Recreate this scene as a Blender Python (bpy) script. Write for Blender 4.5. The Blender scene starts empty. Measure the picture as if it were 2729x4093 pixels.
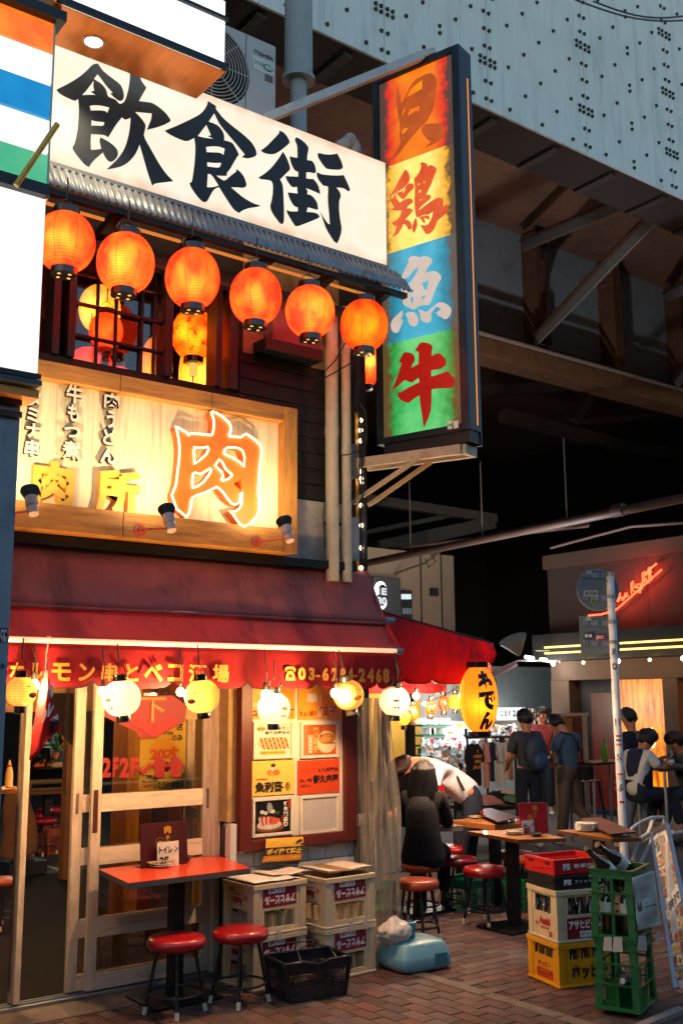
import bpy, bmesh, math, random
from mathutils import Vector, Matrix, noise
random.seed(7)
S = bpy.context.scene
COL = S.collection
PI = math.pi
# ---------------- camera ----------------
FPX, EYE = 4200.0, 1.85
_p, _r, _w = math.atan(754 / FPX), math.radians(.35), math.radians(52.87)
_fx, _fy = math.cos(_w), math.sin(_w)
FWD = Vector((_fx * math.cos(_p), _fy * math.cos(_p), math.sin(_p)))
_r0 = Vector((_fy, -_fx, 0)); _u0 = _r0.cross(FWD)
RGT = _r0 * math.cos(_r) - _u0 * math.sin(_r)
UPV = _r0 * math.sin(_r) + _u0 * math.cos(_r)
CAM = Vector((0, 0, EYE))
cd = bpy.data.cameras.new('camera'); co = bpy.data.objects.new('camera', cd); COL.objects.link(co)
m = Matrix.Identity(4)
for i in range(3):
    m[i][0], m[i][1], m[i][2], m[i][3] = RGT[i], UPV[i], -FWD[i], CAM[i]
co.matrix_world = m
cd.sensor_fit = 'VERTICAL'; cd.sensor_height = 36; cd.sensor_width = 24
cd.lens = 36 * FPX / 4093; cd.clip_end = 500; cd.clip_start = .05
cd.dof.use_dof = True; cd.dof.focus_distance = 7.2; cd.dof.aperture_fstop = 3.6
S.camera = co
# ---------------- world, sun, exposure ----------------
SUN_EL, SUN_ROT = math.radians(15.0), math.radians(20)
wd = bpy.data.worlds.new('World'); S.world = wd; wd.use_nodes = True
nt = wd.node_tree
sky = nt.nodes.new('ShaderNodeTexSky'); sky.sky_type = 'NISHITA'; sky.sun_disc = False
sky.sun_elevation = SUN_EL; sky.sun_rotation = SUN_ROT; sky.ozone_density = 2; sky.dust_density = .3; sky.air_density = 1.2
bg = nt.nodes['Background']; bg.inputs[1].default_value = .15
nt.links.new(sky.outputs[0], bg.inputs[0])
sl = bpy.data.lights.new('sun', 'SUN'); sl.energy = .02; sl.angle = math.radians(20); sl.color = (1, .85, .75)
so = bpy.data.objects.new('sun', sl); COL.objects.link(so)
so.rotation_euler = (math.radians(-75), 0, math.radians(-20)); so.location = (0, -20, 20)
S.view_settings.view_transform = 'Standard'; S.view_settings.look = 'None'
S.view_settings.exposure = .75; S.view_settings.gamma = 1; S.view_settings.use_curve_mapping = False
S.render.engine = 'CYCLES'
cy = S.cycles
cy.use_denoising = True
try: cy.denoiser = 'OPENIMAGEDENOISE'
except Exception: pass
cy.use_adaptive_sampling = True; cy.adaptive_threshold = .02; cy.adaptive_min_samples = 24
cy.time_limit = 900
cy.max_bounces = 8; cy.diffuse_bounces = 4; cy.glossy_bounces = 3; cy.transmission_bounces = 6; cy.transparent_max_bounces = 12
cy.sample_clamp_indirect = 4; cy.caustics_reflective = False; cy.caustics_refractive = False
# ---------------- placing: a line of sight met with a plane of the place ----------------
def on(px, py, x=None, y=None, z=None):
    d = FWD + RGT * ((px - 1364.5) / FPX) - UPV * ((py - 2046.5) / FPX)
    t = (x - CAM.x) / d.x if x is not None else (y - CAM.y) / d.y if y is not None else (z - CAM.z) / d.z
    return CAM + d * t
# ---------------- materials ----------------
MATS = {}
def srgb(c):
    if isinstance(c, str): c = [int(c[i:i + 2], 16) / 255 for i in (0, 2, 4)]
    return tuple(x / 12.92 if x <= .04045 else ((x + .055) / 1.055) ** 2.4 for x in c[:3])
def mat(name, col, rough=.6, metal=0., var=.12, scale=6., bump=0., bscale=60., spec=.5, dirt=None, dirt_amt=.5, dscale=3., rnd=0., stretch=None, coat=0., trans=0., alpha=1., emit=None, estr=0., island=False):
    """a painted / solid surface: base colour with grain and optional second (dirt) colour"""
    if name in MATS: return MATS[name]
    m = bpy.data.materials.new(name); m.use_nodes = True; MATS[name] = m
    N, L = m.node_tree.nodes, m.node_tree.links
    b = N['Principled BSDF']
    c = srgb(col) if isinstance(col, str) else col
    b.inputs['Roughness'].default_value = rough; b.inputs['Metallic'].default_value = metal
    b.inputs['Specular IOR Level'].default_value = spec
    b.inputs['Coat Weight'].default_value = coat
    b.inputs['Transmission Weight'].default_value = trans; b.inputs['Alpha'].default_value = alpha
    tc = N.new('ShaderNodeTexCoord'); mp = N.new('ShaderNodeMapping'); L.new(tc.outputs['Object'], mp.inputs[0])
    if stretch: mp.inputs['Scale'].default_value = stretch
    nz = N.new('ShaderNodeTexNoise'); nz.inputs['Scale'].default_value = scale; nz.inputs['Detail'].default_value = 6; nz.inputs['Roughness'].default_value = .65
    L.new(mp.outputs[0], nz.inputs['Vector'])
    rm = N.new('ShaderNodeMapRange'); rm.inputs[1].default_value = .3; rm.inputs[2].default_value = .7; rm.inputs[3].default_value = 1 - var; rm.inputs[4].default_value = 1 + var
    L.new(nz.outputs[0], rm.inputs[0])
    vm = N.new('ShaderNodeVectorMath'); vm.operation = 'SCALE'; vm.inputs[0].default_value = c[:3]
    L.new(rm.outputs[0], vm.inputs['Scale'])
    out = vm.outputs[0]
    if rnd:
        src = N.new('ShaderNodeNewGeometry').outputs['Random Per Island'] if island else N.new('ShaderNodeObjectInfo').outputs['Random']
        hs = N.new('ShaderNodeHueSaturation')
        r1 = N.new('ShaderNodeMapRange'); r1.inputs[3].default_value = 1 - rnd; r1.inputs[4].default_value = 1 + rnd; L.new(src, r1.inputs[0]); L.new(r1.outputs[0], hs.inputs['Value'])
        wn = N.new('ShaderNodeTexWhiteNoise'); wn.noise_dimensions = '1D'; L.new(src, wn.inputs['W'])
        r2 = N.new('ShaderNodeMapRange'); r2.inputs[3].default_value = .5; r2.inputs[4].default_value = 1.15; L.new(wn.outputs[0], r2.inputs[0]); L.new(r2.outputs[0], hs.inputs['Saturation'])
        L.new(out, hs.inputs['Color']); out = hs.outputs[0]
    if dirt:
        dn = N.new('ShaderNodeTexNoise'); dn.inputs['Scale'].default_value = dscale; dn.inputs['Detail'].default_value = 8; dn.inputs['Roughness'].default_value = .7
        L.new(mp.outputs[0], dn.inputs['Vector'])
        dr = N.new('ShaderNodeMapRange'); dr.inputs[1].default_value = .5; dr.inputs[2].default_value = .72; dr.inputs[4].default_value = dirt_amt; L.new(dn.outputs[0], dr.inputs[0])
        mx = N.new('ShaderNodeMix'); mx.data_type = 'RGBA'; L.new(dr.outputs[0], mx.inputs[0]); L.new(out, mx.inputs[6]); mx.inputs[7].default_value = (*srgb(dirt), 1) if isinstance(dirt, str) else (*dirt, 1)
        out = mx.outputs[2]
    L.new(out, b.inputs['Base Color'])
    if emit:
        b.inputs['Emission Color'].default_value = (*(srgb(emit) if isinstance(emit, str) else emit), 1); b.inputs['Emission Strength'].default_value = estr
    rr = N.new('ShaderNodeMapRange'); rr.inputs[3].default_value = max(0, rough - .08); rr.inputs[4].default_value = min(1, rough + .1); L.new(nz.outputs[0], rr.inputs[0]); L.new(rr.outputs[0], b.inputs['Roughness'])
    if bump:
        bn = N.new('ShaderNodeTexNoise'); bn.inputs['Scale'].default_value = bscale; bn.inputs['Detail'].default_value = 5; L.new(mp.outputs[0], bn.inputs['Vector'])
        bp = N.new('ShaderNodeBump'); bp.inputs['Strength'].default_value = bump; bp.inputs['Distance'].default_value = .01; L.new(bn.outputs[0], bp.inputs['Height']); L.new(bp.outputs[0], b.inputs['Normal'])
    return m
def emat(name, col, strength, col2=None, scale=5., lo=.35, hi=.65, stretch=None):
    """something that gives off light: lamp, lit sign face, lit window"""
    if name in MATS: return MATS[name]
    m = bpy.data.materials.new(name); m.use_nodes = True; MATS[name] = m
    N, L = m.node_tree.nodes, m.node_tree.links
    b = N['Principled BSDF']; c = srgb(col) if isinstance(col, str) else col
    b.inputs['Base Color'].default_value = (*[min(.8, x * .12) for x in c], 1); b.inputs['Roughness'].default_value = .35
    b.inputs['Emission Strength'].default_value = strength * .6; b.inputs['Emission Color'].default_value = (*c, 1)
    if col2:
        tc = N.new('ShaderNodeTexCoord'); mp = N.new('ShaderNodeMapping'); L.new(tc.outputs['Object'], mp.inputs[0])
        if stretch: mp.inputs['Scale'].default_value = stretch
        nz = N.new('ShaderNodeTexNoise'); nz.inputs['Scale'].default_value = scale; nz.inputs['Detail'].default_value = 5; L.new(mp.outputs[0], nz.inputs['Vector'])
        rm = N.new('ShaderNodeMapRange'); rm.inputs[1].default_value = lo; rm.inputs[2].default_value = hi; L.new(nz.outputs[0], rm.inputs[0])
        mx = N.new('ShaderNodeMix'); mx.data_type = 'RGBA'; L.new(rm.outputs[0], mx.inputs[0]); mx.inputs[6].default_value = (*c, 1); mx.inputs[7].default_value = (*(srgb(col2) if isinstance(col2, str) else col2), 1)
        L.new(mx.outputs[2], b.inputs['Emission Color'])
    return m
def glassmat(name, tint=(.9, .9, .9), rough=.02, mixg=.12):
    if name in MATS: return MATS[name]
    m = bpy.data.materials.new(name); m.use_nodes = True; MATS[name] = m
    N, L = m.node_tree.nodes, m.node_tree.links
    N.remove(N['Principled BSDF'])
    t = N.new('ShaderNodeBsdfTransparent'); t.inputs[0].default_value = (*tint, 1)
    gl = N.new('ShaderNodeBsdfGlossy'); gl.inputs['Roughness'].default_value = rough
    fr = N.new('ShaderNodeFresnel'); fr.inputs[0].default_value = 1.5
    ad = N.new('ShaderNodeMath'); ad.operation = 'ADD'; ad.inputs[1].default_value = mixg; L.new(fr.outputs[0], ad.inputs[0]); ad.use_clamp = True
    mx = N.new('ShaderNodeMixShader'); L.new(ad.outputs[0], mx.inputs[0]); L.new(t.outputs[0], mx.inputs[1]); L.new(gl.outputs[0], mx.inputs[2])
    L.new(mx.outputs[0], N['Material Output'].inputs[0])
    return m
def papermat(name, col, col2, lum=.6, emis=.0, ribs=60., mottled=0., mcol=(.05, .005, .0)):
    """lantern paper: lets the lamp inside shine through, thin ribs and a mottled stain"""
    if name in MATS: return MATS[name]
    m = bpy.data.materials.new(name); m.use_nodes = True; MATS[name] = m
    N, L = m.node_tree.nodes, m.node_tree.links
    N.remove(N['Principled BSDF'])
    tc = N.new('ShaderNodeTexCoord')
    nz = N.new('ShaderNodeTexNoise'); nz.inputs['Scale'].default_value = 7; nz.inputs['Detail'].default_value = 8; nz.noise_dimensions = '4D'; oi = N.new('ShaderNodeObjectInfo'); mw = N.new('ShaderNodeMath'); mw.operation = 'MULTIPLY'; mw.inputs[1].default_value = 50; L.new(oi.outputs['Random'], mw.inputs[0]); L.new(mw.outputs[0], nz.inputs['W'])
    mp = N.new('ShaderNodeMapping'); mp.inputs['Scale'].default_value = (1.2, 1.2, .8); L.new(tc.outputs['Object'], mp.inputs[0]); L.new(mp.outputs[0], nz.inputs['Vector'])
    rm = N.new('ShaderNodeMapRange'); rm.inputs[1].default_value = .35; rm.inputs[2].default_value = .65; L.new(nz.outputs[0], rm.inputs[0])
    mx = N.new('ShaderNodeMix'); mx.data_type = 'RGBA'; L.new(rm.outputs[0], mx.inputs[0]); mx.inputs[6].default_value = (*srgb(col), 1); mx.inputs[7].default_value = (*srgb(col2), 1)
    # paper seams every 1/8 turn and wire ribs along z
    sp = N.new('ShaderNodeSeparateXYZ'); L.new(tc.outputs['Object'], sp.inputs[0])
    at = N.new('ShaderNodeMath'); at.operation = 'ARCTAN2'; L.new(sp.outputs[1], at.inputs[0]); L.new(sp.outputs[0], at.inputs[1])
    ml = N.new('ShaderNodeMath'); ml.operation = 'MULTIPLY'; ml.inputs[1].default_value = 8 / (2 * PI); L.new(at.outputs[0], ml.inputs[0])
    fr = N.new('ShaderNodeMath'); fr.operation = 'FRACT'; L.new(ml.outputs[0], fr.inputs[0])
    lt = N.new('ShaderNodeMath'); lt.operation = 'LESS_THAN'; lt.inputs[1].default_value = .045; L.new(fr.outputs[0], lt.inputs[0])
    rz = N.new('ShaderNodeMath'); rz.operation = 'MULTIPLY'; rz.inputs[1].default_value = ribs; L.new(sp.outputs[2], rz.inputs[0])
    rf = N.new('ShaderNodeMath'); rf.operation = 'FRACT'; L.new(rz.outputs[0], rf.inputs[0])
    rl = N.new('ShaderNodeMath'); rl.operation = 'LESS_THAN'; rl.inputs[1].default_value = .16; L.new(rf.outputs[0], rl.inputs[0])
    mxx = N.new('ShaderNodeMath'); mxx.operation = 'MAXIMUM'; L.new(lt.outputs[0], mxx.inputs[0]); L.new(rl.outputs[0], mxx.inputs[1])
    sc = N.new('ShaderNodeMapRange'); sc.inputs[3].default_value = 1; sc.inputs[4].default_value = .5; L.new(mxx.outputs[0], sc.inputs[0])
    v = N.new('ShaderNodeVectorMath'); v.operation = 'SCALE'; L.new(mx.outputs[2], v.inputs[0]); L.new(sc.outputs[0], v.inputs['Scale'])
    out = v.outputs[0]
    if mottled:
        n2 = N.new('ShaderNodeTexNoise'); n2.inputs['Scale'].default_value = 14; n2.inputs['Detail'].default_value = 8; n2.inputs['Roughness'].default_value = .75; L.new(tc.outputs['Object'], n2.inputs['Vector'])
        r2 = N.new('ShaderNodeMapRange'); r2.inputs[1].default_value = .52; r2.inputs[2].default_value = .6; r2.inputs[4].default_value = mottled; L.new(n2.outputs[0], r2.inputs[0])
        m2 = N.new('ShaderNodeMix'); m2.data_type = 'RGBA'; L.new(r2.outputs[0], m2.inputs[0]); L.new(out, m2.inputs[6]); m2.inputs[7].default_value = (*mcol, 1); out = m2.outputs[2]
    df = N.new('ShaderNodeBsdfDiffuse'); L.new(out, df.inputs[0])
    tl = N.new('ShaderNodeBsdfTranslucent'); L.new(out, tl.inputs[0])
    ms = N.new('ShaderNodeMixShader'); ms.inputs[0].default_value = lum; L.new(df.outputs[0], ms.inputs[1]); L.new(tl.outputs[0], ms.inputs[2])
    fin = ms
    if emis:
        em = N.new('ShaderNodeEmission'); em.inputs[1].default_value = emis; L.new(out, em.inputs[0])
        ad = N.new('ShaderNodeAddShader'); L.new(ms.outputs[0], ad.inputs[0]); L.new(em.outputs[0], ad.inputs[1]); fin = ad
    L.new(fin.outputs[0], N['Material Output'].inputs[0])
    return m
# ---------------- objects ----------------
W = {}     # own record of world matrices
def wm(o): return W.get(o.name, Matrix.Identity(4))
def setw(o, parent, local):
    o.parent = parent; o.matrix_local = local
    W[o.name] = (wm(parent) if parent else Matrix.Identity(4)) @ local
def tag(o, label=None, cat=None, group=None, kind=None):
    if label: o['label'] = label
    if cat: o['category'] = cat
    if group: o['group'] = group
    if kind: o['kind'] = kind
    return o
def thing(name, label, cat, loc=(0, 0, 0), rotz=0, group=None):
    o = bpy.data.objects.new(name, None); COL.objects.link(o); o.empty_display_size = .1
    setw(o, None, Matrix.Translation(Vector(loc)) @ Matrix.Rotation(rotz, 4, 'Z'))
    return tag(o, label, cat, group)
def link(name, me, mt, parent=None, M=None):
    """me is in the parent's space unless M says where its own space stands in it"""
    o = bpy.data.objects.new(name, me); COL.objects.link(o)
    if mt is not None and not me.materials:
        for x in (mt if isinstance(mt, (list, tuple)) else [mt]): me.materials.append(x)
    setw(o, parent, M or Matrix.Identity(4))
    return o
class MB:
    def __init__(s): s.v = []; s.f = []; s.mi = []; s.cur = 0
    def add(s, vs, fs):
        n = len(s.v); s.v += [Vector(v) for v in vs]; s.f += [[i + n for i in f] for f in fs]; s.mi += [s.cur] * len(fs); return s
    def box(s, a, b, M=None):
        x0, y0, z0 = a; x1, y1, z1 = b
        vs = [Vector(p) for p in ((x0, y0, z0), (x1, y0, z0), (x1, y1, z0), (x0, y1, z0), (x0, y0, z1), (x1, y0, z1), (x1, y1, z1), (x0, y1, z1))]
        if M: vs = [M @ v for v in vs]
        return s.add(vs, [(0, 3, 2, 1), (4, 5, 6, 7), (0, 1, 5, 4), (1, 2, 6, 5), (2, 3, 7, 6), (3, 0, 4, 7)])
    def beam(s, p, q, w, h, up=(0, 0, 1)):
        p, q = Vector(p), Vector(q); d = (q - p).normalized(); u = Vector(up)
        a = d.cross(u)
        if a.length < 1e-4: a = d.cross(Vector((1, 0, 0)))
        a.normalize(); b = a.cross(d)
        vs = [o + a * (i * w / 2) + b * (j * h / 2) for o in (p, q) for i, j in ((-1, -1), (1, -1), (1, 1), (-1, 1))]
        return s.add(vs, [(0, 1, 2, 3), (7, 6, 5, 4), (0, 4, 5, 1), (1, 5, 6, 2), (2, 6, 7, 3), (3, 7, 4, 0)])
    def cyl(s, p, q, r, r2=None, n=12, cap=True):
        p, q = Vector(p), Vector(q); r2 = r if r2 is None else r2
        d = (q - p).normalized(); a = d.orthogonal().normalized(); b = d.cross(a)
        vs = [o + (a * math.cos(2 * PI * i / n) + b * math.sin(2 * PI * i / n)) * rr for o, rr in ((p, r), (q, r2)) for i in range(n)]
        fs = [(i, (i + 1) % n, n + (i + 1) % n, n + i) for i in range(n)]
        if cap: fs += [tuple(range(n))[::-1], tuple(range(n, 2 * n))]
        return s.add(vs, fs)
    def tube(s, pts, r, n=8, closed=False):
        pts = [Vector(p) for p in pts]; k = len(pts); rings = []
        prev = None
        for i, p in enumerate(pts):
            a = pts[(i - 1) % k] if (closed or i) else p; b = pts[(i + 1) % k] if (closed or i < k - 1) else p
            d = (b - a).normalized()
            if prev is None: u = d.orthogonal().normalized()
            else:
                u = prev - d * prev.dot(d); u = u.normalized() if u.length > 1e-5 else d.orthogonal().normalized()
            prev = u; w = d.cross(u); rr = r[i] if isinstance(r, (list, tuple)) else r
            rings.append([p + (u * math.cos(2 * PI * j / n) + w * math.sin(2 * PI * j / n)) * rr for j in range(n)])
        fs = []
        for i in range(k if closed else k - 1):
            for j in range(n):
                fs.append((i * n + j, i * n + (j + 1) % n, ((i + 1) % k) * n + (j + 1) % n, ((i + 1) % k) * n + j))
        if not closed: fs += [tuple(range(n))[::-1], tuple(range((k - 1) * n, k * n))]
        return s.add([v for g in rings for v in g], fs)
    def lathe(s, prof, c=(0, 0, 0), n=20, M=None):
        c = Vector(c); vs = []
        for r, z in prof:
            for j in range(n):
                v = Vector((r * math.cos(2 * PI * j / n), r * math.sin(2 * PI * j / n), z))
                vs.append((M @ v if M else v) + c)
        fs = []
        for i in range(len(prof) - 1):
            for j in range(n): fs.append((i * n + j, i * n + (j + 1) % n, (i + 1) * n + (j + 1) % n, (i + 1) * n + j))
        if prof[0][0] > 1e-4: fs.append(tuple(range(n))[::-1])
        if prof[-1][0] > 1e-4: fs.append(tuple(range((len(prof) - 1) * n, len(prof) * n)))
        return s.add(vs, fs)
    def prism(s, pts, off):
        pts = [Vector(p) for p in pts]; off = Vector(off); n = len(pts)
        return s.add(pts + [p + off for p in pts], [tuple(range(n))[::-1], tuple(range(n, 2 * n))] + [(i, (i + 1) % n, n + (i + 1) % n, n + i) for i in range(n)])
    def sphere(s, c, r, n=14, m=9, sc=(1, 1, 1)):
        c = Vector(c); prof = [(r * math.sin(PI * i / m), -r * math.cos(PI * i / m)) for i in range(m + 1)]
        prof[0] = (1e-5, -r); prof[-1] = (1e-5, r)
        M = Matrix.Diagonal((*sc, 1)); return s.lathe(prof, c, n, M)
    def grid(s, P, nu, nv, thick=None):
        vs = [P(i / nu, j / nv) for j in range(nv + 1) for i in range(nu + 1)]
        fs = [(j * (nu + 1) + i, j * (nu + 1) + i + 1, (j + 1) * (nu + 1) + i + 1, (j + 1) * (nu + 1) + i) for j in range(nv) for i in range(nu)]
        return s.add(vs, fs)
    def mesh(s, name):
        me = bpy.data.meshes.new(name); me.from_pydata([tuple(v) for v in s.v], [], s.f)
        me.polygons.foreach_set('material_index', s.mi)
        bm = bmesh.new(); bm.from_mesh(me); bmesh.ops.recalc_face_normals(bm, faces=bm.faces); bm.to_mesh(me); bm.free()
        return me
    def build(s, name, mt, parent=None, smooth=False, bevel=0., solid=0., world=True, subd=0, kind=None):
        """world: coordinates are those of the place; otherwise the parent's own"""
        vs = s.v; M = None
        if parent is None and world:
            xs, ys, zs = zip(*[tuple(v) for v in vs]); o = Vector(((min(xs) + max(xs)) / 2, (min(ys) + max(ys)) / 2, min(zs)))
            M = Matrix.Translation(o); s.v = [v - o for v in vs]
        elif parent is not None and world:
            inv = wm(parent).inverted(); s.v = [inv @ v for v in vs]
        me = s.mesh(name)
        if bevel or solid or subd:
            tmp = bpy.data.objects.new('tmp', me); COL.objects.link(tmp)
            if solid: md = tmp.modifiers.new('s', 'SOLIDIFY'); md.thickness = solid; md.offset = 0
            if bevel: md = tmp.modifiers.new('b', 'BEVEL'); md.width = bevel; md.segments = 2; md.limit_method = 'ANGLE'; md.angle_limit = .6
            if subd: md = tmp.modifiers.new('d', 'SUBSURF'); md.levels = subd
            dg = bpy.context.evaluated_depsgraph_get(); me2 = bpy.data.meshes.new_from_object(tmp.evaluated_get(dg)); me2.materials.clear()
            bpy.data.objects.remove(tmp); me = me2; me.name = name
        if smooth:
            me.polygons.foreach_set('use_smooth', [True] * len(me.polygons))
            if smooth != 'all':
                try: me.set_sharp_from_angle(angle=.7)
                except Exception: pass
        o = link(name, me, mt, parent, M)
        if kind: o['kind'] = kind
        return o
def kids(o): return [c for c in COL.objects if c.parent == o]
def copy_tree(o, parent=None, kidmap=None):
    if kidmap is None:
        kidmap = {}
        for c in COL.objects:
            if c.parent: kidmap.setdefault(c.parent.name, []).append(c)
    c = o.copy(); COL.objects.link(c); c.parent = parent
    W[c.name] = (wm(parent) if parent else Matrix.Identity(4)) @ o.matrix_local
    for ch in kidmap.get(o.name, []): copy_tree(ch, c, kidmap)
    return c
def dup(root, loc, rotz=0, label=None, sc=None, group=None, M=None):
    c = copy_tree(root)
    L = M or (Matrix.Translation(Vector(loc)) @ Matrix.Rotation(rotz, 4, 'Z'))
    if sc: L = L @ Matrix.Scale(sc, 4)
    c.matrix_local = L; W[c.name] = L
    if label: c['label'] = label
    if group: c['group'] = group
    return c
def place(o, loc, rotz=0, M=None):
    L = M or (Matrix.Translation(Vector(loc)) @ Matrix.Rotation(rotz, 4, 'Z')); o.matrix_local = L; W[o.name] = L; return o
# ---------------- lettering ----------------
_txt = {}
def glyphs(body, bold=.0, lsp=1., shear=0.):
    k = (body, bold, lsp, shear)
    if k not in _txt:
        c = bpy.data.curves.new('t', 'FONT'); c.body = body; c.offset = bold; c.resolution_u = 3; c.space_character = lsp; c.shear = shear; c.space_line = .95
        o = bpy.data.objects.new('t', c); COL.objects.link(o)
        dg = bpy.context.evaluated_depsgraph_get(); me = bpy.data.meshes.new_from_object(o.evaluated_get(dg))
        vs = [v.co.copy() for v in me.vertices]; fs = [tuple(p.vertices) for p in me.polygons]
        bpy.data.objects.remove(o); bpy.data.meshes.remove(me)
        xs = [v.x for v in vs] or [0, 1]; ys = [v.y for v in vs] or [0, 1]
        x0, x1, y0, y1 = min(xs), max(xs), min(ys), max(ys)
        _txt[k] = ([((v.x - x0) / (x1 - x0 or 1), (v.y - y0) / (y1 - y0 or 1)) for v in vs], fs)
    return _txt[k]
def txt(body, O, U, V, mt, parent=None, name='lettering', bold=0., thick=0., lift=.002, shear=0., n=None):
    """print the words so that their box is the parallelogram O, O+U, O+V"""
    O, U, V = Vector(O), Vector(U), Vector(V); uv, fs = glyphs(body, bold, shear=shear)
    nn = (U.cross(V)).normalized() if n is None else Vector(n)
    if nn.dot(CAM - O) < 0: nn = -nn
    b = MB()
    if thick:
        k = len(uv); b.add([O + U * u + V * v + nn * lift for u, v in uv] + [O + U * u + V * v + nn * (lift + thick) for u, v in uv],
              [tuple(i + k for i in f) for f in fs])
        ed = {}
        for f in fs:
            for i in range(len(f)):
                e = (f[i], f[(i + 1) % len(f)]); ed[e] = 1
        b.f += [[a, c, c + k, a + k] for (a, c) in ed if (c, a) not in ed]; b.mi += [0] * (len(b.f) - len(b.mi))
    else: b.add([O + U * u + V * v + nn * lift for u, v in uv], fs)
    vs = b.v; M = None
    if parent is not None: inv = wm(parent).inverted(); b.v = [inv @ v for v in vs]
    me = bpy.data.meshes.new(name); me.from_pydata([tuple(v) for v in b.v], [], b.f)
    return link(name, me, mt, parent)
def trace(polys, to3, mt, parent, name, thick=.0, lift=.004, bev=0.):
    """filled brush strokes given as outlines on a sign's own plane; inner outlines are holes"""
    P = [[to3(x, y) for x, y in p] for p in polys]
    O = P[0][0]; U = (to3(polys[0][0][0] + 100, polys[0][0][1]) - O).normalized(); q = to3(polys[0][0][0], polys[0][0][1] - 100) - O
    n = U.cross(q).normalized()
    if n.dot(CAM - O) < 0: n = -n
    Vv = n.cross(U)
    c = bpy.data.curves.new('t', 'CURVE'); c.dimensions = '2D'; c.fill_mode = 'BOTH'; c.extrude = thick / 2; c.bevel_depth = bev; c.bevel_resolution = 1
    for p in P:
        pts = [((v - O).dot(U), (v - O).dot(Vv)) for v in p]; k = len(pts)
        # soften the outline
        out = []
        for i in range(k):
            a, b_, c_ = Vector(pts[i - 1]), Vector(pts[i]), Vector(pts[(i + 1) % k])
            d1, d2 = b_ - a, c_ - b_
            if d1.length and d2.length and d1.normalized().dot(d2.normalized()) > .35: out += [b_ - d1 * .22, b_ + d2 * .22]
            else: out.append(b_)
        s = c.splines.new('POLY'); s.points.add(len(out) - 1); s.use_cyclic_u = True
        for i, v in enumerate(out): s.points[i].co = (v.x, v.y, 0, 1)
    o = bpy.data.objects.new('t', c); COL.objects.link(o)
    dg = bpy.context.evaluated_depsgraph_get(); me = bpy.data.meshes.new_from_object(o.evaluated_get(dg)); bpy.data.objects.remove(o)
    M = Matrix.Identity(4)
    for i in range(3): M[i][0], M[i][1], M[i][2] = U[i], Vv[i], n[i]
    M.translation = O + n * (lift + thick / 2 + bev)
    me.materials.clear()
    if parent is not None: M = wm(parent).inverted() @ M
    return link(name, me, mt, parent, M)
def lamp(parent, loc, power, color, r=.03, name='bulb_light'):
    l = bpy.data.lights.new(name, 'POINT'); l.energy = power; l.color = color; l.shadow_soft_size = r
    o = bpy.data.objects.new(name, l); COL.objects.link(o)
    setw(o, parent, (wm(parent).inverted() if parent else Matrix.Identity(4)) @ Matrix.Translation(Vector(loc))); return o
X3, Y3, Z3 = Vector((1, 0, 0)), Vector((0, 1, 0)), Vector((0, 0, 1))
# =============== materials used widely ===============
BRICK = mat('brick', '5c3a30', rough=.75, var=.3, scale=30, bump=.4, bscale=120, rnd=.45, dirt='241c1a', dirt_amt=.8, dscale=5)
BRICKI = mat('brick_far', '5c3a30', rough=.75, var=.3, scale=30, bump=.4, bscale=120, rnd=.45, dirt='2a2220', dirt_amt=.6, dscale=9, island=True)
MORTAR = mat('mortar', '4a3c34', rough=.95, var=.2, scale=40)
ASPH = mat('asphalt', (.05, .05, .052), rough=.8, var=.3, scale=20, bump=.5, bscale=300)
CONC = mat('concrete', '75695c', rough=.9, var=.2, scale=12, dirt='3a332e', dscale=5, bump=.2)
WOODD = mat('dark_wood', '20160f', rough=.7, var=.35, scale=5, stretch=(8, 8, 1), bump=.2)
BROWN = mat('brown_paint', '80583e', rough=.7, var=.15, scale=4, dirt='3a2418', dscale=3)
BLACKM = mat('black_metal', (.012, .012, .013), rough=.4, metal=.3)
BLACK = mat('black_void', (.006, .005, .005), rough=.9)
STEEL = mat('girder_paint', 'c6cece', rough=.55, var=.05, scale=3, dirt='7c8a90', dirt_amt=.55, dscale=1.6, stretch=(2.2, 2.2, .35))
WEB = mat('web_paint', 'b4c6ce', rough=.6, var=.1, scale=2, dirt='5c6468', dscale=2)
GREYM = mat('grey_metal', '8b8f92', rough=.45, metal=.2, var=.08)
CREAM = mat('cream_pipe', 'cfc2a2', rough=.5, var=.1, scale=8, dirt='8a7a5a', dscale=6, dirt_amt=.4)
WHITEP = mat('white_paint', 'd8d4cc', rough=.5, var=.06)
STUCCO = mat('ochre_stucco', 'a88a5c', rough=.95, var=.2, scale=15, bump=.9, bscale=140, dirt='6a5030', dscale=5)
STUCCOW = mat('white_stucco', 'b8b2a8', rough=.95, var=.15, scale=12, bump=.9, bscale=120, dirt='6a6460', dscale=5)
TILE = mat('white_tile', 'ccc6bd', rough=.3, var=.05, rnd=.06, dirt='8a8178', dirt_amt=.5, dscale=12)
INK = mat('black_ink', (.01, .01, .012), rough=.6, var=0)
REDINK = mat('red_ink', 'b3201c', rough=.6, var=0)
GOLD = mat('gold_ink', 'd8a040', rough=.5, var=0)
WHITEINK = mat('white_ink', 'eae6de', rough=.6, var=0)
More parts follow.
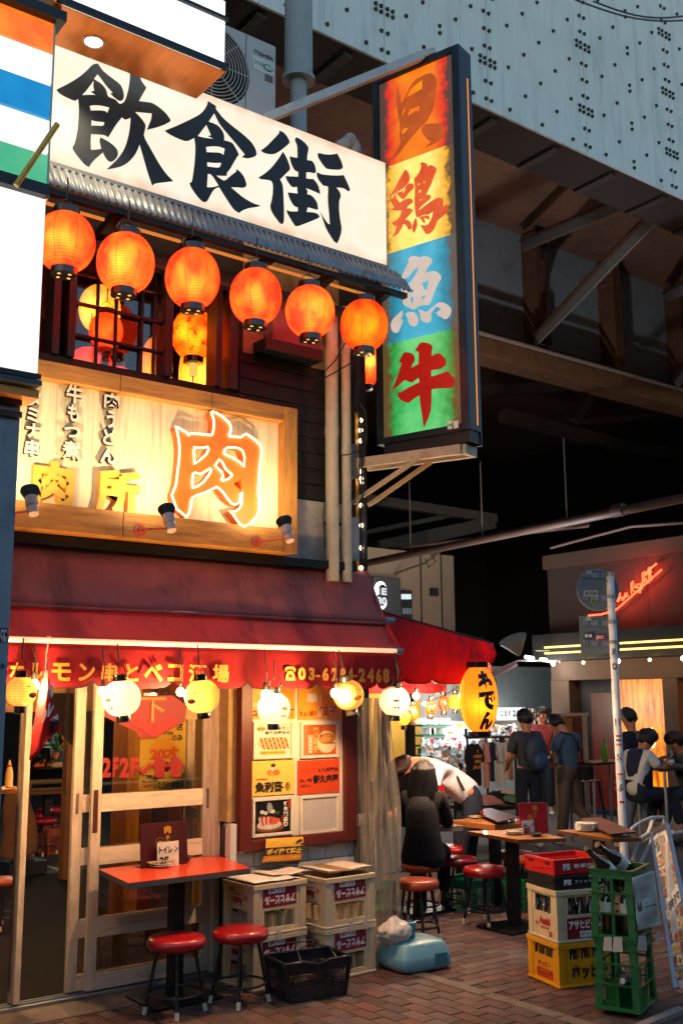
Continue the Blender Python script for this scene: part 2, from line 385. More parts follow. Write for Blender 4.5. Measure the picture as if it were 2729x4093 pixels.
# =============== ground ===============
g0 = MB().box((-30, -10, -.3), (60, 60, -.03)); ground = g0.build('ground', ASPH); ground['kind'] = 'structure'
bed = MB().box((-2, 2, -.03), (9.3, 9.2, -.006)); bed.build('paving_bed', MORTAR, ground)
road = MB().box((9.34, 2, -.03), (13.9, 30, .002)); rd = road.build('back_street', ASPH); rd['kind'] = 'structure'
road = MB().box((-2, 9.24, -.03), (9.32, 30, .002)); rd = road.build('side_street', ASPH); rd['kind'] = 'structure'
st_ = []
def brickmesh(seed, lx, ly):
    r = random.Random(seed); b = MB(); t = .004
    z = [r.uniform(-.0012, .0012) for _ in range(4)]
    x, y = lx / 2, ly / 2
    vs = [(-x, -y, -.02), (x, -y, -.02), (x, y, -.02), (-x, y, -.02), (-x, -y, -t), (x, -y, -t), (x, y, -t), (-x, y, -t),
          (-x + t, -y + t, z[0]), (x - t, -y + t, z[1]), (x - t, y - t, z[2]), (-x + t, y - t, z[3])]
    b.add(vs, [(0, 1, 5, 4), (1, 2, 6, 5), (2, 3, 7, 6), (3, 0, 4, 7), (4, 5, 9, 8), (5, 6, 10, 9), (6, 7, 11, 10), (7, 4, 8, 11), (8, 9, 10, 11)])
    me = b.mesh('brick'); me.materials.append(BRICK); return me
bmA = [brickmesh(i, .104, .214) for i in range(4)]; bmB = [brickmesh(9 + i, .104, .214) for i in range(4)]
cells = []
def inview(p):
    v = Vector(p) - CAM; s = FPX / v.dot(FWD); x = 1364.5 + v.dot(RGT) * s; y = 2046.5 - v.dot(UPV) * s
    return -80 < x < 2810 and y < 4180
for i in range(60):                      # near strip: bricks run away from the camera
    x = 4.93 - .11 * i
    if x < .6: break
    for j in range(40):
        y = 3.2 + .22 * j + (.11 if i % 2 else 0)
        if y > (6.5 if x < 5.2 else 7): continue
        cells.append((x, y, .0))
for j in range(60):                      # beyond the stone strip: bricks run along the shopfront
    y = 3.0 + .11 * j
    if y > 9.1: break
    for i in range(24):
        x = 5.16 + .22 * i + (.11 if j % 2 else 0)
        if x > 9.2: continue
        cells.append((x, y, PI / 2 * 1.0))
cells.sort(key=lambda c: (Vector((c[0], c[1], 0)) - CAM).length + (0 if inview((c[0], c[1], 0)) else 1000))
rb = MB(); rr_ = random.Random(3)
for k, (x, y, a) in enumerate(cells):
    dz = rr_.uniform(-.0015, .0015); a2 = a + rr_.uniform(-.008, .008)
    if k < 300:
        link('brick', bmA[k % 4], None, ground, wm(ground).inverted() @ Matrix.Translation((x, y, dz)) @ Matrix.Rotation(a2, 4, 'Z'))
    else:
        me = bmA[k % 4]; M = Matrix.Translation((x, y, dz)) @ Matrix.Rotation(a2, 4, 'Z')
        rb.add([M @ v.co for v in me.vertices], [tuple(p.vertices) for p in me.polygons])
rb.build('far_bricks', BRICKI, ground, kind='stuff')
for k in range(9):                        # stone strip
    y = 3.3 + .62 * k
    if y < 8.4: MB().box((4.99, y, -.03), (5.09, y + .61, .003)).build('kerb_stone', CONC, ground, bevel=.004)
MB().box((.5, 6.32, -.03), (4.0, 6.63, .006)).build('doorstep', CONC, ground, bevel=.004)
ob = MB().box((-40, -16, 0), (60, -10, 8.5)).build('unseen_opposite_row', mat('opposite_wall', '4a4038', rough=.9)); tag(ob, 'unseen dark building row across the street, added to block low sky light', 'building')  # stand-in for the far side of the street, added to block low sky
# =============== railway viaduct ===============
via = thing('railway_viaduct', 'pale blue riveted steel railway viaduct crossing above the street', 'railway bridge', (10, 8, 0))
jx = [-1.4, 0.25, 1.85, 3.45, 5.06, 6.685, 8.27, 10.044, 11.855, 13.6, 15.4, 17.2]
boltm = MB(); boltm.lathe([(.026, 0), (.026, -.008), (.016, -.026), (1e-5, -.03)], n=8, M=Matrix.Rotation(-PI / 2, 4, 'X'))
for v in boltm.v: v.y = -abs(v.y)
bme = boltm.mesh('bolt'); bme.materials.append(mat('bolt_black', (.01, .014, .018), rough=.35))
GY, GZ = 8.0, 8.71
allb = []
rr_ = random.Random(5)
for k in range(len(jx) - 1):
    a, b = jx[k], jx[k + 1]; w = b - a
    for s in (.045, w - .045):
        q = 0
        z = .12
        while z < 3.9:
            allb.append((k, a + s, z))
            z += .23; q += 1
            if q % 3 == 2:
                for dx in (.0, .075):
                    for dz in (0, .07): allb.append((k, a + s + (dx if s < .1 else -dx), z + .0 + dz))
                z += .23
    for u, z0 in ((.2, .12), (.36, .4), (.52, .12), (.68, .4), (.84, .12)):
        z = z0
        while z < 3.9:
            allb.append((k, a + u * w, z))
            if u == .52 and k % 2: allb.append((k, a + u * w, z + .09))
            z += .56
panels = []
for k in range(len(jx) - 1):
    pm = MB().box((jx[k] + .004, GY, GZ), (jx[k + 1] - .004, GY + .03, GZ + 4.0))
    panels.append(pm.build('girder_panel', STEEL, via))
vis = [b for b in allb if inview((b[1], GY, GZ + b[2])) and (lambda v: 2046.5 - v.dot(UPV) * FPX / v.dot(FWD) > -40)(Vector((b[1], GY, GZ + b[2])) - CAM) and b[1] > 4]
print('bolts in view', len(vis), 'all', len(allb))
vis = vis[:300]; vs_ = set(vis); rest = MB()
for b in allb:
    M = Matrix.Translation((b[1], GY, GZ + b[2]))
    if b in vs_: link('bolt', bme, None, panels[b[0]], wm(panels[b[0]]).inverted() @ M)
    else: rest.add([M @ v.co for v in bme.vertices], [tuple(p.vertices) for p in bme.polygons])
rest.build('far_bolts', MATS['bolt_black'], via, kind='stuff')
f = MB(); f.box((-6, GY - .1, GZ + 4.01), (40, GY + .7, GZ + 4.4)); f.build('added_dark_top', BLACK, via)  # dark box added to hide the bright sky above the girder
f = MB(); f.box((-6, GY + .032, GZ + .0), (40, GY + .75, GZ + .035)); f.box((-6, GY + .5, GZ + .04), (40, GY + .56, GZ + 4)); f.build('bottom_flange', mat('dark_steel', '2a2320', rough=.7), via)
f = MB(); f.box((-6, GY + .78, GZ + .25), (40, GY + 1.0, GZ + .5)); f.build('edge_beam', BROWN, via)
for i in range(18): MB().box((4 + i * 1.1, GY + .1, GZ - .05), (4.12 + i * 1.1, GY + .72, GZ - .004)).build('tie_plate', mat('grey_plate', '34322f', rough=.6), via)
deck = MB().box((-8, GY + .56, 11.25), (45, 32, 11.5)); deck.build('deck', mat('deck_paint', '8a644e', rough=.7, var=.15, dirt='4a3830', dscale=1), via)
# inner girder
IY = 13.9
MB().box((3, IY, 8.5), (40, IY + .06, 11.25)).build('inner_web', WEB, via)
f = MB().box((3, IY - .55, 8.42), (40, IY + .5, 8.5)); f.build('inner_flange', BROWN, via)
MB().box((3, IY - .62, 8.16), (40, IY - .56, 8.5)).build('flange_edge', BROWN, via)
MB().cyl((3, IY - .68, 8.53), (40, IY - .68, 8.53), .045, n=8).build('rail_pipe', mat('pale_pipe', '9a8c80', rough=.5), via)
f = MB(); f.cyl((3, IY - .5, 8.68), (40, IY - .5, 8.68), .012, n=5)
for i in range(60): f.cyl((8 + i * .45, IY - .5, 8.5), (8 + i * .45, IY - .5, 8.68), .01, n=5)
f.build('cable_rail', BLACKM, via)
for i in range(10):
    x = 10.45 + i * 2.37
    st = MB().box((x - .13, IY - .5, 8.5), (x + .13, IY - .47, 11.2)); st.box((x - .02, IY - .46, 8.5), (x + .02, IY, 11.2)); s_ = st.build('stiffener', BROWN, via)
    if i in (2, 4, 6):
        q = MB()
        for z in (8.62, 8.75, 8.88, 10.6, 10.73, 10.86): q.lathe([(.04, 0), (.02, -.03), (1e-5, -.035)], (x + .05, IY - .5, z), 8, Matrix.Rotation(PI / 2, 4, 'X'))
        q.build('bolt_row', MATS['bolt_black'], s_)
def Lbeam(p, q, nm='brace', m1=None, w=.2):
    f = MB().beam(p, q, w, .03); o = f.build(nm, m1 or mat('brace_steel', '4a3024', rough=.6), via)
    p, q = Vector(p) - Vector((0, 0, .1)), Vector(q) - Vector((0, 0, .1))
    f = MB().beam(p, q, .03, .2); f.build('brace_web', mat('brace_grey', '82807c', rough=.6), via); return o
Lbeam(on(2600, 742, y=8.75), on(2091, 965, y=13.4)); Lbeam(on(2657, 803, y=8.75), on(2135, 1350, y=13.4)); Lbeam(on(2760, 1120, y=10), on(2657, 1172, y=13.4)); Lbeam(on(2760, 1440, y=11.5), on(2690, 1535, y=13.4))
MB().box((15.03, 13.33, 8.75), (15.33, 13.37, 9.15)).build('gusset_plate', mat('dark_steel', '2a2320'), via); MB().box((15.0, 13.33, 10.75), (15.3, 13.37, 11.1)).build('gusset_plate', MATS['dark_steel'], via)
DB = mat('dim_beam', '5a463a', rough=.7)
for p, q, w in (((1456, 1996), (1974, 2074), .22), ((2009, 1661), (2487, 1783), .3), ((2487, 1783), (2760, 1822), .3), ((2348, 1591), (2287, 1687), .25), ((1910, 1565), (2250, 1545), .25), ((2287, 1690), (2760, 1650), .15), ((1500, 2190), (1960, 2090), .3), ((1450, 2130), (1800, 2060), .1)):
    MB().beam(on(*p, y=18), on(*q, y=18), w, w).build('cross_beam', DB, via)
# dark end and side walls, added to shut sky light out under the tracks
f = MB().box((-8, 30, 0), (45, 30.3, 11.3)); f.build('closing_wall', mat('dark_wall', '3a302c', rough=.9), via)
f = MB().box((30, GY + .6, 0), (30.4, 30, 11.3)); f.build('closing_wall', MATS['dark_wall'], via)
f = MB().box((-8, GY + .9, 0), (-7.6, 30, 11.3)); f.build('closing_wall', MATS['dark_wall'], via)
# brown service pipe under the tracks
sp = thing('service_pipe', 'rusty brown service pipe running under the dark viaduct', 'pipe', on(2017, 2139, x=11.2))
a, b = on(1440, 2256, x=11.2), on(2760, 1985, x=11.2)
MB().cyl(a, b, .06, n=12).build('pipe', mat('rusty_pipe', '3c2418', rough=.6, var=.2, dirt='3a2218'), sp, smooth=True)
c1 = on(2470, 2040, x=11.2); d = (b - a).normalized()
MB().cyl(c1 - d * .09, c1 + d * .09, .085, n=12).build('coupling', MATS['rusty_pipe'], sp, smooth=True)
for t in (.2, .45, .7): p = a + (b - a) * t; MB().cyl(p, p + Vector((0, 0, 1.2)), .01, n=6).build('hanger', DB, sp)
MB().cyl(on(1461, 2205, x=13), on(2350, 2100, x=13), .03, n=8).build('cable', DB, sp)
# overhead wires
for i, (p, q, r) in enumerate((((2290, -5), (2760, 80), '0'), ((2370, 5), (2760, 60), '0'))):
    a, b = on(*p, y=7.3), on(*q, y=7.3)
    pts = [a.lerp(b, t / 10) - Vector((0, 0, .12 * math.sin(PI * t / 10))) for t in range(11)]
    o = MB().tube(pts, .012, 6).build('overhead_cable', BLACKM); tag(o, ['upper slack black cable crossing the top of the blue girder', 'lower taut black cable crossing the top of the blue girder'][i], 'cable', 'overhead cables')
# =============== restaurant building ===============
bld = thing('restaurant_building', 'narrow two storey restaurant building under the viaduct with red awning and glowing lanterns', 'building', (3.7, 6.7, 0))
FY = 6.55
x0, xe = .4, 5.16
f = MB()
f.box((x0, FY, 4.92 + .0), (xe, FY + .2, 6.3))           # top wall behind sign
f.box((3.98, FY, 3.0), (xe, FY + .2, 4.92))              # right of upper window
f.box((x0, FY, 3.0), (4.0 - .02, FY + .2, 4.15))         # below upper window
f.box((x0, FY, 2.62), (xe, FY + .2, 3.0))
f.box((x0, FY, 4.15), (2.1, FY + .2, 4.92))
f.box((3.975, FY + .03, 0), (xe, FY + .2, 2.62))
f.box((xe, FY + .002, 0), (xe + .06, 8.6, 6.3)); f.box((x0, 11.5, 0), (2.0, 11.6, 6.3)); f.box((x0 - .2, FY, 0), (x0 - .02, 11.5, 6.3)); f.box((x0, FY + .2, 6.2), (xe, 11.5, 6.29))
f.build('wall', mat('soot_stucco', '3a2c22', rough=.95, var=.25, bump=.6, bscale=80), bld)
# stucco and plank facing, right of the window
MB().box((4.02, FY - .02, 4.46), (4.93, FY - .001, 5.4)).build('stucco_panel', STUCCO, bld)
MB().box((4.41, FY - .03, 2.8), (4.95, FY - .001, 3.38)).build('stucco_pillar', STUCCOW, bld, bevel=.01)
z = 3.39
while z < 4.4:
    MB().box((3.99, FY - .018, z), (4.93, FY - .001, z + .118)).build('plank', WOODD, bld, bevel=.003); z += .124
for (a, b, c, d), nm, m_, d0 in (((1045, 1270, 1240, 1410), 'wall_box', mat('box_rust', '8a5a50', rough=.7, var=.3, dirt='5a2a20'), -.16), ((1005, 1400, 1230, 1446), 'box_bracket', BLACKM, -.2)):
    x, y = on(a, (b + d) / 2, y=FY).x, on(c, (b + d) / 2, y=FY).x; MB().box((x, FY + d0, on((a + c) / 2, d, y=FY).z), (y, FY - .021, on((a + c) / 2, b, y=FY).z)).build(nm, m_, bld, bevel=.005)
# ---- upper window
wf = MB(); FRM = mat('window_frame', '2a1812', rough=.5, var=.2)
for a, b in (((2.1, 4.15), (2.16, 4.92)), ((3.9, 4.15), (3.97, 5.0)), ((2.1, 4.92), (3.97, 4.99)), ((2.52, 4.15), (2.57, 4.92)), ((2.63, 4.15), (2.68, 4.92)), ((3.36, 4.15), (3.42, 4.92)), ((3.78, 4.15), (3.83, 4.92))):
    wf.box((a[0], FY - .03, a[1]), (b[0], FY + .12, b[1]))
win = wf.build('window', FRM, bld)
for x in (2.86, 3.0, 3.2, 3.3): MB().box((x - .008, FY + .02, 4.15), (x + .008, FY + .05, 4.92)).build('muntin', BLACKM, win)
for z in (4.33, 4.56, 4.78): MB().box((2.68, FY + .01, z - .009), (3.36, FY + .045, z + .009)).build('muntin', BLACKM, win)
MB().box((2.68, FY + .052, 4.15), (3.36, FY + .056, 4.92)).build('pane', glassmat('dusty_glass', (.75, .72, .7), mixg=.04), win)
# room behind the upper window
f = MB(); RM = mat('red_room', '5a1c14', rough=.8, var=.2, scale=3)
f.box((1.2, 9.2, 3.9), (4.9, 9.3, 6.3)); f.box((1.2, FY + .22, 6.3), (4.9, 9.3, 6.4)); f.box((1.2, FY + .22, 3.8), (4.9, 9.3, 3.9)); f.box((4.9, FY + .22, 3.8), (5.0, 9.3, 6.4)); f.box((1.1, FY + .22, 3.8), (1.2, 9.3, 6.4))
f.build('upper_room', RM, bld)
for a, b in (((2.0, 8.6, 5.2), (2.35, 8.66, 5.7)), ((3.0, 8.9, 5.3), (3.5, 8.96, 5.9)), ((3.3, 8.3, 5.6), (4.2, 8.36, 5.7))):
    MB().box(a, b).build('picture_board', mat('warm_board', '8a4a24', rough=.7), bld)
MB().box((1.4, 8.2, 5.95), (4.8, 8.3, 6.1)).build('ceiling_beam', mat('lit_beam', '7a4a28'), bld); MB().box((1.4, 7.4, 5.95), (4.8, 7.5, 6.1)).build('ceiling_beam', MATS['lit_beam'], bld)
# ---- eave with corrugated sheet under the top sign
SY = 6.15
ev = thing('corrugated_eave', 'grey corrugated metal eave sheltering the row of red lanterns', 'eave', (3.5, 6.1, 5.0))
zT, zB = on(800, 830, y=SY).z, 0
ZE0, ZE1 = on(800, 848, y=SY).z, on(800, 915, y=SY - .14).z; print('ZE', ZE0, ZE1)
def cor(u, v):
    x = 2.0 + u * 3.28; k = .011 * math.sin(2 * PI * x / .05); return Vector((x, SY - .01 - .13 * v - k * .7, ZE0 + (ZE1 - ZE0) * v + k * .6))
eL, eR = on(196, 655, y=SY), on(1545, 1068, y=SY)
print('eave z', eL, eR, on(196, 715, y=5.9), on(1595, 1150, y=5.9))
MB().grid(cor, 480, 2).build('corrugated_sheet', mat('galvanised', '8e9296', rough=.45, metal=.4, var=.2, scale=10, dirt='4a4440', dscale=6), ev, smooth='all', solid=.003)
for x in (2.15, 2.75, 3.35, 3.95, 4.5, 5.05): MB().beam((x, FY, 4.93), (x, SY - .1, ZE1 - .03), .06, .07).build('rafter', BLACKM, ev)
f = MB().box((2.0, SY - .12, ZE1 - .05), (5.24, SY - .07, ZE1 - .01)); f.box((2.0, SY + .1, 4.84), (5.2, SY + .16, 4.9)); f.build('batten', mat('dark_timber', '1d130e'), ev)
for k in range(5): MB().cyl((2.25 + k * .56, SY - .1, 4.955), (2.65 + k * .56, SY - .1, 4.955), .012, n=8).build('light_tube', emat('eave_tube', 'd0762c', 1.1), ev)
# ---- top sign
sg = thing('street_name_sign', 'long cream sign with three bold black brush characters across the top floor', 'sign', (3.5, SY, 5.2))
zt, zb = on(1540, 652, y=SY).z, on(1545, 1063, y=SY).z
xr = on(1543, 900, y=SY).x
print('topsign', zt, zb, xr)
face = MB().box((1.6, SY, zb), (xr, SY + .16, zt))
m = emat('sign_cream', 'fff0dc', 1.05, 'ffe9cc', 3)  # light falling on the front of the panel is put in as emission
# browner, with noise, towards the top and bottom edges
N, L = m.node_tree.nodes, m.node_tree.links; b = N['Principled BSDF']
tc = N.new('ShaderNodeTexCoord'); sx = N.new('ShaderNodeSeparateXYZ'); L.new(tc.outputs['Generated'], sx.inputs[0])
ab = N.new('ShaderNodeMath'); ab.operation = 'SUBTRACT'; ab.inputs[1].default_value = .5; L.new(sx.outputs[2], ab.inputs[0])
a2 = N.new('ShaderNodeMath'); a2.operation = 'ABSOLUTE'; L.new(ab.outputs[0], a2.inputs[0])
nn = N.new('ShaderNodeTexNoise'); nn.inputs['Scale'].default_value = 5; nn.inputs['Detail'].default_value = 6; L.new(tc.outputs['Object'], nn.inputs['Vector'])
a3 = N.new('ShaderNodeMath'); a3.operation = 'MULTIPLY_ADD'; a3.inputs[1].default_value = .28; L.new(nn.outputs[0], a3.inputs[0]); L.new(a2.outputs[0], a3.inputs[2])
mr = N.new('ShaderNodeMapRange'); mr.inputs[1].default_value = .54; mr.inputs[2].default_value = .72; mr.inputs[4].default_value = .8; L.new(a3.outputs[0], mr.inputs[0])
mx = N.new('ShaderNodeMix'); mx.data_type = 'RGBA'; L.new(mr.outputs[0], mx.inputs[0]); old = b.inputs['Emission Color'].links[0].from_socket; L.new(old, mx.inputs[6]); mx.inputs[7].default_value = (*srgb('d89a5c'), 1); L.new(mx.outputs[2], b.inputs['Emission Color'])
face.build('sign_face', m, sg)
MB().box((1.6, SY - .012, zb - .03), (xr + .01, SY + .18, zb - .001)).build('sign_edge', GREYM, sg)
def onSY(x, y): return on(x, y, y=SY)
KINK = mat('sign_ink', '232b30', rough=.5, var=.25, scale=5)
def zc(ox, oy, s): return lambda x, y: onSY(ox + x / s, oy + y / s)
C1 = zc(200, 250, 3.136)
trace([[(520,40),(455,110),(360,190),(240,265),(80,345),(110,385),(180,430),(315,490),(352,458),(362,560),(360,680),(345,850),(325,950),(305,1030),(280,1060),(290,1100),(350,1185),(440,1290),(490,1312),(520,1260),(570,1210),(662,1130),(690,1190),(730,1240),(765,1250),(800,1235),(840,1190),(852,1140),(835,1090),(790,1040),(720,990),(630,942),(617,980),(630,1040),(642,1085),(580,1097),(510,1097),(507,1000),(512,900),(600,905),(680,912),(728,940),(745,915),(820,790),(900,692),(945,725),(1008,695),(1003,790),(985,910),(950,1040),(900,1140),(820,1240),(705,1345),(800,1330),(900,1305),(980,1255),(1050,1180),(1095,1100),(1120,1028),(1150,1130),(1190,1270),(1230,1410),(1280,1548),(1310,1520),(1400,1508),(1540,1492),(1450,1400),(1360,1270),(1270,1110),(1168,930),(1185,860),(1198,790),(1150,715),(1060,622),(1275,642),(1265,720),(1210,848),(1330,820),(1440,780),(1508,742),(1500,710),(1440,630),(1350,555),(1270,508),(1200,500),(1112,488),(1160,400),(1205,322),(1150,250),(1120,180),(1040,130),(1002,100),(1000,210),(985,320),(960,420),(930,500),(880,528),(850,510),(820,470),(740,440),(722,430),(700,340),(640,270),(548,212),(595,150),(640,205),(700,290),(790,388),(755,390),(790,430),(840,470),(880,490),(915,470),(925,420),(910,340),(875,275),(760,190),(690,135),(646,92),(600,20),(560,20)],
 [(548,230),(540,300),(555,355),(512,372),(575,412),(480,410),(400,415),(460,350)],
 [(495,548),(560,537),(650,545),(743,568),(715,638),(690,612),(620,605),(508,607)],
 [(520,723),(560,740),(682,752),(665,802),(590,797),(512,795)]], C1, KINK, sg, 'lettering', .004)
C2 = zc(650, 400, 3.92)
trace([[(708,22),(690,90),(640,170),(580,230),(450,300),(250,395),(30,485),(90,535),(230,605),(375,658),(492,598),(505,680),(510,780),(500,960),(480,1130),(455,1290),(418,1305),(440,1370),(520,1490),(600,1580),(650,1608),(695,1590),(730,1520),(780,1430),(830,1385),(880,1368),(950,1480),(1040,1620),(1110,1720),(1192,1778),(1240,1735),(1350,1695),(1470,1680),(1530,1662),(1400,1620),(1250,1530),(1130,1430),(1062,1370),(1190,1372),(1255,1382),(1300,1362),(1308,1320),(1270,1210),(1210,1130),(1148,1085),(1155,1120),(1060,1190),(960,1278),(880,1225),(830,1183),(900,1192),(998,1192),(1000,1145),(1050,1090),(1110,980),(1165,890),(1190,860),(1150,780),(1092,680),(1030,655),(955,635),(962,580),(940,500),(870,410),(790,370),(715,345),(805,212),(850,310),(900,400),(1000,520),(1130,670),(1283,855),(1238,900),(1320,920),(1400,905),(1455,880),(1467,850),(1450,770),(1380,660),(1250,540),(1080,410),(940,290),(870,200),(828,150),(830,100)],
 [(680,393),(545,570),(640,597),(803,613),(760,595),(705,570),(755,555),(715,470)],
 [(672,740),(780,727),(880,732),(970,765),(948,870),(905,835),(860,828),(685,822)],
 [(692,978),(800,990),(915,988),(900,1040),(875,1066),(780,1058),(693,1045)],
 [(702,1158),(765,1172),(875,1345),(780,1372),(688,1372)]], C2, KINK, sg, 'lettering', .004)
C3 = zc(1020, 500, 3.92)
for P in ([(370,90),(375,125),(290,215),(180,330),(80,405),(150,450),(280,467),(380,415),(520,300),(535,270),(500,195),(440,120)],
 [(428,422),(360,530),(260,660),(150,760),(47,825),(70,850),(230,868),(262,900),(275,960),(270,1080),(250,1200),(228,1265),(240,1330),(280,1410),(340,1490),(395,1558),(440,1545),(445,1400),(438,1180),(430,1000),(415,920),(382,858),(500,740),(542,700),(525,620),(480,510)],
 [(650,195),(615,210),(625,270),(650,310),(655,420),(655,518),(600,512),(535,495),(550,590),(605,710),(668,738),(668,815),(468,805),(500,890),(575,982),(650,970),(658,1078),(505,1060),(530,1150),(590,1260),(640,1290),(665,1295),(663,1358),(560,1360),(480,1340),(510,1410),(600,1560),(640,1598),(820,1530),(990,1460),(998,1430),(960,1390),(900,1372),(795,1366),(815,1290),(965,1333),(978,1320),(960,1210),(880,1108),(805,1088),(815,1040),(780,990),(870,1020),(1005,1080),(1008,1060),(975,940),(900,845),(860,852),(790,840),(792,742),(860,745),(930,762),(945,730),(930,640),(885,565),(805,555),(808,470),(825,400),(825,350),(760,270)],
 [(980,440),(1080,465),(1170,470),(1275,452),(1330,550),(1367,660),(1350,690),(1310,705),(1200,700),(1110,690),(1050,620),(990,530),(972,480)],
 [(960,745),(1040,780),(1200,795),(1320,795),(1375,787),(1430,900),(1475,1010),(1470,1040),(1445,1040),(1380,990),(1260,980),(1320,1060),(1333,1125),(1305,1190),(1303,1330),(1320,1480),(1347,1630),(1330,1720),(1300,1810),(1272,1858),(1220,1820),(1100,1620),(1060,1500),(1018,1370),(1060,1450),(1120,1540),(1163,1565),(1150,1380),(1130,1180),(1138,980),(1125,960),(1060,955),(990,870),(955,790)]):
    trace([P], C3, KINK, sg, 'lettering', .004)
# ---- air conditioner, pipes above the sign
ac = thing('air_conditioner', 'grey outdoor air conditioner unit standing above the long sign', 'air conditioner', (4.0, 6.8, 6.3))
MB().box((3.4, 6.6, 6.31), (4.35, 6.95, 7.19)).build('casing', mat('ac_paint', 'a3a6a6', rough=.5, var=.06, dirt='77786f', dscale=3), ac, bevel=.015)
gr = MB()
for r in [i * .028 + .05 for i in range(11)]:
    gr.tube([(3.74 + r * math.cos(a), 6.585, 6.8 + r * math.sin(a)) for a in [2 * PI * k / 40 for k in range(40)]], .0045, 5, closed=True)
for a in range(8): gr.cyl((3.74, 6.587, 6.8), (3.74 + .35 * math.cos(a * PI / 4), 6.587, 6.8 + .35 * math.sin(a * PI / 4)), .005, n=5)
gr.build('fan_grille', mat('grille_wire', '8a8d8e', rough=.4), ac)
MB().cyl((3.74, 6.597, 6.8), (3.74, 6.605, 6.8), .35, n=40).build('fan_opening', BLACK, ac)
MB().box((4.055, 6.596, 6.36), (4.06, 6.605, 7.18)).build('panel_seam', mat('seam_dark', '55585a'), ac)
MB().box((4.24, 6.59, 6.84), (4.31, 6.605, 6.89)).build('handle_recess', mat('seam_dark', '55585a'), ac)
txt('TOSHIBA', (4.13, 6.598, 7.04), X3 * .19, Z3 * .035, INK, ac, bold=.02)
MB().box((4.12, 6.594, 6.9), (4.325, 6.5985, 7.02)).build('energy_sticker', mat('pale_sticker', 'b9bdb9'), ac)
txt('Smart', (4.13, 6.59, 6.95), X3 * .09, Z3 * .04, mat('green_ink', '1f8d72'), ac, shear=.3)
MB().add([Vector((4.265 + .05 * math.cos(a), 6.592, 6.955 + .033 * math.sin(a))) for a in [2 * PI * k / 16 for k in range(16)]], [tuple(range(16))]).build('sticker_oval', MATS['green_ink'], ac)
txt('ECO', (4.24, 6.589, 6.94), X3 * .06, Z3 * .03, WHITEINK, ac, bold=.03)
vp = thing('vent_pipe', 'thick grey vent pipe with collar rising beside the air conditioner', 'pipe', (5.0, 7.2, 5.8))
f = MB(); f.cyl((4.99, 7.2, 5.8), (4.99, 7.2, 8.2), .075, n=18); f.build('pipe', mat('grey_pvc', '8c9192', rough=.45, var=.1), vp, smooth=True)
MB().cyl((4.99, 7.2, 7.45), (4.99, 7.2, 8.25), .13, n=20).build('sleeve', MATS['grey_pvc'], vp, smooth=True)
for z, h, r in ((7.42, .04, .15), (6.6, .06, .085)): MB().cyl((4.99, 7.2, z), (4.99, 7.2, z + h), r, n=20).build('collar', MATS['grey_pvc'], vp, smooth=True)
el = thing('drain_elbow', 'short pale elbow pipe poking above the right end of the sign', 'pipe', on(1400, 640, y=6.6))
a = on(1350, 590, y=6.6); b = on(1400, 560, y=6.6); c = on(1420, 590, y=6.6); d = on(1425, 680, y=6.6)
MB().tube([a, a.lerp(b, .6), b, b.lerp(c, .5) + Vector((0, 0, .01)), c, d], .05, 12).build('pipe', mat('pale_pvc', 'b5b0a8', rough=.45), el, smooth=True)
MB().cyl(b - (b - a) * .2, b + (b - a) * .1, .06, n=12).build('collar', MATS['pale_pvc'], el, smooth=True)
# ---- downpipes
for nm, px, r, lab in (('a', 1326, .052, 'thicker of two cream downpipes on the corner of the building'), ('b', 1382, .04, 'thinner of two cream downpipes on the corner of the building')):
    p = on(px, 1700, y=6.42); o = thing('downpipe', lab, 'pipe', (p.x, p.y, 2.8), group='cream downpipes on the corner')
    MB().cyl((p.x, p.y, 2.75), (p.x, p.y, 4.98), r, n=20).build('pipe', CREAM, o, smooth=True)
    for z in ((3.9, 4.55) if nm == 'a' else (3.75, 4.6)): MB().cyl((p.x, p.y, z), (p.x, p.y, z + .06), r + .004, n=20).build('joint', CREAM, o, smooth=True)
    for z in (3.2, 4.2): MB().box((p.x - .01, p.y + r - .005, z), (p.x + .01, FY, z + .02)).build('clip', BLACKM, o)
def pz(px, py, Y): return on(px, py, y=Y).z
def pxx(px, py, Y): return on(px, py, y=Y).x
def ptxt(body, x0, y0, x1, y1, Y, mt, parent, **k):
    """words on a wall that faces the street, box given in photograph pixels"""
    cy = (y0 + y1) / 2; cx = (x0 + x1) / 2
    a, b = pxx(x0, cy, Y), pxx(x1, cy, Y); zt, zb = pz(cx, y0, Y), pz(cx, y1, Y)
    return txt(body, (a, Y, zb), X3 * (b - a), Z3 * (zt - zb), mt, parent, **k)
def rect(b, x0, y0, x1, y1, Y, d0, d1):
    cy = (y0 + y1) / 2; cx = (x0 + x1) / 2
    b.box((pxx(x0, cy, Y), Y + d0, pz(cx, y1, Y)), (pxx(x1, cy, Y), Y + d1, pz(cx, y0, Y))); return b
# =============== neighbour's sign tower at the left edge ===============
LY = 5.6
tw = thing('sign_tower', 'tall lit sign tower of coloured stripes above a big white panel at the left edge', 'sign', (1.9, 5.7, 0))
xr_ = pxx(200, 450, LY); FR = mat('navy_frame', '20282e', rough=.4, metal=.3)
def band(nm, y0, y1, mt, xr=None, d=0., ref=200):
    z0, z1 = pz(ref, y1, LY), pz(ref, y0, LY)
    return MB().box((.9, LY + d, z0 + .004), ((xr or xr_), LY + .22, z1 - .004)).build(nm, mt, tw)
band('orange_panel', 87, 209, emat('lit_orange', 'ff5a12', 1.15, 'ff8a1e', 4))
band('white_panel', 213, 336, emat('lit_white', 'fffdf4', 1.2, 'f4f6e6', 3))
band('blue_panel', 342, 477, emat('lit_blue', '0a7fc0', 1.0, '1691cf', 4))
band('white_panel', 482, 616, MATS['lit_white'])
band('green_panel', 622, 744, emat('lit_green', '3fae7d', 1.0, '5cbf8f', 4))
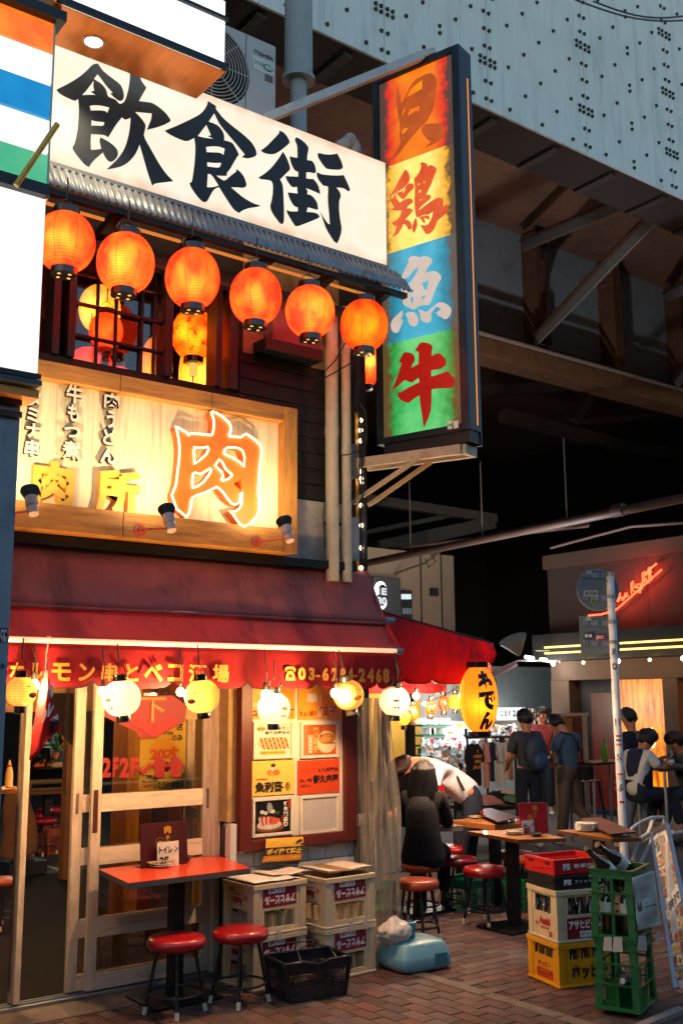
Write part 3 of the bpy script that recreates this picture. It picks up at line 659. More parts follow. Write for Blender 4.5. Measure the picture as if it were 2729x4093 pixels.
band('cross_bar', 746, 797, FR, xr_ + .012, -.03)
band('large_white_panel', 800, 1500, MATS['lit_white'])
band('cross_bar', 1502, 1528, FR, xr_ + .012, -.03, 175); band('cross_bar', 1531, 1556, mat('navy_frame2', '39434a', rough=.4), xr_ + .01, -.05, 175)
band('cross_bar', 40, 85, FR, xr_ + .06, -.05)
MB().box((xr_ + .001, LY - .005, pz(200, 800, LY)), (xr_ + .012, LY + .2, pz(200, 87, LY))).build('edge_trim', mat('trim_white', 'c8c4b4', rough=.4), tw)
MB().box((1.2, LY + .02, 5.98), (xr_ + .05, LY + .45, 6.9)).build('upper_box', mat('copper_skin', 'c06a2c', rough=.3, metal=.6), tw)
COP = mat('copper', 'e89040', rough=.3, metal=.3, var=.12, scale=2, stretch=(9, 1, 1))
MB().box((1.5, LY + .0, pz(160, 1580, LY) - .02), (pxx(158, 1560, LY), LY + .42, pz(160, 1560, LY))).build('base_soffit', COP, tw)
# projecting box
zc_ = 6.028
xb, xe2 = pxx(222, 75, LY), 3.285
MB().box((xb, LY, zc_ + .035), (xe2 - .012, LY + .4, 6.55)).build('lit_fascia', emat('lit_white2', (1, .99, .93), 1.5), tw)
f = MB(); f.box((xb, LY - .02, zc_ + .004), (xe2, LY - .002, zc_ + .05)); f.build('fascia_trim', FR, tw)
MB().box((xb, LY - .025, zc_ + .37), (xe2 + .004, LY + .4, zc_ + .395)).build('fascia_trim', FR, tw)
MB().box((xb, LY, zc_ - .001), (xe2, LY + .4, zc_ + .003)).build('copper_soffit', COP, tw)
c = on(375, 165, z=zc_)
dl = MB().lathe([(.07, 0), (.07, -.006), (.055, -.008), (.055, 0)], (c.x, c.y, zc_ - .001), 28).build('downlight', WHITEP, tw, smooth=True)
MB().cyl((c.x, c.y, zc_ - .004), (c.x, c.y, zc_ - .003), .054, n=28).build('lens', emat('lens_white', (1, .97, .85), 12), dl)
l = bpy.data.lights.new('downlight_beam', 'SPOT'); l.energy = 45; l.color = (1, .8, .5); l.spot_size = 1.9; l.spot_blend = .6; l.shadow_soft_size = .05
o = bpy.data.objects.new('downlight_beam', l); COL.objects.link(o); setw(o, dl, wm(dl).inverted() @ Matrix.Translation((c.x, c.y, zc_ - .02)))
# rod and clamps
a, b = on(231, 496, y=5.45), on(65, 742, y=5.52)
MB().cyl(a, b, .017, n=14).build('brass_rod', mat('brass', 'c09a4a', rough=.35, metal=.8), tw, smooth=True)
# grey post under it
PX = mat('post_paint', '8e9aa2', rough=.5, var=.08, dirt='454c52')
f = MB().box((.4, LY + .12, 0), (pxx(42, 2450, LY + .12), LY + .5, pz(80, 1585, LY + .12)))
post = f.build('post', PX, tw)
for y in (1600, 1648): MB().box((.4, LY + .09, pz(85, y + 22, LY + .1)), (pxx(88, y, LY + .1), LY + .5, pz(85, y, LY + .1))).build('clamp', mat('clamp_dark', '2a3034'), tw)
for (x, y, r, c_) in ((22, 2600, 10, 'hex'), ):
    pass
stk = MB(); rect(stk, 0, 2510, 30, 2568, LY + .12, -.003, -.001); stk.build('sticker', INK, tw)
for i, t in enumerate(('AH', 'LL', 'YE')): ptxt(t, 3, 2514 + i * 18, 27, 2530 + i * 18, LY + .115, WHITEINK, tw, bold=.04)
stk = MB(); c = on(10, 2663, y=LY + .117); stk.cyl((c.x, c.y, c.z), (c.x, c.y + .002, c.z), .016, n=16); stk.build('round_sticker', mat('blue_sticker', '2a4a8a'), tw)
ptxt('G', 0, 2652, 8, 2674, LY + .114, mat('green_stk', '2f8a4a'), tw, bold=.1)
# =============== board with the big character ===============
BY = 6.34; FYf = 6.26
ms = thing('meat_restaurant_sign', 'wood framed lit board with a big orange neon-edged character and small raised letters', 'sign', (3.4, BY, 2.9))
OT, OB = pz(1200, 1637, FYf), pz(1175, 2212, FYf); OR = pxx(1188, 1900, FYf)
IT, IB = pz(1140, 1697, BY), pz(1114, 2124, BY); IR = pxx(1133, 1900, BY)
print('niku', OT, OB, OR, IT, IB, IR)
MB().box((1.4, BY, IB - .05), (IR + .05, BY + .1, IT + .05)).build('board', mat('sign_board', 'f4e0b4', rough=.7, var=.1, scale=3, stretch=(14, 1, .6), dirt='a8722a', dirt_amt=.6, dscale=2.5), ms)
SW = mat('sign_wood', 'b87c34', rough=.6, var=.3, scale=4, stretch=(1, 8, 8), dirt='3a200e', dscale=3, bump=.15)
SWv = mat('sign_wood_v', 'b87c34', rough=.6, var=.3, scale=4, stretch=(8, 8, 1), dirt='3a200e', dscale=3, bump=.15)
t = OT - IT + .0
for a, b in ((1.4, 2.9), (2.904, 3.6), (3.604, OR - .12)): MB().box((a, FYf, IT - .004), (b, BY + .1, OT)).build('frame_board', SW, ms, bevel=.004)
for a, b in ((1.4, 2.95), (2.954, OR - .12)): MB().box((a, FYf, OB), (b, BY + .1, IB + .004)).build('frame_board', SW, ms, bevel=.004)
MB().prism([(OR - .118, FYf - .004, OB), (OR, FYf - .004, OB), (OR, FYf - .004, OT), (OR - .118, FYf - .004, OT)], (0, .18, 0)).build('frame_board', SWv, ms, bevel=.004)
RD = mat('sign_letter_white', 'f0e4cc', rough=.5, var=.05)
RDs = mat('sign_letter_side', '4a2c14', rough=.6)
def raised(body, box, bold=.03, th=.035, mf=RD, ms_=RDs):
    x0, y0, x1, y1 = [v / 2.24 for v in box]; y0 += 1500; y1 += 1500
    ptxt(body, x0, y0, x1, y1, BY, ms_, ms, bold=bold, thick=th, lift=.001); ptxt(body, x0, y0, x1, y1, BY, mf, ms, bold=bold, lift=th + .003)
for ch, bx in (('タ', (205, 140, 350, 290)), ('ミ', (225, 300, 330, 430)), ('ナ', (215, 440, 350, 570)), ('串', (205, 590, 335, 735)), ('牛', (575, 95, 725, 265)), ('も', (590, 270, 690, 425)), ('つ', (555, 470, 700, 570)), ('煮', (540, 600, 705, 765)), ('肉', (915, 170, 1048, 310)), ('う', (935, 325, 1010, 485)), ('ど', (905, 490, 1030, 635)), ('ん', (880, 660, 1025, 800))): raised(ch, bx)
GD = mat('gold_letter', 'f8b848', rough=.3, metal=.08, coat=.5)
raised('肉', (275, 780, 635, 1175), .05, .05, GD, GD); raised('所', (835, 850, 1230, 1260), .045, .05, GD, GD)
C4 = lambda x, y: on(660 + x / 3.733, 1620 + y / 3.733, y=BY - .075)
sil = [(145,320),(180,335),(245,375),(310,410),(345,455),(362,430),(400,425),(540,435),(690,450),(705,400),(718,300),(715,220),(690,150),(675,115),(695,98),(760,120),(850,180),(930,250),(965,310),(970,370),(945,450),(950,470),(1040,475),(1120,480),(1160,450),(1195,430),(1250,460),(1340,530),(1400,590),(1425,650),(1425,730),(1400,900),(1385,1100),(1375,1300),(1390,1480),(1385,1600),(1330,1690),(1250,1770),(1170,1810),(1110,1780),(1060,1720),(1010,1640),(950,1585),(1040,1580),(1100,1540),(1130,1470),(1138,1300),(1112,1310),(1110,1400),(1090,1455),(1040,1485),(980,1470),(920,1400),(860,1310),(800,1250),(755,1222),(680,1260),(600,1300),(470,1345),(395,1385),(378,1440),(370,1530),(345,1620),(305,1672),(250,1620),(165,1555),(90,1345),(150,1200),(170,1050),(200,800),(205,650),(195,520),(170,400)]
holes = [[(440,640),(560,640),(625,622),(638,660),(600,740),(520,810),(430,880),(420,700),(430,620)], [(430,1010),(520,1030),(600,985),(660,945),(680,965),(650,1030),(560,1150),(470,1215),(400,1235),(395,1150),(410,1020)], [(875,670),(920,635),(1000,630),(1090,645),(1145,685),(1172,770),(1165,920),(1100,850),(1000,790),(920,755),(868,720)], [(800,812),(840,850),(890,950),(985,1040),(980,1060),(925,1105),(850,1130),(835,1110),(855,1050),(830,990),(735,905)], [(1140,1100),(1135,1280),(1060,1200),(1000,1165),(1090,1140)]]
nk = trace([sil] + holes, lambda x, y: on(660 + x / 3.733, 1620 + y / 3.733, y=BY - .075), mat('orange_letter', 'd4601a', rough=.45, var=.05, emit='e8701a', estr=.12), ms, 'large_letter', .066, lift=-.068)
NE = emat('neon_amber', (1, .66, .3), 9)
for P in [sil] + holes[:4]:
    MB().tube([C4(x, y) + Vector((0, -.012, 0)) for x, y in P], .0062, 6, closed=True).build('neon_tube', NE, nk)
# spot lamps on arms
HOUS = mat('lamp_housing', 'b8a49c', rough=.5, var=.12, dirt='7a5048'); FIN = mat('lamp_fins', '181616', rough=.4); ARM = mat('red_arm', 'b04a30', rough=.5)
def spotlamp(px, py, apx, apy, lab):
    """px,py: mid of lamp body; apx,apy: base plate on the frame"""
    c = on(px, py, y=FYf - .42); bpt = on(apx, apy, y=FYf)
    t = thing('sign_spot_lamp', lab, 'lamp', (bpt.x, FYf, bpt.z), group='spot lamps on arms below the board')
    up = (Vector((c.x, BY, c.z + .55)) - c).normalized(); up = (up + Vector((0, -.0, .6))).normalized()
    M = up.to_track_quat('Z', 'Y').to_matrix().to_4x4()
    f = MB(); f.lathe([(.022, -.1), (.03, -.098), (.03, -.045), (.036, -.043), (.037, -.04), (.037, .02), (.033, .022)], c, 20, M); f.build('housing', HOUS, t, smooth=True)
    f = MB(); f.lathe([(.034, .022), (.052, .07), (.054, .08), (.05, .082), (.045, .07)], c, 24, M)
    for k in range(24):
        a = 2 * PI * k / 24; p = Vector((.036 * math.cos(a), .036 * math.sin(a), .024)); q = Vector((.055 * math.cos(a), .055 * math.sin(a), .072)); f.cyl(M @ p + c, M @ q + c, .003, n=4)
    f.build('heat_sink', FIN, t)
    MB().lathe([(.047, .081), (1e-5, .084)], c, 24, M).build('lens', emat('lamp_lens', (1, .92, .75), 14), t)
    e = c - up * .08
    MB().tube([Vector((bpt.x, FYf - .02, bpt.z)), Vector((bpt.x + .02, FYf - .06, bpt.z)), e + Vector((-.03, 0, 0)), e], .009, 8).build('arm', ARM, t, smooth=True)
    MB().lathe([(.045, 0), (.042, .008), (.02, .012), (.018, .03), (1e-5, .032)], (bpt.x, FYf - .001, bpt.z), 18, Matrix.Rotation(PI / 2, 4, 'X')).build('base_plate', ARM, t, smooth=True)
    l = bpy.data.lights.new('spot_beam', 'SPOT'); l.energy = 20; l.color = (1, .76, .45); l.spot_size = 2.6; l.spot_blend = .9; l.shadow_soft_size = .03
    o = bpy.data.objects.new('spot_beam', l); COL.objects.link(o)
    q = (Vector((c.x, BY, c.z + .62)) - c).normalized(); ML = Matrix.Translation(c + up * .1) @ (-q).to_track_quat('Z', 'Y').to_matrix().to_4x4()
    setw(o, t, wm(t).inverted() @ ML)
spotlamp(127, 2000, 40, 2055, 'leftmost of three spot lamps on arms lighting the wood framed board')
spotlamp(675, 2070, 558, 2120, 'middle one of three spot lamps below the big orange character')
spotlamp(1145, 2115, 1025, 2165, 'right one of three spot lamps at the corner of the wood framed board')
MB().box((.5, FY - .15, 2.84), (5.0, FY - .001, 2.9)).build('ledge', BLACKM, bld)
# =============== projecting vertical sign ===============
VP0 = Vector((5.2, 6.3, 0)); VD = Vector((.2, -.696, 0)).normalized(); VN = Vector((VD.y, -VD.x, 0))  # points to the left of the picture (-x)
if VN.x > 0: VN = -VN
def onV(px, py, off=0.):
    d = FWD + RGT * ((px - 1364.5) / FPX) - UPV * ((py - 2046.5) / FPX); P = VP0 + VN * off
    return CAM + d * ((P - CAM).dot(VN) / d.dot(VN))
vs = thing('vertical_sign', 'tall projecting sign in orange, yellow, blue and green with four large brush characters', 'sign', (5.3, 6, 3.8))
def vbox(b, s0, s1, n0, n1, z0, z1):
    ps = [VP0 + VD * s + VN * n for s, n in ((s0, n0), (s1, n0), (s1, n1), (s0, n1))]
    return b.prism([p + Z3 * z0 for p in ps], Z3 * (z1 - z0))
zT, zB = onV(1811, 213).z, onV(1848.7, 1696).z
sL, sR = 0., (onV(1830, 1000) - VP0).dot(VD)
print('vsign', zT, zB, sR)
cuts = [zT, onV(1813, 570).z, onV(1828, 929).z, onV(1843, 1305).z, zB]
def vmat(nm, c1, c2, border, s, edge):
    m = emat(nm, c1, s, c2, 4, .3, .7); N, L = m.node_tree.nodes, m.node_tree.links; b = N['Principled BSDF']
    tc = N.new('ShaderNodeTexCoord'); sx = N.new('ShaderNodeSeparateXYZ'); L.new(tc.outputs['Generated'], sx.inputs[0])
    r_ = N.new('ShaderNodeMath'); r_.operation = 'SUBTRACT'; r_.inputs[1].default_value = .5; L.new(sx.outputs[1], r_.inputs[0])
    a = N.new('ShaderNodeMath'); a.operation = 'ABSOLUTE'; L.new(r_.outputs[0], a.inputs[0])
    nz = N.new('ShaderNodeTexNoise'); nz.inputs['Scale'].default_value = 14; nz.inputs['Detail'].default_value = 9; nz.inputs['Roughness'].default_value = .75; L.new(tc.outputs['Object'], nz.inputs['Vector'])
    ma = N.new('ShaderNodeMath'); ma.operation = 'MULTIPLY_ADD'; ma.inputs[1].default_value = .36; L.new(nz.outputs[0], ma.inputs[0]); L.new(a.outputs[0], ma.inputs[2])
    mr = N.new('ShaderNodeMapRange'); mr.inputs[1].default_value = .54; mr.inputs[2].default_value = .6; L.new(ma.outputs[0], mr.inputs[0])
    m2 = N.new('ShaderNodeMapRange'); m2.inputs[1].default_value = .36; m2.inputs[2].default_value = .55; L.new(ma.outputs[0], m2.inputs[0]); x2 = N.new('ShaderNodeMix'); x2.data_type = 'RGBA'; L.new(m2.outputs[0], x2.inputs[0]); L.new(b.inputs['Emission Color'].links[0].from_socket, x2.inputs[6]); x2.inputs[7].default_value = (*srgb(edge), 1)
    mx = N.new('ShaderNodeMix'); mx.data_type = 'RGBA'; L.new(mr.outputs[0], mx.inputs[0]); L.new(x2.outputs[2], mx.inputs[6]); mx.inputs[7].default_value = (*srgb(border), 1)
    L.new(mx.outputs[2], b.inputs['Emission Color']); return m
VM = [vmat('v_orange', 'fb6a12', 'ff9a10', '4a3c34', .95, 'e8281c'), vmat('v_yellow', 'ffe98a', 'ffd040', '4c3420', 1.15, 'e8a018'), vmat('v_blue', '24a8cc', '5cc4e0', '6a5240', .85, '2c8098'), vmat('v_green', '3ccc68', '86e890', '6a4426', .85, '1f9a40')]
for k, nm in enumerate(('orange_face', 'yellow_face', 'blue_face', 'green_face')):
    vbox(MB(), sL, sR, -.02, .0, cuts[k + 1] + .002, cuts[k]).build(nm, VM[k], vs)
FRB = mat('sign_frame_navy', '1a2630', rough=.4, metal=.4, var=.2, dirt='3a444c')
th = .17
f = MB(); vbox(f, sL - .05, sL, -th, .03, zB - .05, zT + .05); f.build('frame_side', FRB, vs)
f = MB(); vbox(f, sR, sR + .07, -th, .03, zB - .05, zT + .05); f.build('frame_side', FRB, vs, bevel=.006)
f = MB(); vbox(f, sL, sR, -th, .03, zT, zT + .05); f.build('frame_top', FRB, vs)
f = MB(); vbox(f, sL, sR, -th, .03, zB - .05, zB); f.build('frame_bottom', FRB, vs)
f = MB(); vbox(f, sL - .05, sR + .07, -th + .001, -th + .02, zB - .15, zB - .051); vbox(f, sL, sR + .06, -th + .03, .0, zB - .14, zB - .051); f.build('base_box', mat('sign_base', '15181a', rough=.5), vs)
f = MB(); vbox(f, sR + .071, sR + .074, -th * .62, -th * .54, zB, zT - .2); f.build('side_glow_strip', emat('glow_strip', 'ff9a3c', .9), vs)
vbox(MB(), sL, sR, -th, -th + .004, zB, zT).build('rear_face', mat('rear_face', '3a3028'), vs)
st = MB()
for a_, b_ in (((1788, 1683), (1806, 1693)), ((1788, 1704), (1806, 1714)), ((1811, 1683), (1831, 1710))):
    p, q = onV(*a_, .031), onV(*b_, .031); s0, s1 = (p - VP0).dot(VD), (q - VP0).dot(VD); vbox(st, s0, s1, .031, .032, q.z, p.z)
st.build('sticker', WHITEINK, vs)
def vtrace(polys, ox, oy, s, mt, nm='lettering', lift=.004): return trace(polys, lambda x, y: onV(ox + x / s, oy + y / s), mt, vs, nm, .002, lift)
RG = emat('v_ink_red', 'c41e14', .62); OG = emat('v_ink_orange', 'f4682a', .85, 'e85020', 6); PK = emat('v_ink_pale', 'e2d0c6', .85, 'd8c4b4', 6); BR = emat('v_ink_brown', 'c4541a', .7, 'e2661c', 7)
# ox
vtrace([[(740,155),(690,220),(622,320),(690,352),(702,375),(698,500),(695,605),(620,645),(545,685),(570,610),(618,540),(620,470),(590,410),(530,370),(450,355),(385,370),(340,440),(292,560),(300,580),(345,585),(310,700),(270,830),(210,990),(130,1165),(210,1110),(290,1040),(410,930),(480,975),(565,992),(620,945),(700,890),(715,985),(620,1030),(500,1090),(300,1205),(255,1190),(262,1260),(300,1340),(400,1400),(500,1420),(560,1360),(640,1300),(718,1260),(725,1370),(745,1520),(775,1700),(795,1870),(808,1930),(830,1890),(900,1740),(950,1580),(966,1430),(965,1250),(968,1150),(985,1128),(1150,1112),(1370,1105),(1420,1070),(1440,1020),(1440,950),(1410,870),(1350,790),(1295,750),(1180,800),(960,868),(962,735),(1050,722),(1120,718),(1210,670),(1270,620),(1278,570),(1262,510),(1200,430),(1130,380),(1080,380),(968,435),(972,330),(990,280),(985,230),(940,185),(860,155)]], 1540, 1340, 5.227, RG)
# fish
for P in ([[(480,190),(490,240),(455,330),(400,450),(300,625),(340,605),(400,600),(450,590),(520,520),(620,400),(705,350),(680,420),(620,540),(560,630),(500,700),(440,680),(370,675),(315,700),(330,790),(350,880),(365,1000),(362,1100),(400,1160),(480,1195),(540,1235),(600,1245),(680,1190),(780,1145),(905,1155),(950,1100),(990,980),(1040,850),(1100,700),(1165,610),(1170,560),(1140,500),(1080,455),(980,440),(900,460),(830,490),(900,360),(980,260),(985,215),(950,165),(870,130),(780,130),(710,160),(640,130),(580,120),(520,140)],
            [(765,700),(905,625),(895,740),(870,840),(800,800),(795,745)], [(512,815),(600,828),(600,860),(525,915)], [(528,978),(590,980),(580,1080),(550,1145),(535,1050)], [(845,938),(780,960),(735,1045),(825,1000)]],
          [[(355,1262),(280,1330),(170,1430),(120,1530),(115,1600),(140,1690),(220,1740),(280,1710),(320,1620),(355,1530),(370,1450),(320,1455),(355,1390),(372,1320)]],
          [[(425,1330),(480,1295),(600,1290),(650,1340),(692,1420),(690,1500),(660,1570),(610,1600),(540,1580),(490,1530),(470,1430),(440,1370)]],
          [[(698,1235),(780,1260),(860,1300),(950,1230),(1040,1150),(1110,1095),(1200,1095),(1290,1130),(1360,1190),(1385,1260),(1365,1350),(1300,1430),(1250,1450),(1190,1420),(1150,1385),(1070,1375),(1110,1340),(1050,1320),(1130,1260),(1165,1235),(1110,1195),(1060,1185),(980,1290),(955,1340),(968,1430),(940,1500),(870,1520),(790,1500),(740,1440),(730,1350)]]):
    vtrace(P, 1540, 1000, 5.227, PK)
# chicken
for P in ([[(422,298),(370,380),(290,520),(220,660),(140,790),(70,885),(180,815),(300,750),(420,660),(500,560),(518,480),(500,400),(460,330)]],
          [[(480,592),(440,650),(360,760),(240,795),(270,840),(330,905),(375,932),(430,880),(500,780),(590,710),(605,620),(560,600)], [(440,675),(420,730),(385,795),(362,765)]],
          [[(75,895),(130,915),(165,905),(225,790),(215,850),(240,920),(310,1000),(400,930),(500,905),(560,925),(583,980),(570,1000),(520,1030),(460,1080),(455,1120),(530,1115),(575,1150),(565,1190),(490,1270),(420,1345),(500,1370),(540,1420),(565,1510),(545,1545),(490,1568),(440,1470),(385,1440),(330,1550),(260,1660),(140,1725),(200,1620),(240,1480),(190,1480),(140,1440),(150,1400),(240,1370),(310,1280),(345,1160),(250,1165),(120,1150),(190,1100),(150,1030)]],
          [[(640,1310),(600,1380),(570,1480),(562,1580),(600,1635),(640,1560),(672,1460),(660,1360)]],
          [[(760,150),(728,190),(755,215),(735,310),(690,400),(600,500),(615,600),(622,720),(618,850),(615,1000),(618,1100),(635,1240),(650,1300),(700,1300),(800,1250),(900,1250),(1010,1180),(960,1350),(900,1450),(850,1475),(735,1465),(790,1560),(850,1660),(920,1650),(1000,1590),(1050,1480),(1090,1370),(1200,1280),(1290,1200),(1330,1080),(1310,1050),(1250,1045),(1205,1085),(1215,940),(1180,900),(1110,885),(1040,920),(880,1020),(720,1150),(705,1130),(770,1060),(930,930),(958,880),(940,835),(860,830),(900,730),(960,610),(1010,470),(1080,310),(1050,250),(940,205),(900,250),(880,200),(830,165)],
           [(745,595),(680,645),(682,605)], [(840,540),(795,575),(820,590)], [(760,730),(705,740),(712,810)], [(775,915),(720,935),(722,968)]],
          [[(700,1300),(760,1360),(800,1420),(825,1430),(832,1370),(800,1310),(850,1330),(915,1355),(930,1310),(900,1255)]]):
    vtrace(P, 1540, 620, 5.227, OG)
# shell
for P in ([[(330,450),(315,650),(325,850),(350,1050),(395,1270),(370,1450),(410,1560),(330,1720),(210,1920),(330,1830),(450,1680),(600,1480),(720,1350),(800,1250),(870,1210),(930,1120),(1040,900),(1090,620),(1110,430),(1100,300),(1000,200),(850,250),(700,330),(580,480),(480,700),(410,810),(390,600)],
            [(825,345),(820,520),(740,560),(505,695),(600,500)], [(505,875),(480,980),(420,1060),(440,940)], [(775,845),(765,950),(680,960),(540,1060),(570,920),(650,900)], [(470,1290),(560,1290),(440,1415),(420,1350)]],
          [[(880,1210),(1050,1195),(1200,1215),(1260,1290),(1270,1400),(1200,1500),(1050,1600),(870,1670),(990,1560),(900,1490),(830,1400),(805,1290)]]):
    vtrace(P, 1520, 250, 4.9, BR)
# carrying arms
tops = thing('sign_support_bar', 'white steel bar holding the top of the tall projecting sign', 'bracket', on(1060, 475, y=6.5))
a, b = on(1058, 476, y=6.5), onV(1688, 222, .04)
MB().beam(a, b, .05, .07).build('bar', mat('white_steel', 'b4b4b2', rough=.45, dirt='6a4a3a', dirt_amt=.4, dscale=8), tops)
MB().beam(b, onV(1740, 205, .0), .05, .05).build('bar_end', MATS['white_steel'], tops)
MB().beam(on(1430, 620, y=6.5), onV(1500, 585, -.1), .04, .04).build('bar', mat('rust_bar', '8a4a30', rough=.6), tops)
sb = thing('sign_bracket', 'cream steel bracket carrying the bottom of the tall projecting sign', 'bracket', on(1420, 1800, y=6.45))
BRK = mat('bracket_cream', 'b9a88a', rough=.5, dirt='5a4030', dscale=10)
zz = onV(1860, 1800, -.05).z
for n_ in (.0, -th + .02):
    a = on(1405 if n_ == 0 else 1470, 1800, y=6.5); b = VP0 + VD * (sR - .02) + VN * n_; b.z = zz
    a = Vector((a.x, 6.5, zz)); MB().beam(a, b, .04, .075).build('rail', BRK, sb)
    mid = a.lerp(b, .62) - Z3 * .03; MB().beam(Vector((a.x, 6.5, zz - .32)), mid, .03, .03).build('stay', BRK, sb)
MB().beam(VP0 + VD * (sR - .0) + Z3 * zz, VP0 + VD * sR - VN * th * -1 * -1 + Z3 * zz, .04, .075).build('rail', BRK, sb)
# junction boxes and cables on the corner
jb = thing('junction_box', 'grey electrical box beside the downpipes under the sign bracket', 'electrical box', on(1420, 1850, y=6.5), group='electrical boxes on the corner')
f = MB(); rect(f, 1400, 1775, 1430, 1910, 6.45, 0, .09); f.build('case', mat('box_blue_grey', '6b7884', rough=.5), jb, bevel=.004)
jb = thing('junction_box', 'pale grey electrical box above the awning on the building corner', 'electrical box', on(1425, 2150, y=6.5), group='electrical boxes on the corner')
f = MB(); rect(f, 1405, 2068, 1437, 2235, 6.45, 0, .09); f.build('case', mat('box_grey', '9aa0a4', rough=.5), jb, bevel=.004)
rr_ = random.Random(11)
CBM = mat('cable_rubber', '1a1614', rough=.6)
for i, P in enumerate(([(1425, 1400), (1430, 1480), (1422, 1600), (1440, 1700), (1450, 1790), (1445, 1900), (1450, 2000), (1440, 2080), (1448, 2200)], [(1432, 1420), (1440, 1520), (1428, 1590), (1462, 1650), (1466, 1760), (1440, 1830), (1432, 1920), (1450, 1960)], [(1302, 1480), (1340, 1440), (1380, 1370), (1400, 1330)], [(1215, 1525), (1300, 1510), (1370, 1470), (1420, 1440)], [(1365, 1820), (1400, 1815), (1440, 1800)], [(1300, 2190), (1296, 2130), (1292, 2070), (1298, 2010)], [(1446, 1990), (1420, 2030), (1405, 2060)])):
    o = MB().tube([on(x, y, y=6.36 if i < 5 else 6.4) for x, y in P], .008 if i < 2 else .005, 6).build('loose_cable', CBM)
    tag(o, ['thick black cable hanging down the corner of the building', 'twisted black cable beside the corner downpipe', 'thin wire looping over the thicker downpipe', 'thin wire stretched from the dark planks to the corner', 'wire tied round the downpipes at the sign bracket', 'wire stapled down the white stucco pillar', 'short wire running into the pale electrical box'][i], 'cable', 'loose cables on the corner')
MB().tube([on(1452, 2030, y=6.5), on(1456, 2100, y=6.5), on(1453, 2230, y=6.5)], .016, 8).build('conduit', mat('conduit_grey', '4a4846'), jb)
lbs = thing('bulb_string', 'vertical string of round warm bulbs running down the corner of the building', 'light string', on(1440, 1600, y=6.62))
for y in (1680, 1720, 1762, 1845, 1885, 1912, 1930, 2020, 2100, 2190, 2270):
    c = on(1441 if y < 1900 else 1443, y, y=6.5); MB().sphere(c, .018, 12, 8).build('bulb', emat('string_bulb', (1, .7, .38), 6), lbs, smooth=True)
MB().cyl(on(1437, 1640, y=6.52), on(1440, 2290, y=6.52), .008, n=6).build('cord', CBM, lbs)
f = MB(); rect(f, 1422, 1650, 1437, 2290, 6.53, 0, .015); f.build('backing_strip', mat('gold_strip', 'b8873c', rough=.5), lbs)
# =============== awning ===============
aw = thing('red_awning', 'faded red canvas awning with yellow lettering over the restaurant front', 'awning', (3.4, 6.3, 1.9))
def cloth(nm, col, d1, emis=0, trans=.35, dr='5a3036'):
    m = mat(nm, col, rough=.85, var=.12, scale=2.5, dirt=dr, dirt_amt=.8, dscale=1.5, bump=.35, bscale=30, stretch=(2.2, 1, .8))
    N, L = m.node_tree.nodes, m.node_tree.links; b = N['Principled BSDF']
    tl = N.new('ShaderNodeBsdfTranslucent'); L.new(b.inputs['Base Color'].links[0].from_socket, tl.inputs[0])
    mx = N.new('ShaderNodeMixShader'); mx.inputs[0].default_value = trans; L.new(b.outputs[0], mx.inputs[1]); L.new(tl.outputs[0], mx.inputs[2]); L.new(mx.outputs[0], N['Material Output'].inputs[0]); return m
CU = cloth('canvas_upper', 'b4605a', 1, trans=.12, dr='4a3036'); CL = cloth('canvas_lower', 'f05a4e', 1, trans=.25, dr='a8343a'); CV = cloth('canvas_valance', 'b01a20', 1, trans=.35, dr='7a1018')
XA, XB = .5, 5.16
zk = 2.45
def up(u, v):
    x = XA + u * (XB - XA + (.04 if v < 0 else .04 * v)); w = math.sin(PI * v)
    q = noise.noise(Vector((x * 2.2, v * 2.5, 0))) * .022 * w + noise.noise(Vector((x * 7 + v * 3, v * 3, 5))) * .009 * w
    return Vector((x, 6.5 - .2 * v - q, 2.86 - .41 * v - .02 * w * (1 + math.sin(x * 2.1)) * .5 + q * .5))
MB().grid(up, 80, 10).build('upper_canopy', CU, aw, smooth='all', solid=.004)
def lo(u, v):
    x = XA + u * (XB - XA + .02); w = math.sin(PI * v)
    q = noise.noise(Vector((x * 2.6 + v, v * 2, 9))) * .018 * w + noise.noise(Vector((x * 6 - v * 3, v * 3, 3))) * .006 * w
    return Vector((x, 6.325 - .215 * v - q, 2.425 - .19 * v - .018 * w + q * .5))
MB().grid(lo, 80, 8).build('lower_canopy', CL, aw, smooth='all', solid=.004)
MB().cyl((XA, 6.305, 2.435), (XB + .06, 6.305, 2.435), .014, n=8).build('seam_roll', CU, aw)
MB().tube([(XB + .015, 6.5 - .2 * t - .0, 2.86 - .41 * t) for t in (0, .25, .5, .75, 1)], .012, 6).build('end_hem', CU, aw)
MB().add([(XB + .02, 6.5, 2.86), (XB + .04, 6.3, 2.45), (XB + .02, 6.11, 2.235), (XB + .0, 6.5, 2.235)], [(0, 1, 2, 3)]).build('end_panel', CL, aw, solid=.003)
BAR = mat('front_bar_glow_paint', 'f2e2c4', rough=.35, var=.05, dirt='a8703a', dirt_amt=.35, dscale=6, emit='ffc890', estr=.55)  # cream paint; the bulbs' light on the bar is put in as emission
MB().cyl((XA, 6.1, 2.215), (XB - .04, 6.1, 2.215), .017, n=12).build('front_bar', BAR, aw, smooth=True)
MB().cyl((XB - .04, 6.1, 2.215), (XB + .02, 6.1, 2.215), .024, n=12).build('bar_cap', mat('bar_blue', '7c8c98', rough=.4), aw, smooth=True)
MB().cyl((XB + .02, 6.29, 2.46), (XB + .1, 6.29, 2.46), .026, n=12).build('upper_bar_cap', MATS['bar_blue'], aw, smooth=True)
nx = [.3, .65, 1.0, 1.3, 1.6, 1.9] + [pxx(x, 2740, 6.1) for x in (50, 362, 682, 985, 1115, 1255, 1500)] + [5.14]
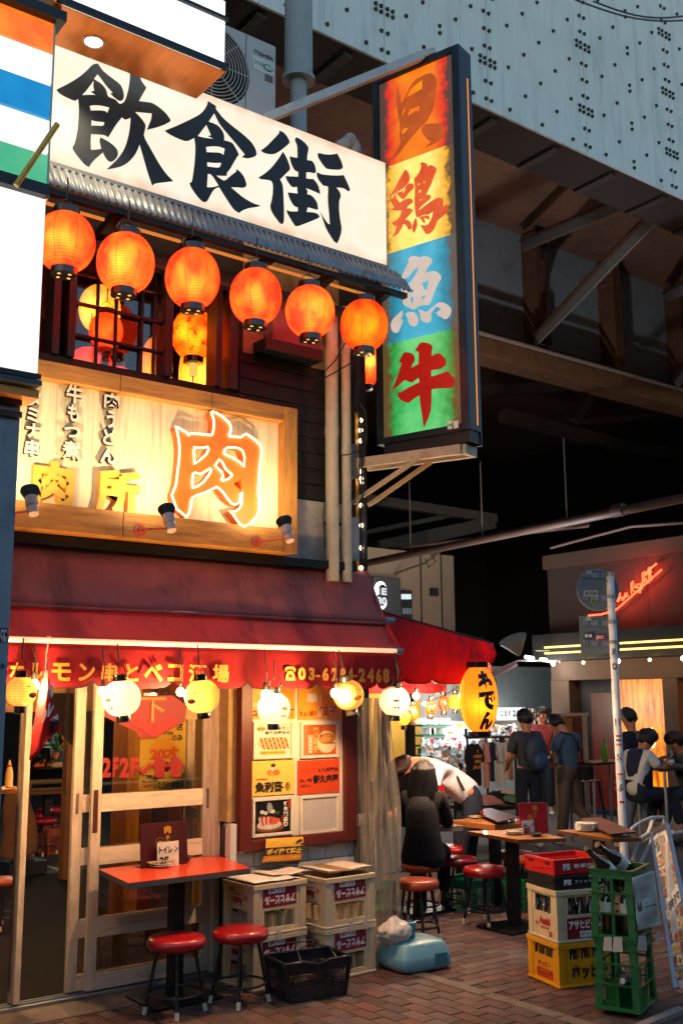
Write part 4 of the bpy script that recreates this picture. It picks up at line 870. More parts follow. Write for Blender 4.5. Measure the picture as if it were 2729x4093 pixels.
def vbot(x):
    for a, b in zip(nx, nx[1:]):
        if a <= x <= b:
            t = (x - a) / (b - a); return 1.935 + .045 * (abs(2 * t - 1) ** 7)
    return 1.95
def va(u, v):
    x = XA + u * (XB - XA - .02); zb_ = vbot(x) if v > .99 else 1.95
    z = 2.2 + (vbot(x) - 2.2) * v
    return Vector((x, 6.105 - .03 * v + .006 * v * math.sin(x * 9) + .003 * v * math.sin(x * 23), z))
MB().grid(va, 420, 7).build('valance', CV, aw, smooth='all', solid=.003)
val = kids(aw)[-1]
MB().tube([va(i / 420, 1) for i in range(0, 421)], .004, 5).build('valance_hem', mat('hem_dark', '4a1a1c', rough=.8), val)
YL = mat('yellow_print', 'e8932a', rough=.6, var=.04)
def vl(body, x0, y0, x1, y1, bold=.03): return ptxt(body, x0, y0, x1, y1, 6.07, YL, val, bold=bold, lift=.006)
for ch, a, b in (('ホ', 39, 96), ('ル', 117, 170), ('モ', 205, 283), ('ン', 313, 379), ('串', 405, 470), ('と', 500, 553), ('ベ', 575, 649), ('コ', 670, 731), ('酒', 753, 823), ('場', 849, 914)): vl(ch, a, 2648 + a * .01, b, 2718 + b * .012)
for ch, a, b in zip('03-6284-2468', (1190, 1232, 1262, 1286, 1322, 1354, 1386, 1414, 1430, 1465, 1500, 1528), (1222, 1258, 1278, 1314, 1348, 1382, 1412, 1426, 1460, 1494, 1524, 1556)):
    if ch == '-': vl(ch, a - 2, 2698, b, 2706, .04)
    else: vl(ch, a, 2668 + (a - 1190) * .012, b - 2, 2718 + (a - 1190) * .035, .05)
tz = MB(); c = on(1161, 2695, y=6.07)
def tp(dx, dz): return Vector((c.x + dx, 6.072, c.z + dz))
tz.prism([tp(-.042, -.042), tp(.042, -.042), tp(.034, .0), tp(.014, .022), tp(-.014, .022), tp(-.034, 0)], (0, .002, 0)); tz.prism([tp(-.044, .02), tp(-.044, .04), tp(-.025, .052), tp(.025, .052), tp(.044, .04), tp(.044, .02), tp(.028, .02), tp(.024, .034), tp(-.024, .034), tp(-.028, .02)], (0, .002, 0))
tz.build('telephone_symbol', YL, val); MB().cyl(tp(0, -.012) - Vector((0, .003, 0)), tp(0, -.012) - Vector((0, .001, 0)), .013, n=14).build('telephone_dial', CV, val)
# ---- side awning
sa = thing('side_awning', 'bright red side awning over the outdoor tables with scalloped edge', 'awning', (6.2, 7.5, 1.9))
AY = 6.8; P0, P1, P2 = on(1555, 2452, y=AY), on(1960, 2568, y=AY), on(1958, 2648, y=AY)
SA = cloth('canvas_side', 'c81e24', 1, trans=.35, dr='5a1c24')
zl = pz(1700, 2728, AY); zr = P2.z
def endp(u, v):
    x = 5.3 + (P1.x - 5.3) * u; zt_ = P0.z + (P1.z - P0.z) * (x - P0.x) / (P1.x - P0.x)
    t = min(1, max(0, (x - 6.45) / (P1.x - 6.45))); k = (x * 3.1) % 1
    zb_ = (zl - .01 + .035 * (abs(2 * k - 1) ** 5)) * (1 - t) + zr * t
    return Vector((x, AY + .03 * math.sin(5 * x + 3 * v) * v - .05 * math.sin(PI * v) * u, zt_ + (zb_ - zt_) * v))
MB().grid(endp, 90, 10).build('end_cloth', SA, sa, smooth='all', solid=.003)
MB().tube([endp(i / 90, 1) for i in range(91)], .006, 5).build('edge_piping', mat('piping_dark', '3a2026'), sa)
MB().tube([endp(i / 20, 0) for i in range(21)], .009, 5).build('top_piping', MATS['piping_dark'], sa)
def roofp(u, v): 
    a = endp(u, 0); return Vector((a.x, AY + v * 3.0, a.z + .0))
MB().grid(roofp, 20, 6).build('roof_cloth', SA, sa, smooth='all', solid=.003)
def fv(u, v):
    y = AY + u * 3.0; k = (y * 3) % 1
    return Vector((P1.x, y, P1.z - .01 - (.36 - .03 * (abs(2 * k - 1) ** 5)) * v))
MB().grid(fv, 80, 4).build('front_valance', SA, sa, smooth='all', solid=.003)
def bv(u, v):
    x = 5.3 + (P1.x - 5.3) * u; k = (x * 3.1) % 1
    return Vector((x, AY + .6, 2.2 - (.29 - .03 * (abs(2 * k - 1) ** 5)) * v))
MB().grid(bv, 80, 4).build('inner_valance', SA, sa, smooth='all', solid=.003)
MB().cyl((P1.x, AY - .02, P1.z - .02), (P1.x, AY + 3.1, P1.z - .02), .018, n=10).build('front_bar', GREYM, sa)
MB().cyl((5.3, AY + .3, 2.1), (P1.x, AY + .3, 2.18), .012, n=8).build('cross_bar', GREYM, sa)
MB().cyl((6.75, 9.6, 0), (6.75, 9.6, 2.35), .03, n=10).build('rear_pole', BLACKM, sa)
# =============== lanterns ===============
P_RED = papermat('paper_red', 'fa2c1c', 'ff6626', .62, .3, 62); P_DRK = papermat('paper_red_stained', 'ff3c0c', 'ff7a14', .6, .3, 75, .9); P_YEL = papermat('paper_yellow', 'e0a048', 'e0ac58', .5, .25, 70); P_WHT = papermat('paper_white', '9c8278', '947a70', .3, .35, 70); P_AMB = papermat('paper_amber', 'ffa030', 'ffb848', .6, .45, 60); P_CRM = papermat('paper_crimson', 'f0301c', 'ff6a14', .62, .18, 62)
CAPM = mat('lantern_cap', (.012, .012, .012), rough=.25, coat=.4)
def lantern(name, label, c, r, h, mt, power, col=(1, .62, .3), cap=.45, grp=None, tilt=0, wire=.12, tasselm=None, nrib=26, rx=None, holes=False):
    """round paper lantern: c is its centre"""
    c = Vector(c); t = thing(name, label, 'lantern', (c.x, c.y, c.z), 0, grp)
    M0 = Matrix.Translation(c) @ Matrix.Rotation(tilt, 4, 'Y'); place(t, c, M=M0)
    n = nrib; prof = []
    for i in range(n * 2 + 1):
        a = -PI / 2 + PI * i / (n * 2); a *= .86
        k = 1 - (.012 if i % 2 else 0)
        prof.append((r * math.cos(a) ** .85 * k, h / 2 * math.sin(a) / math.sin(PI / 2 * .86)))
    f = MB(); f.lathe(prof, (0, 0, 0), 40); f.f = [q for q in f.f if len(q) == 4]; f.mi = f.mi[:len(f.f)]
    sh = f.build('shade', mt, t, smooth='all', world=False)
    rc = r * cap
    for s in (1, -1):
        z = s * h / 2
        f = MB(); f.lathe([(rc * .93, z - s * .012), (rc, z - s * .008), (rc, z + s * .035), (rc * .9, z + s * .037)], (0, 0, 0), 24); cp = f.build('cap_ring', CAPM, t, smooth=True, world=False)
        if s < 0 and holes:
            for k in range(4):
                a = k * PI / 2 + .5; MB().cyl((rc * .55 * math.cos(a), rc * .55 * math.sin(a), z - .0375), (rc * .55 * math.cos(a), rc * .55 * math.sin(a), z - .039), .011, n=10).build('vent_hole', emat('vent_glow', 'ffb060', 1.5), cp, world=False)
    f = MB(); f.tube([(-rc, 0, h / 2 + .03), (-rc * .7, 0, h / 2 + .075), (0, 0, h / 2 + .1), (rc * .7, 0, h / 2 + .075), (rc, 0, h / 2 + .03)], .003, 5)
    if wire: f.cyl((0, 0, h / 2 + .1), (0, 0, h / 2 + .1 + wire), .005, n=5)
    f.build('hanger_wire', BLACKM, t, world=False)
    if tasselm:
        f = MB(); f.cyl((0, 0, -h / 2 - .04), (0, 0, -h / 2 - .14), .03, .036, n=12); tt = f.build('tassel', tasselm, t, world=False)
        MB().cyl((0, 0, -h / 2 - .1), (0, 0, -h / 2 - .3), .006, n=6).build('tassel_cord', mat('red_cord', 'c03a14'), tt, world=False)
    if power: l = lamp(t, M0 @ Vector((0, 0, -h * .1)) + Vector((-.3 * r, -.42 * r, 0)), power * .42, col, .045, 'lantern_bulb')
    return t
LG = 'red paper lanterns under the corrugated eave'
for i, (x, y, w, h, lab, mt, pw) in enumerate(((262, 968, 236, 250, 'half hidden behind the white sign tower, first red lantern of the eave row', P_RED, 9), (503, 1052, 230, 250, 'second red lantern from the left under the eave, glowing yellow low down', P_RED, 11), (770, 1113, 218, 250, 'third red lantern, hanging directly above the stained lantern in the window', P_RED, 8), (1022, 1186, 208, 235, 'fourth red lantern of the eave row, in front of the ochre stucco', P_RED, 8), (1239, 1246, 198, 215, 'fifth red lantern of the eave row, in front of the downpipe', P_RED, 10), (1455, 1301, 192, 212, 'deepest red lantern, last of the eave row beside the tall coloured sign', P_CRM, 6))):
    c = on(x, y, y=5.98); d = (c - CAM).dot(FWD); lantern('red_lantern', lab, c, w / 2 * d / FPX, h * .95 * d / FPX, mt, pw, grp=LG, holes=True, wire=.15, tilt=(.0, .03, -.02, .02, -.03, .02)[i])
# lanterns inside the upper room and beyond the corner
def inl(name, lab, x, y, w, h, Y, mt, pw, **k):
    c = on(x, y, y=Y); d = (c - CAM).dot(FWD); return lantern(name, lab, c, w / 2 * d / FPX, h * d / FPX, mt, pw, **k)
TS = emat('tassel_gold', 'ffd060', .9)
inl('patterned_lantern', 'stained orange lantern with glowing tassel hanging in the upper window', 775, 1338, 178, 200, 6.95, P_DRK, 9, tasselm=TS, wire=.3, grp='lanterns inside the upper room')
inl('indoor_lantern', 'bright indoor lantern seen high through the upper window grid', 400, 1235, 165, 190, 7.5, P_AMB, 12, wire=.3, grp='lanterns inside the upper room')
inl('indoor_lantern', 'lower right indoor lantern with tassel behind the window grid', 425, 1325, 135, 150, 7.2, P_RED, 6, tasselm=mat('tassel_dull', 'c89048'), wire=.2, grp='lanterns inside the upper room')
inl('indoor_lantern', 'indoor lantern cut off by the wooden board at the left of the window', 360, 1480, 190, 180, 7.4, P_RED, 6, wire=.2, grp='lanterns inside the upper room')
inl('indoor_lantern', 'small indoor lantern just showing above the board under the grid', 470, 1530, 130, 130, 7.6, P_RED, 4, wire=.2, grp='lanterns inside the upper room')
inl('paper_lantern', 'dim cream paper lantern behind the right side of the window grid', 625, 1470, 130, 250, 7.5, P_AMB, 3, wire=.2, grp='large paper lanterns inside')
pl = inl('paper_lantern', 'big orange paper lantern with black letters at the right of the upper window', 800, 1500, 170, 330, 7.3, P_AMB, 5, wire=.2, grp='large paper lanterns inside')
def wrap(t, body, r, h, ang, zc, w, hh, mt, bold=.05):
    """letters bent round a lantern: ang is the direction they face, w and hh their size"""
    uv, fs = glyphs(body, bold); me = bpy.data.meshes.new('lettering'); me.from_pydata([(u, v, 0) for u, v in uv], [], fs)
    bm = bmesh.new(); bm.from_mesh(me); bmesh.ops.triangulate(bm, faces=bm.faces)
    for _ in range(3):
        ed = [e for e in bm.edges if e.calc_length() > .16]
        if ed: bmesh.ops.subdivide_edges(bm, edges=ed, cuts=1)
        bmesh.ops.triangulate(bm, faces=bm.faces)
    for v in bm.verts:
        z = zc + (v.co.y - .5) * hh; s = max(-1, min(1, z / (h / 2))); a0 = math.asin(s * math.sin(PI / 2 * .86)) ; R_ = r * math.cos(a0) ** .85 + .0035
        a = ang + (v.co.x - .5) * w / r; v.co = Vector((R_ * math.cos(a), R_ * math.sin(a), z))
    bm.to_mesh(me); bm.free(); return link('lettering', me, mt, t)
def face_cam(t): p = wm(t).translation; return math.atan2(-p.y, -p.x)
fa = face_cam(pl); wrap(pl, 'ア', .145, .55, fa + .75, .1, .11, .13, INK); wrap(pl, 'メ', .145, .55, fa + .75, -.08, .11, .13, INK)
c = on(1474, 1470, y=6.75)
ls = lantern('long_lantern', 'long orange lantern squeezed behind the corner downpipe and tall sign', on(1470, 1440, y=6.75), .1, .46, P_RED, 10, grp=None, wire=.1)
# ---- faced lanterns and bulbs under the awning
FG = 'small paper lanterns with painted faces under the awning'
FI = mat('face_ink', '7a2410', rough=.6); FO = mat('beak_orange', 'e07a20'); FB = mat('bow_pink', 'e86a6a')
def face(t, r, h, da, kind):
    a = face_cam(t) + da
    def dot(dx, dz, rr, mt, nm='painted_eye', sx=1):
        me = MB(); vs = []
        for k in range(14):
            q = 2 * PI * k / 14; z = dz + rr * math.sin(q); s = max(-1, min(1, z / (h / 2))); R_ = r * math.cos(math.asin(s * .975)) ** .85 + .003
            b_ = a + (dx + sx * rr * math.cos(q)) / r; vs.append((R_ * math.cos(b_), R_ * math.sin(b_), z))
        me.add(vs, [tuple(range(14))]); me.build(nm, mt, t, world=False)
    dot(-.035, .03, .007, FI); dot(.035, .03, .007, FI)
    if kind == 'duck': dot(0, .0, .011, FO, 'painted_beak', 2.6); dot(0, -.006, .004, FI, 'painted_mouth', 4.5); dot(-.014, -.05, .01, FB, 'painted_bow'); dot(.014, -.05, .01, FB, 'painted_bow')
    else: dot(0, -.02, .016, FI, 'painted_mouth', 2.2); dot(0, -.012, .008, FO, 'painted_beak', 1.5)
fl = [(85, 2765, 62, P_YEL, 'yellow paper lantern at the left edge beside the red banner', .9, 'grin', 0, 5), (487, 2790, 76, P_WHT, 'white lantern with winking beaked face, in front of the sliding door', -.75, 'duck', -.12, 4), (808, 2783, 70, P_YEL, 'yellow lantern with toothy grin beside the right edge of the sliding door', -.7, 'grin', -.12, 5), (1094, 2832, 66, P_WHT, 'white lantern with beaked face seen side on, in front of the menu board', .75, 'duck', 0, 3), (1392, 2778, 62, P_YEL, 'yellow lantern with a red grin at the right side of the menu board', .6, 'grin', -.25, 5), (1577, 2802, 62, P_WHT, 'white lantern with bow tie and smiling beak at the awning corner', .15, 'duck', .05, 3)]
for (x, y, rp, mt, lab, da, kd, tl, pw) in fl:
    c = on(x, y, y=5.9); d = (c - CAM).dot(FWD); r = rp * d / FPX
    t = lantern('faced_lantern', lab, c, r, r * 1.86, mt, pw * .14, col=(1, .75, .4), grp=FG, tilt=tl, cap=.38, wire=.12, nrib=12); face(t, r, r * 1.86, da, kd)
BULB = emat('bulb_glow', (1, .74, .42), 26)
def bulb(lab, px, py, Y, r=.032, pw=14, top=None, x=None, grp='bare bulbs under the awning', tilt=0.):
    c = on(px, py, y=Y); t = thing('bare_bulb', lab, 'light bulb', c, 0, grp)
    f = MB(); f.sphere((0, 0, 0), r, 16, 10, (1, 1, 1.1)); f.build('glass', BULB, t, smooth=True, world=False)
    MB().lathe([(r * .45, r * .8), (r * .5, r * 1.1), (r * .55, r * 2.2), (r * .4, r * 2.5)], (0, 0, 0), 12).build('socket', CBM, t, smooth=True, world=False)
    tp_ = (top or 2.19) - c.z
    if tp_ > .1: MB().tube([(0, 0, r * 2.4), (.01, 0, r * 2.4 + (tp_ - r * 2.4) * .4), (-.006, .005, r * 2.4 + (tp_ - r * 2.4) * .7), (0, .02, tp_)], .005, 5).build('flex', CBM, t, world=False)
    lamp(t, c + Vector((-.005, -.052, -.03)), pw * 2.7, (1, .56, .23) if grp[-12:] != ' side awning' else (1, .7, .42), .02); return t
bulb('bare bulb behind the red banner at the left edge', 135, 2738, 5.97)
bulb('bare bulb half hidden behind the white winking lantern', 412, 2762, 6.0, .026)
bulb('bare bulb half hidden behind the yellow grinning lantern', 722, 2766, 6.0, .026)
bulb('bare bulb hanging beside the side-faced white lantern', 1062, 2778, 5.9)
bulb('bare bulb overlapping the yellow lantern right of the menu board', 1340, 2770, 5.85)
bulb('bare bulb touching the lantern at the awning corner', 1588, 2772, 5.85)
bulb('bare bulb under the side awning next to the corner lantern', 1662, 2782, 7.2, .03, 14, 2.0, grp='bare bulbs under the side awning')
bulb('bare bulb beside the large yellow lantern of the side awning', 1848, 2782, 7.0, .035, 16, 2.1, grp='bare bulbs under the side awning')
bulb('small bare bulb deep under the side awning', 1745, 2760, 8.6, .03, 14, 2.1, grp='bare bulbs under the side awning')
# large oden lantern
c = on(1912, 2795, y=6.62); od = lantern('tall_lantern', 'tall glowing yellow lantern with three large black letters at the side awning corner', c, .165, .56, papermat('paper_gold', 'ff9a20', 'ffac34', .6, .3, 55), 2.6, col=(1, .7, .3), cap=.6, wire=.03, nrib=22)
fa = face_cam(od)
for ch, z in (('お', .17), ('で', 0.0), ('ん', -.17)): wrap(od, ch, .165, .56, fa + .5, z - .01, .165, .16, INK, .09)
P_OR = papermat('paper_orange', 'ff4416', 'ff6a1c', .6, .6, 60)
for ch, x, y, lab, rot in (('お', 1647, 2852, 'first of three small red lanterns spelling a word on a string', .0), ('で', 1721, 2830, 'middle of three small red lanterns spelling a word on a string', .1), ('ん', 1772, 2813, 'last of three small red lanterns spelling a word, highest on the string', .0)):
    c = on(x, y, y=7.3); t = lantern('mini_lantern', lab, c, .052, .135, P_OR, 1.2, grp='small red lettered lanterns', cap=.5, wire=.02, nrib=8, tilt=rot); a = face_cam(t)
    wrap(t, ch, .052, .135, a, 0, .085, .1, emat('pale_outline', 'ffd890', .9), .22); 
    o = wrap(t, ch, .0535, .137, a, 0, .075, .09, INK, .1)
for x, y, lab in ((1818, 2805, 'orange lantern with pale flower marks beside the bare bulb'), (1612, 2868, 'orange flower lantern half hidden by the corner lantern')):
    c = on(x, y, y=7.3); t = lantern('flower_lantern', lab, c, .06, .14, papermat('paper_orange2', 'ff8a1c', 'ffa838', .6, .5, 60), 1.5, cap=.4, wire=.03, nrib=8, grp='orange flower lanterns')
    for k in range(5): wrap(t, '❀' if False else '✿', .06, .14, face_cam(t) + (-.4, .4, 0, -.3, .4)[k], (.035, .03, 0, -.03, -.035)[k], .035, .035, MATS['pale_outline'], .02)
pts = [on(1600, 2830, y=7.3), on(1650, 2812, y=7.3), on(1722, 2800, y=7.3), on(1775, 2780, y=7.3), on(1830, 2745, y=7.3)]
o = MB().tube(pts, .004, 5).build('lantern_cord', CBM); tag(o, 'thin black cord carrying the three small lettered lanterns', 'cord')
# =============== ground floor front ===============
DY = 6.7
DOORM = mat('door_timber', 'd8c6b0', rough=.6, var=.14, scale=5, stretch=(6, 6, 1), dirt='7a5c44', dirt_amt=.45, dscale=6, bump=.1)
DOORH = mat('door_timber_rail', 'd8c6b0', rough=.6, var=.14, scale=5, stretch=(1, 6, 6), dirt='7a5c44', dirt_amt=.45, dscale=6, bump=.1)
GL = glassmat('door_glass', (.93, .9, .86), mixg=.03)
def zz_(py, Y=DY, px=400): return pz(px, py, Y)
rails = [(zz_(3176), zz_(3245)), (zz_(3387), zz_(3456)), (zz_(3670), zz_(3744)), (zz_(3889), .03), (2.2, 2.1)]
def door(xl, xr, Y, lab):
    f = MB().box((xl, Y - .018, .03), (xl + .062, Y + .018, 2.2)); d = f.build('sliding_door', DOORM, bld, bevel=.003); d['label'] = lab
    MB().box((xr - .062, Y - .018, .03), (xr, Y + .018, 2.2)).build('stile', DOORM, d, bevel=.003)
    for a, b in rails: MB().box((xl + .063, Y - .016, b), (xr - .063, Y + .016, a)).build('rail', DOORH, d, bevel=.003)
    zs = sorted([v for r in rails for v in r])[1:-1]
    for a, b in zip(zs[::2], zs[1::2]):
        MB().box((xl + .063, Y - .002, a + .001), (xr - .063, Y + .002, b - .001)).build('pane', GL, d)
        MB().box((xl + .063, Y - .014, a + .0005), (xl + .07, Y - .004, b)).build('glazing_bead', DOORM, d)
    return d
xA0, xA1 = pxx(370, 3000, DY), pxx(842, 3000, DY)
dA = door(xA0, xA1, DY, 'front leaf of the sliding door with red floor numbers on its glass')
xB0 = pxx(296, 3000, DY + .05)
dB = door(xB0, xB0 + (xA1 - xA0), DY + .05, 'rear leaf of the sliding door just showing at the left')
f = MB(); f.box((xA0 + .012, DY - .024, zz_(3326)), (xA0 + .045, DY - .0185, zz_(3155))); f.build('finger_pull', mat('bronze_pull', '6b4638', rough=.4, metal=.6), dA, bevel=.003)
f = MB(); f.box((xA1 - .04, DY - .022, pz(820, 3230, DY)), (xA1 - .018, DY - .0185, pz(820, 3150, DY))); f.build('finger_pull', mat('steel_pull', '8a8078', rough=.4, metal=.6), dA, bevel=.003)
f = MB(); f.box((xB0 + .02, DY + .026, pz(310, 3255, DY)), (xB0 + .04, DY + .0315, pz(310, 3172, DY))); f.build('finger_pull', MATS['steel_pull'], dB, bevel=.003)
MB().cyl((xA0 + .03, DY - .026, pz(385, 3220, DY)), (xA0 + .03, DY - .024, pz(385, 3220, DY)), .005, n=10).build('keyhole', INK, dA)
f = MB(); f.box((1.4, DY - .06, .006), (4.0, DY - .03, .022)); f.box((1.4, DY + .0, .006), (4.0, DY + .01, .026)); f.box((1.4, DY + .05, .006), (4.0, DY + .06, .026)); f.build('door_track', GREYM, bld)
jm = DOORM
def col(x0, x1, y0, y1, Y, mt, nm, d0=-.03, d1=.1, ref=None):
    ym = (y0 + y1) / 2
    return MB().box((pxx(x0, ym, Y), Y + d0, max(.0, pz((x0 + x1) / 2, y1, Y))), (pxx(x1, ym, Y), Y + d1, pz((x0 + x1) / 2, y0, Y))).build(nm, mt, bld, bevel=.003)
MB().box((xA1 + .004, DY - .06, .02), (xA1 + .055, DY + .1, 2.3)).build('door_jamb', DOORM, bld, bevel=.003)
MB().box((xA1 + .06, DY - .05, 0), (xA1 + .115, DY + .1, 2.4)).build('dark_post', mat('dark_post', '1c1310'), bld)
xs0, xs1 = pxx(893, 3000, 6.58), pxx(944, 3000, 6.58)
MB().box((xs0, 6.52, pz(915, 3285, 6.55)), (xs1, 6.7, 2.3)).build('stucco_pilaster', STUCCO, bld, bevel=.004)
# tiles
zt_ = pz(915, 3290, 6.55)
for r in range(int(zt_ / .1)):
    for c_ in range(9):
        x = xs0 + .155 * c_ - (.07 if r % 2 else 0)
        a, b = max(x, xs0), min(x + .15, 5.155)
        if b - a > .02: MB().box((a, FY - .012 + (.001 * ((r * 7 + c_) % 3)), .005 + r * .1), (b, FY + .02, .1 + r * .1)).build('wall_tile', TILE, bld)
MB().box((xs0, FY - .004, 0), (5.155, FY + .028, zt_ - .02)).build('tile_grout', mat('grout', '8a8078', rough=.9), bld)
MB().box((xs0, 6.47, .0), (xs0 + .05, 6.56, zt_)).build('pier_edge', TILE, bld)
# left part: fixed glazing
for x in (30, 105, 118): pass
MB().box((pxx(96, 3000, DY), DY - .02, .03), (pxx(120, 3000, DY), DY + .03, 2.2)).build('side_post', DOORM, bld, bevel=.003)
MB().box((pxx(80, 3000, DY + .05), DY + .04, .03), (pxx(100, 3000, DY + .05), DY + .07, 2.2)).build('side_post', DOORM, bld, bevel=.003)
MB().box((1.2, DY + .03, .1), (pxx(96, 3000, DY), DY + .034, 2.2)).build('side_pane', GL, bld)
# print on the door glass
RP = mat('red_print', '8c1014', rough=.5)
GY_ = DY - .003
for ch, a, b in (('2', 405, 445), ('F', 522, 556)): ptxt(ch, a, 3028, b, 3108, GY_, RP, dA, bold=.05)
ptxt('F', 452, 3028, 474, 3106, GY_, RP, dA, bold=.05); ptxt('2', 478, 3028, 516, 3108, GY_, RP, dA, bold=.05)
def arrow(cx, cy, s):
    pts = [(0, -50), (38, 0), (20, 0), (20, 42), (-18, 42), (-18, 0), (-36, 0)]
    ps = [on(cx + x * s, cy + y * s, y=GY_) for x, y in pts]; MB().prism(ps, (0, -.001, 0)).build('printed_arrow', RP, dA)
arrow(638, 3066, 1.0); arrow(702, 3064, 1.0)
MB().prism([on(x, y, y=GY_) for x, y in ((556, 3060), (573, 3078), (600, 3048), (612, 3062), (575, 3098), (548, 3072))], (0, -.001, 0)).build('printed_zigzag', RP, dA)
pn = MB().prism([on(x, y, y=GY_) for x, y in ((408, 2860), (430, 2780), (690, 2780), (748, 2820), (738, 2885), (620, 2950), (560, 2952), (545, 2925))], (0, -.0012, 0)); pn.build('printed_pennant', mat('pennant_red', '8a0e12', rough=.5, alpha=.92), dA)
ptxt('下', 560, 2785, 665, 2890, GY_ - .003, mat('pennant_line', 'd8402c'), dA, bold=.03)
ptxt('下', 566, 2789, 660, 2882, GY_ - .005, mat('pennant_gold', 'd88a2c'), dA, bold=-.005)
f = MB(); f.prism([on(x, y, y=GY_ - .006) for x, y in ((545, 2870), (620, 2905), (690, 2865), (712, 2880), (622, 2948), (520, 2890))], (0, -.0012, 0)); f.build('printed_pennant', mat('pennant_red2', 'a8141a'), dA)
# smoking notice behind the glass
nt_ = thing('smoking_notice', 'yellow age notice poster taped behind the door glass with orange number twenty', 'poster', on(650, 3157, y=DY + .01))
NY = DY + .012
f = MB(); rect(f, 560, 2830, 742, 3160, NY, 0, .002); f.build('sheet', mat('notice_yellow', 'e8c44a', rough=.7, var=.05), nt_)
f = MB(); c = on(655, 2995, y=NY - .001); pts = []
for k in range(28):
    a = 2 * PI * k / 28; r = .1 * (1 + .1 * math.sin(7 * a)); pts.append((c.x + r * math.cos(a), NY - .001, c.z + r * .8 * math.sin(a)))
f.add(pts, [tuple(range(28))]); f.build('printed_cloud', mat('cloud_yellow', 'f0b030'), nt_)
ptxt('20才', 600, 2985, 715, 3038, NY - .003, mat('orange_num', 'e8662a'), nt_, bold=.06)
ptxt('店', 705, 2888, 732, 2920, NY - .003, INK, nt_, bold=.02); ptxt('の為', 688, 2935, 730, 2962, NY - .003, INK, nt_, bold=.02); ptxt('ng area', 655, 2925, 692, 2942, NY - .003, INK, nt_, bold=.02)
ptxt('ご来店', 568, 3095, 632, 3128, NY - .003, INK, nt_, bold=.03); ptxt('いただけません', 614, 3122, 735, 3152, NY - .003, INK, nt_, bold=.03); ptxt('NO!!', 574, 3135, 608, 3146, NY - .003, mat('orange_num', ''), nt_, bold=.03)
f = MB(); c = on(664, 3065, y=NY - .002); f.cyl((c.x, NY - .003, c.z), (c.x, NY - .002, c.z), .035, n=18); f.build('printed_jug', RP, nt_)
f = MB(); rect(f, 742, 2815, 795, 2875, DY + .01, -.001, .001); w_ = f.build('paper_slip', mat('paper_cream', 'e8cf9c'), nt_)
f = MB(); rect(f, 740, 3232, 795, 3275, DY + .012, -.001, .001); f.build('paper_slip', MATS['paper_cream'], nt_)
# =============== interior behind the doors ===============
FBLK = mat('curtain_black', '100a08', rough=.9); IN = mat('inner_wall', 'b8803c', rough=.8, var=.2, scale=3, dirt='5a3418', dscale=2); FL = mat('inner_floor', '100a07', rough=.9, spec=.15, var=.5, scale=5, bump=.15, bscale=60)
fl = MB().box((.45, 6.76, -.02), (5.15, 11.5, .012)).build('interior_floor', FL, bld)
MB().box((.45, 6.77, 2.5), (5.15, 11.5, 2.6)).build('interior_ceiling', mat('inner_ceiling', '6a4626'), bld)
for i, (x, c) in enumerate(((3.9, '7a4a22'), (4.03, 'b07a30'), (4.16, '5a3018'), (4.29, '3c2012'), (4.42, '6a3818'), (4.55, '4a2814'), (4.68, '7a5a2c'), (4.81, '3a1c10'), (4.96, '6a4020'))):
    MB().box((x, 8.3 + .02 * (i % 3), 0), (x + .12, 8.33 + .02 * (i % 3), 2.5)).build('wall_board', mat('board_%s' % 'abcdefghi'[i], c, rough=.6, var=.3, scale=4, stretch=(6, 6, 1)), bld)
wc = on(262, 3520, z=0); MB().box((wc.x - .06, wc.y - .06, .012), (wc.x + .06, wc.y + .06, 2.5)).build('timber_column', mat('column_timber', '6a4020', rough=.6, var=.3, scale=3, stretch=(6, 6, 1), bump=.3), bld, bevel=.01)
MB().tube([(wc.x - .08, wc.y - .07, 2.4), (wc.x - .08, wc.y - .075, 1.6), (wc.x - .1, wc.y - .07, 1.2), (wc.x - .08, wc.y - .07, .9)], .006, 6).build('column_cable', CBM, bld)
f = MB(); a = on(110, 3440, z=.012); b = on(240, 3480, z=.012); f.beam(a, b, .05, .02); f.build('sliding_track', GREYM, bld)
MB().prism([on(x, y, y=6.92) for x, y in ((203, 2770), (296, 2770), (296, 2985), (248, 2935), (228, 2880))], (0, .01, 0)).build('dark_curtain', FBLK, bld)
MB().box((.45, 11.4, 1.75), (5.15, 11.5, 2.6)).build('rear_lintel', IN, bld)
lamp(bld, (5.4, 13.6, 2.6), 40, (.95, 1, .8), .2, 'market_light')
lamp(bld, (2.6, 8.0, 2.35), 70, (1, .62, .28), .1, 'ceiling_lamp_light'); lamp(bld, (4.1, 7.5, 2.3), 45, (1, .6, .26), .1, 'ceiling_lamp_light'); lamp(bld, (3.2, 10.0, 2.35), 70, (1, .72, .4), .1, 'ceiling_lamp_light')
for x, y in ((3.3, 7.9), (3.72, 7.6), (2.7, 8.0)):
    o = MB().sphere((x, y, 2.1), .035, 12, 8).build('indoor_bulb', BULB, smooth=True); tag(o, {3.3: 'indoor bulb seen through the left of the door pennant', 3.72: 'indoor bulb reflected beside the yellow grinning lantern', 2.7: 'small indoor bulb above the open doorway'}[x], 'light bulb', 'indoor bulbs')
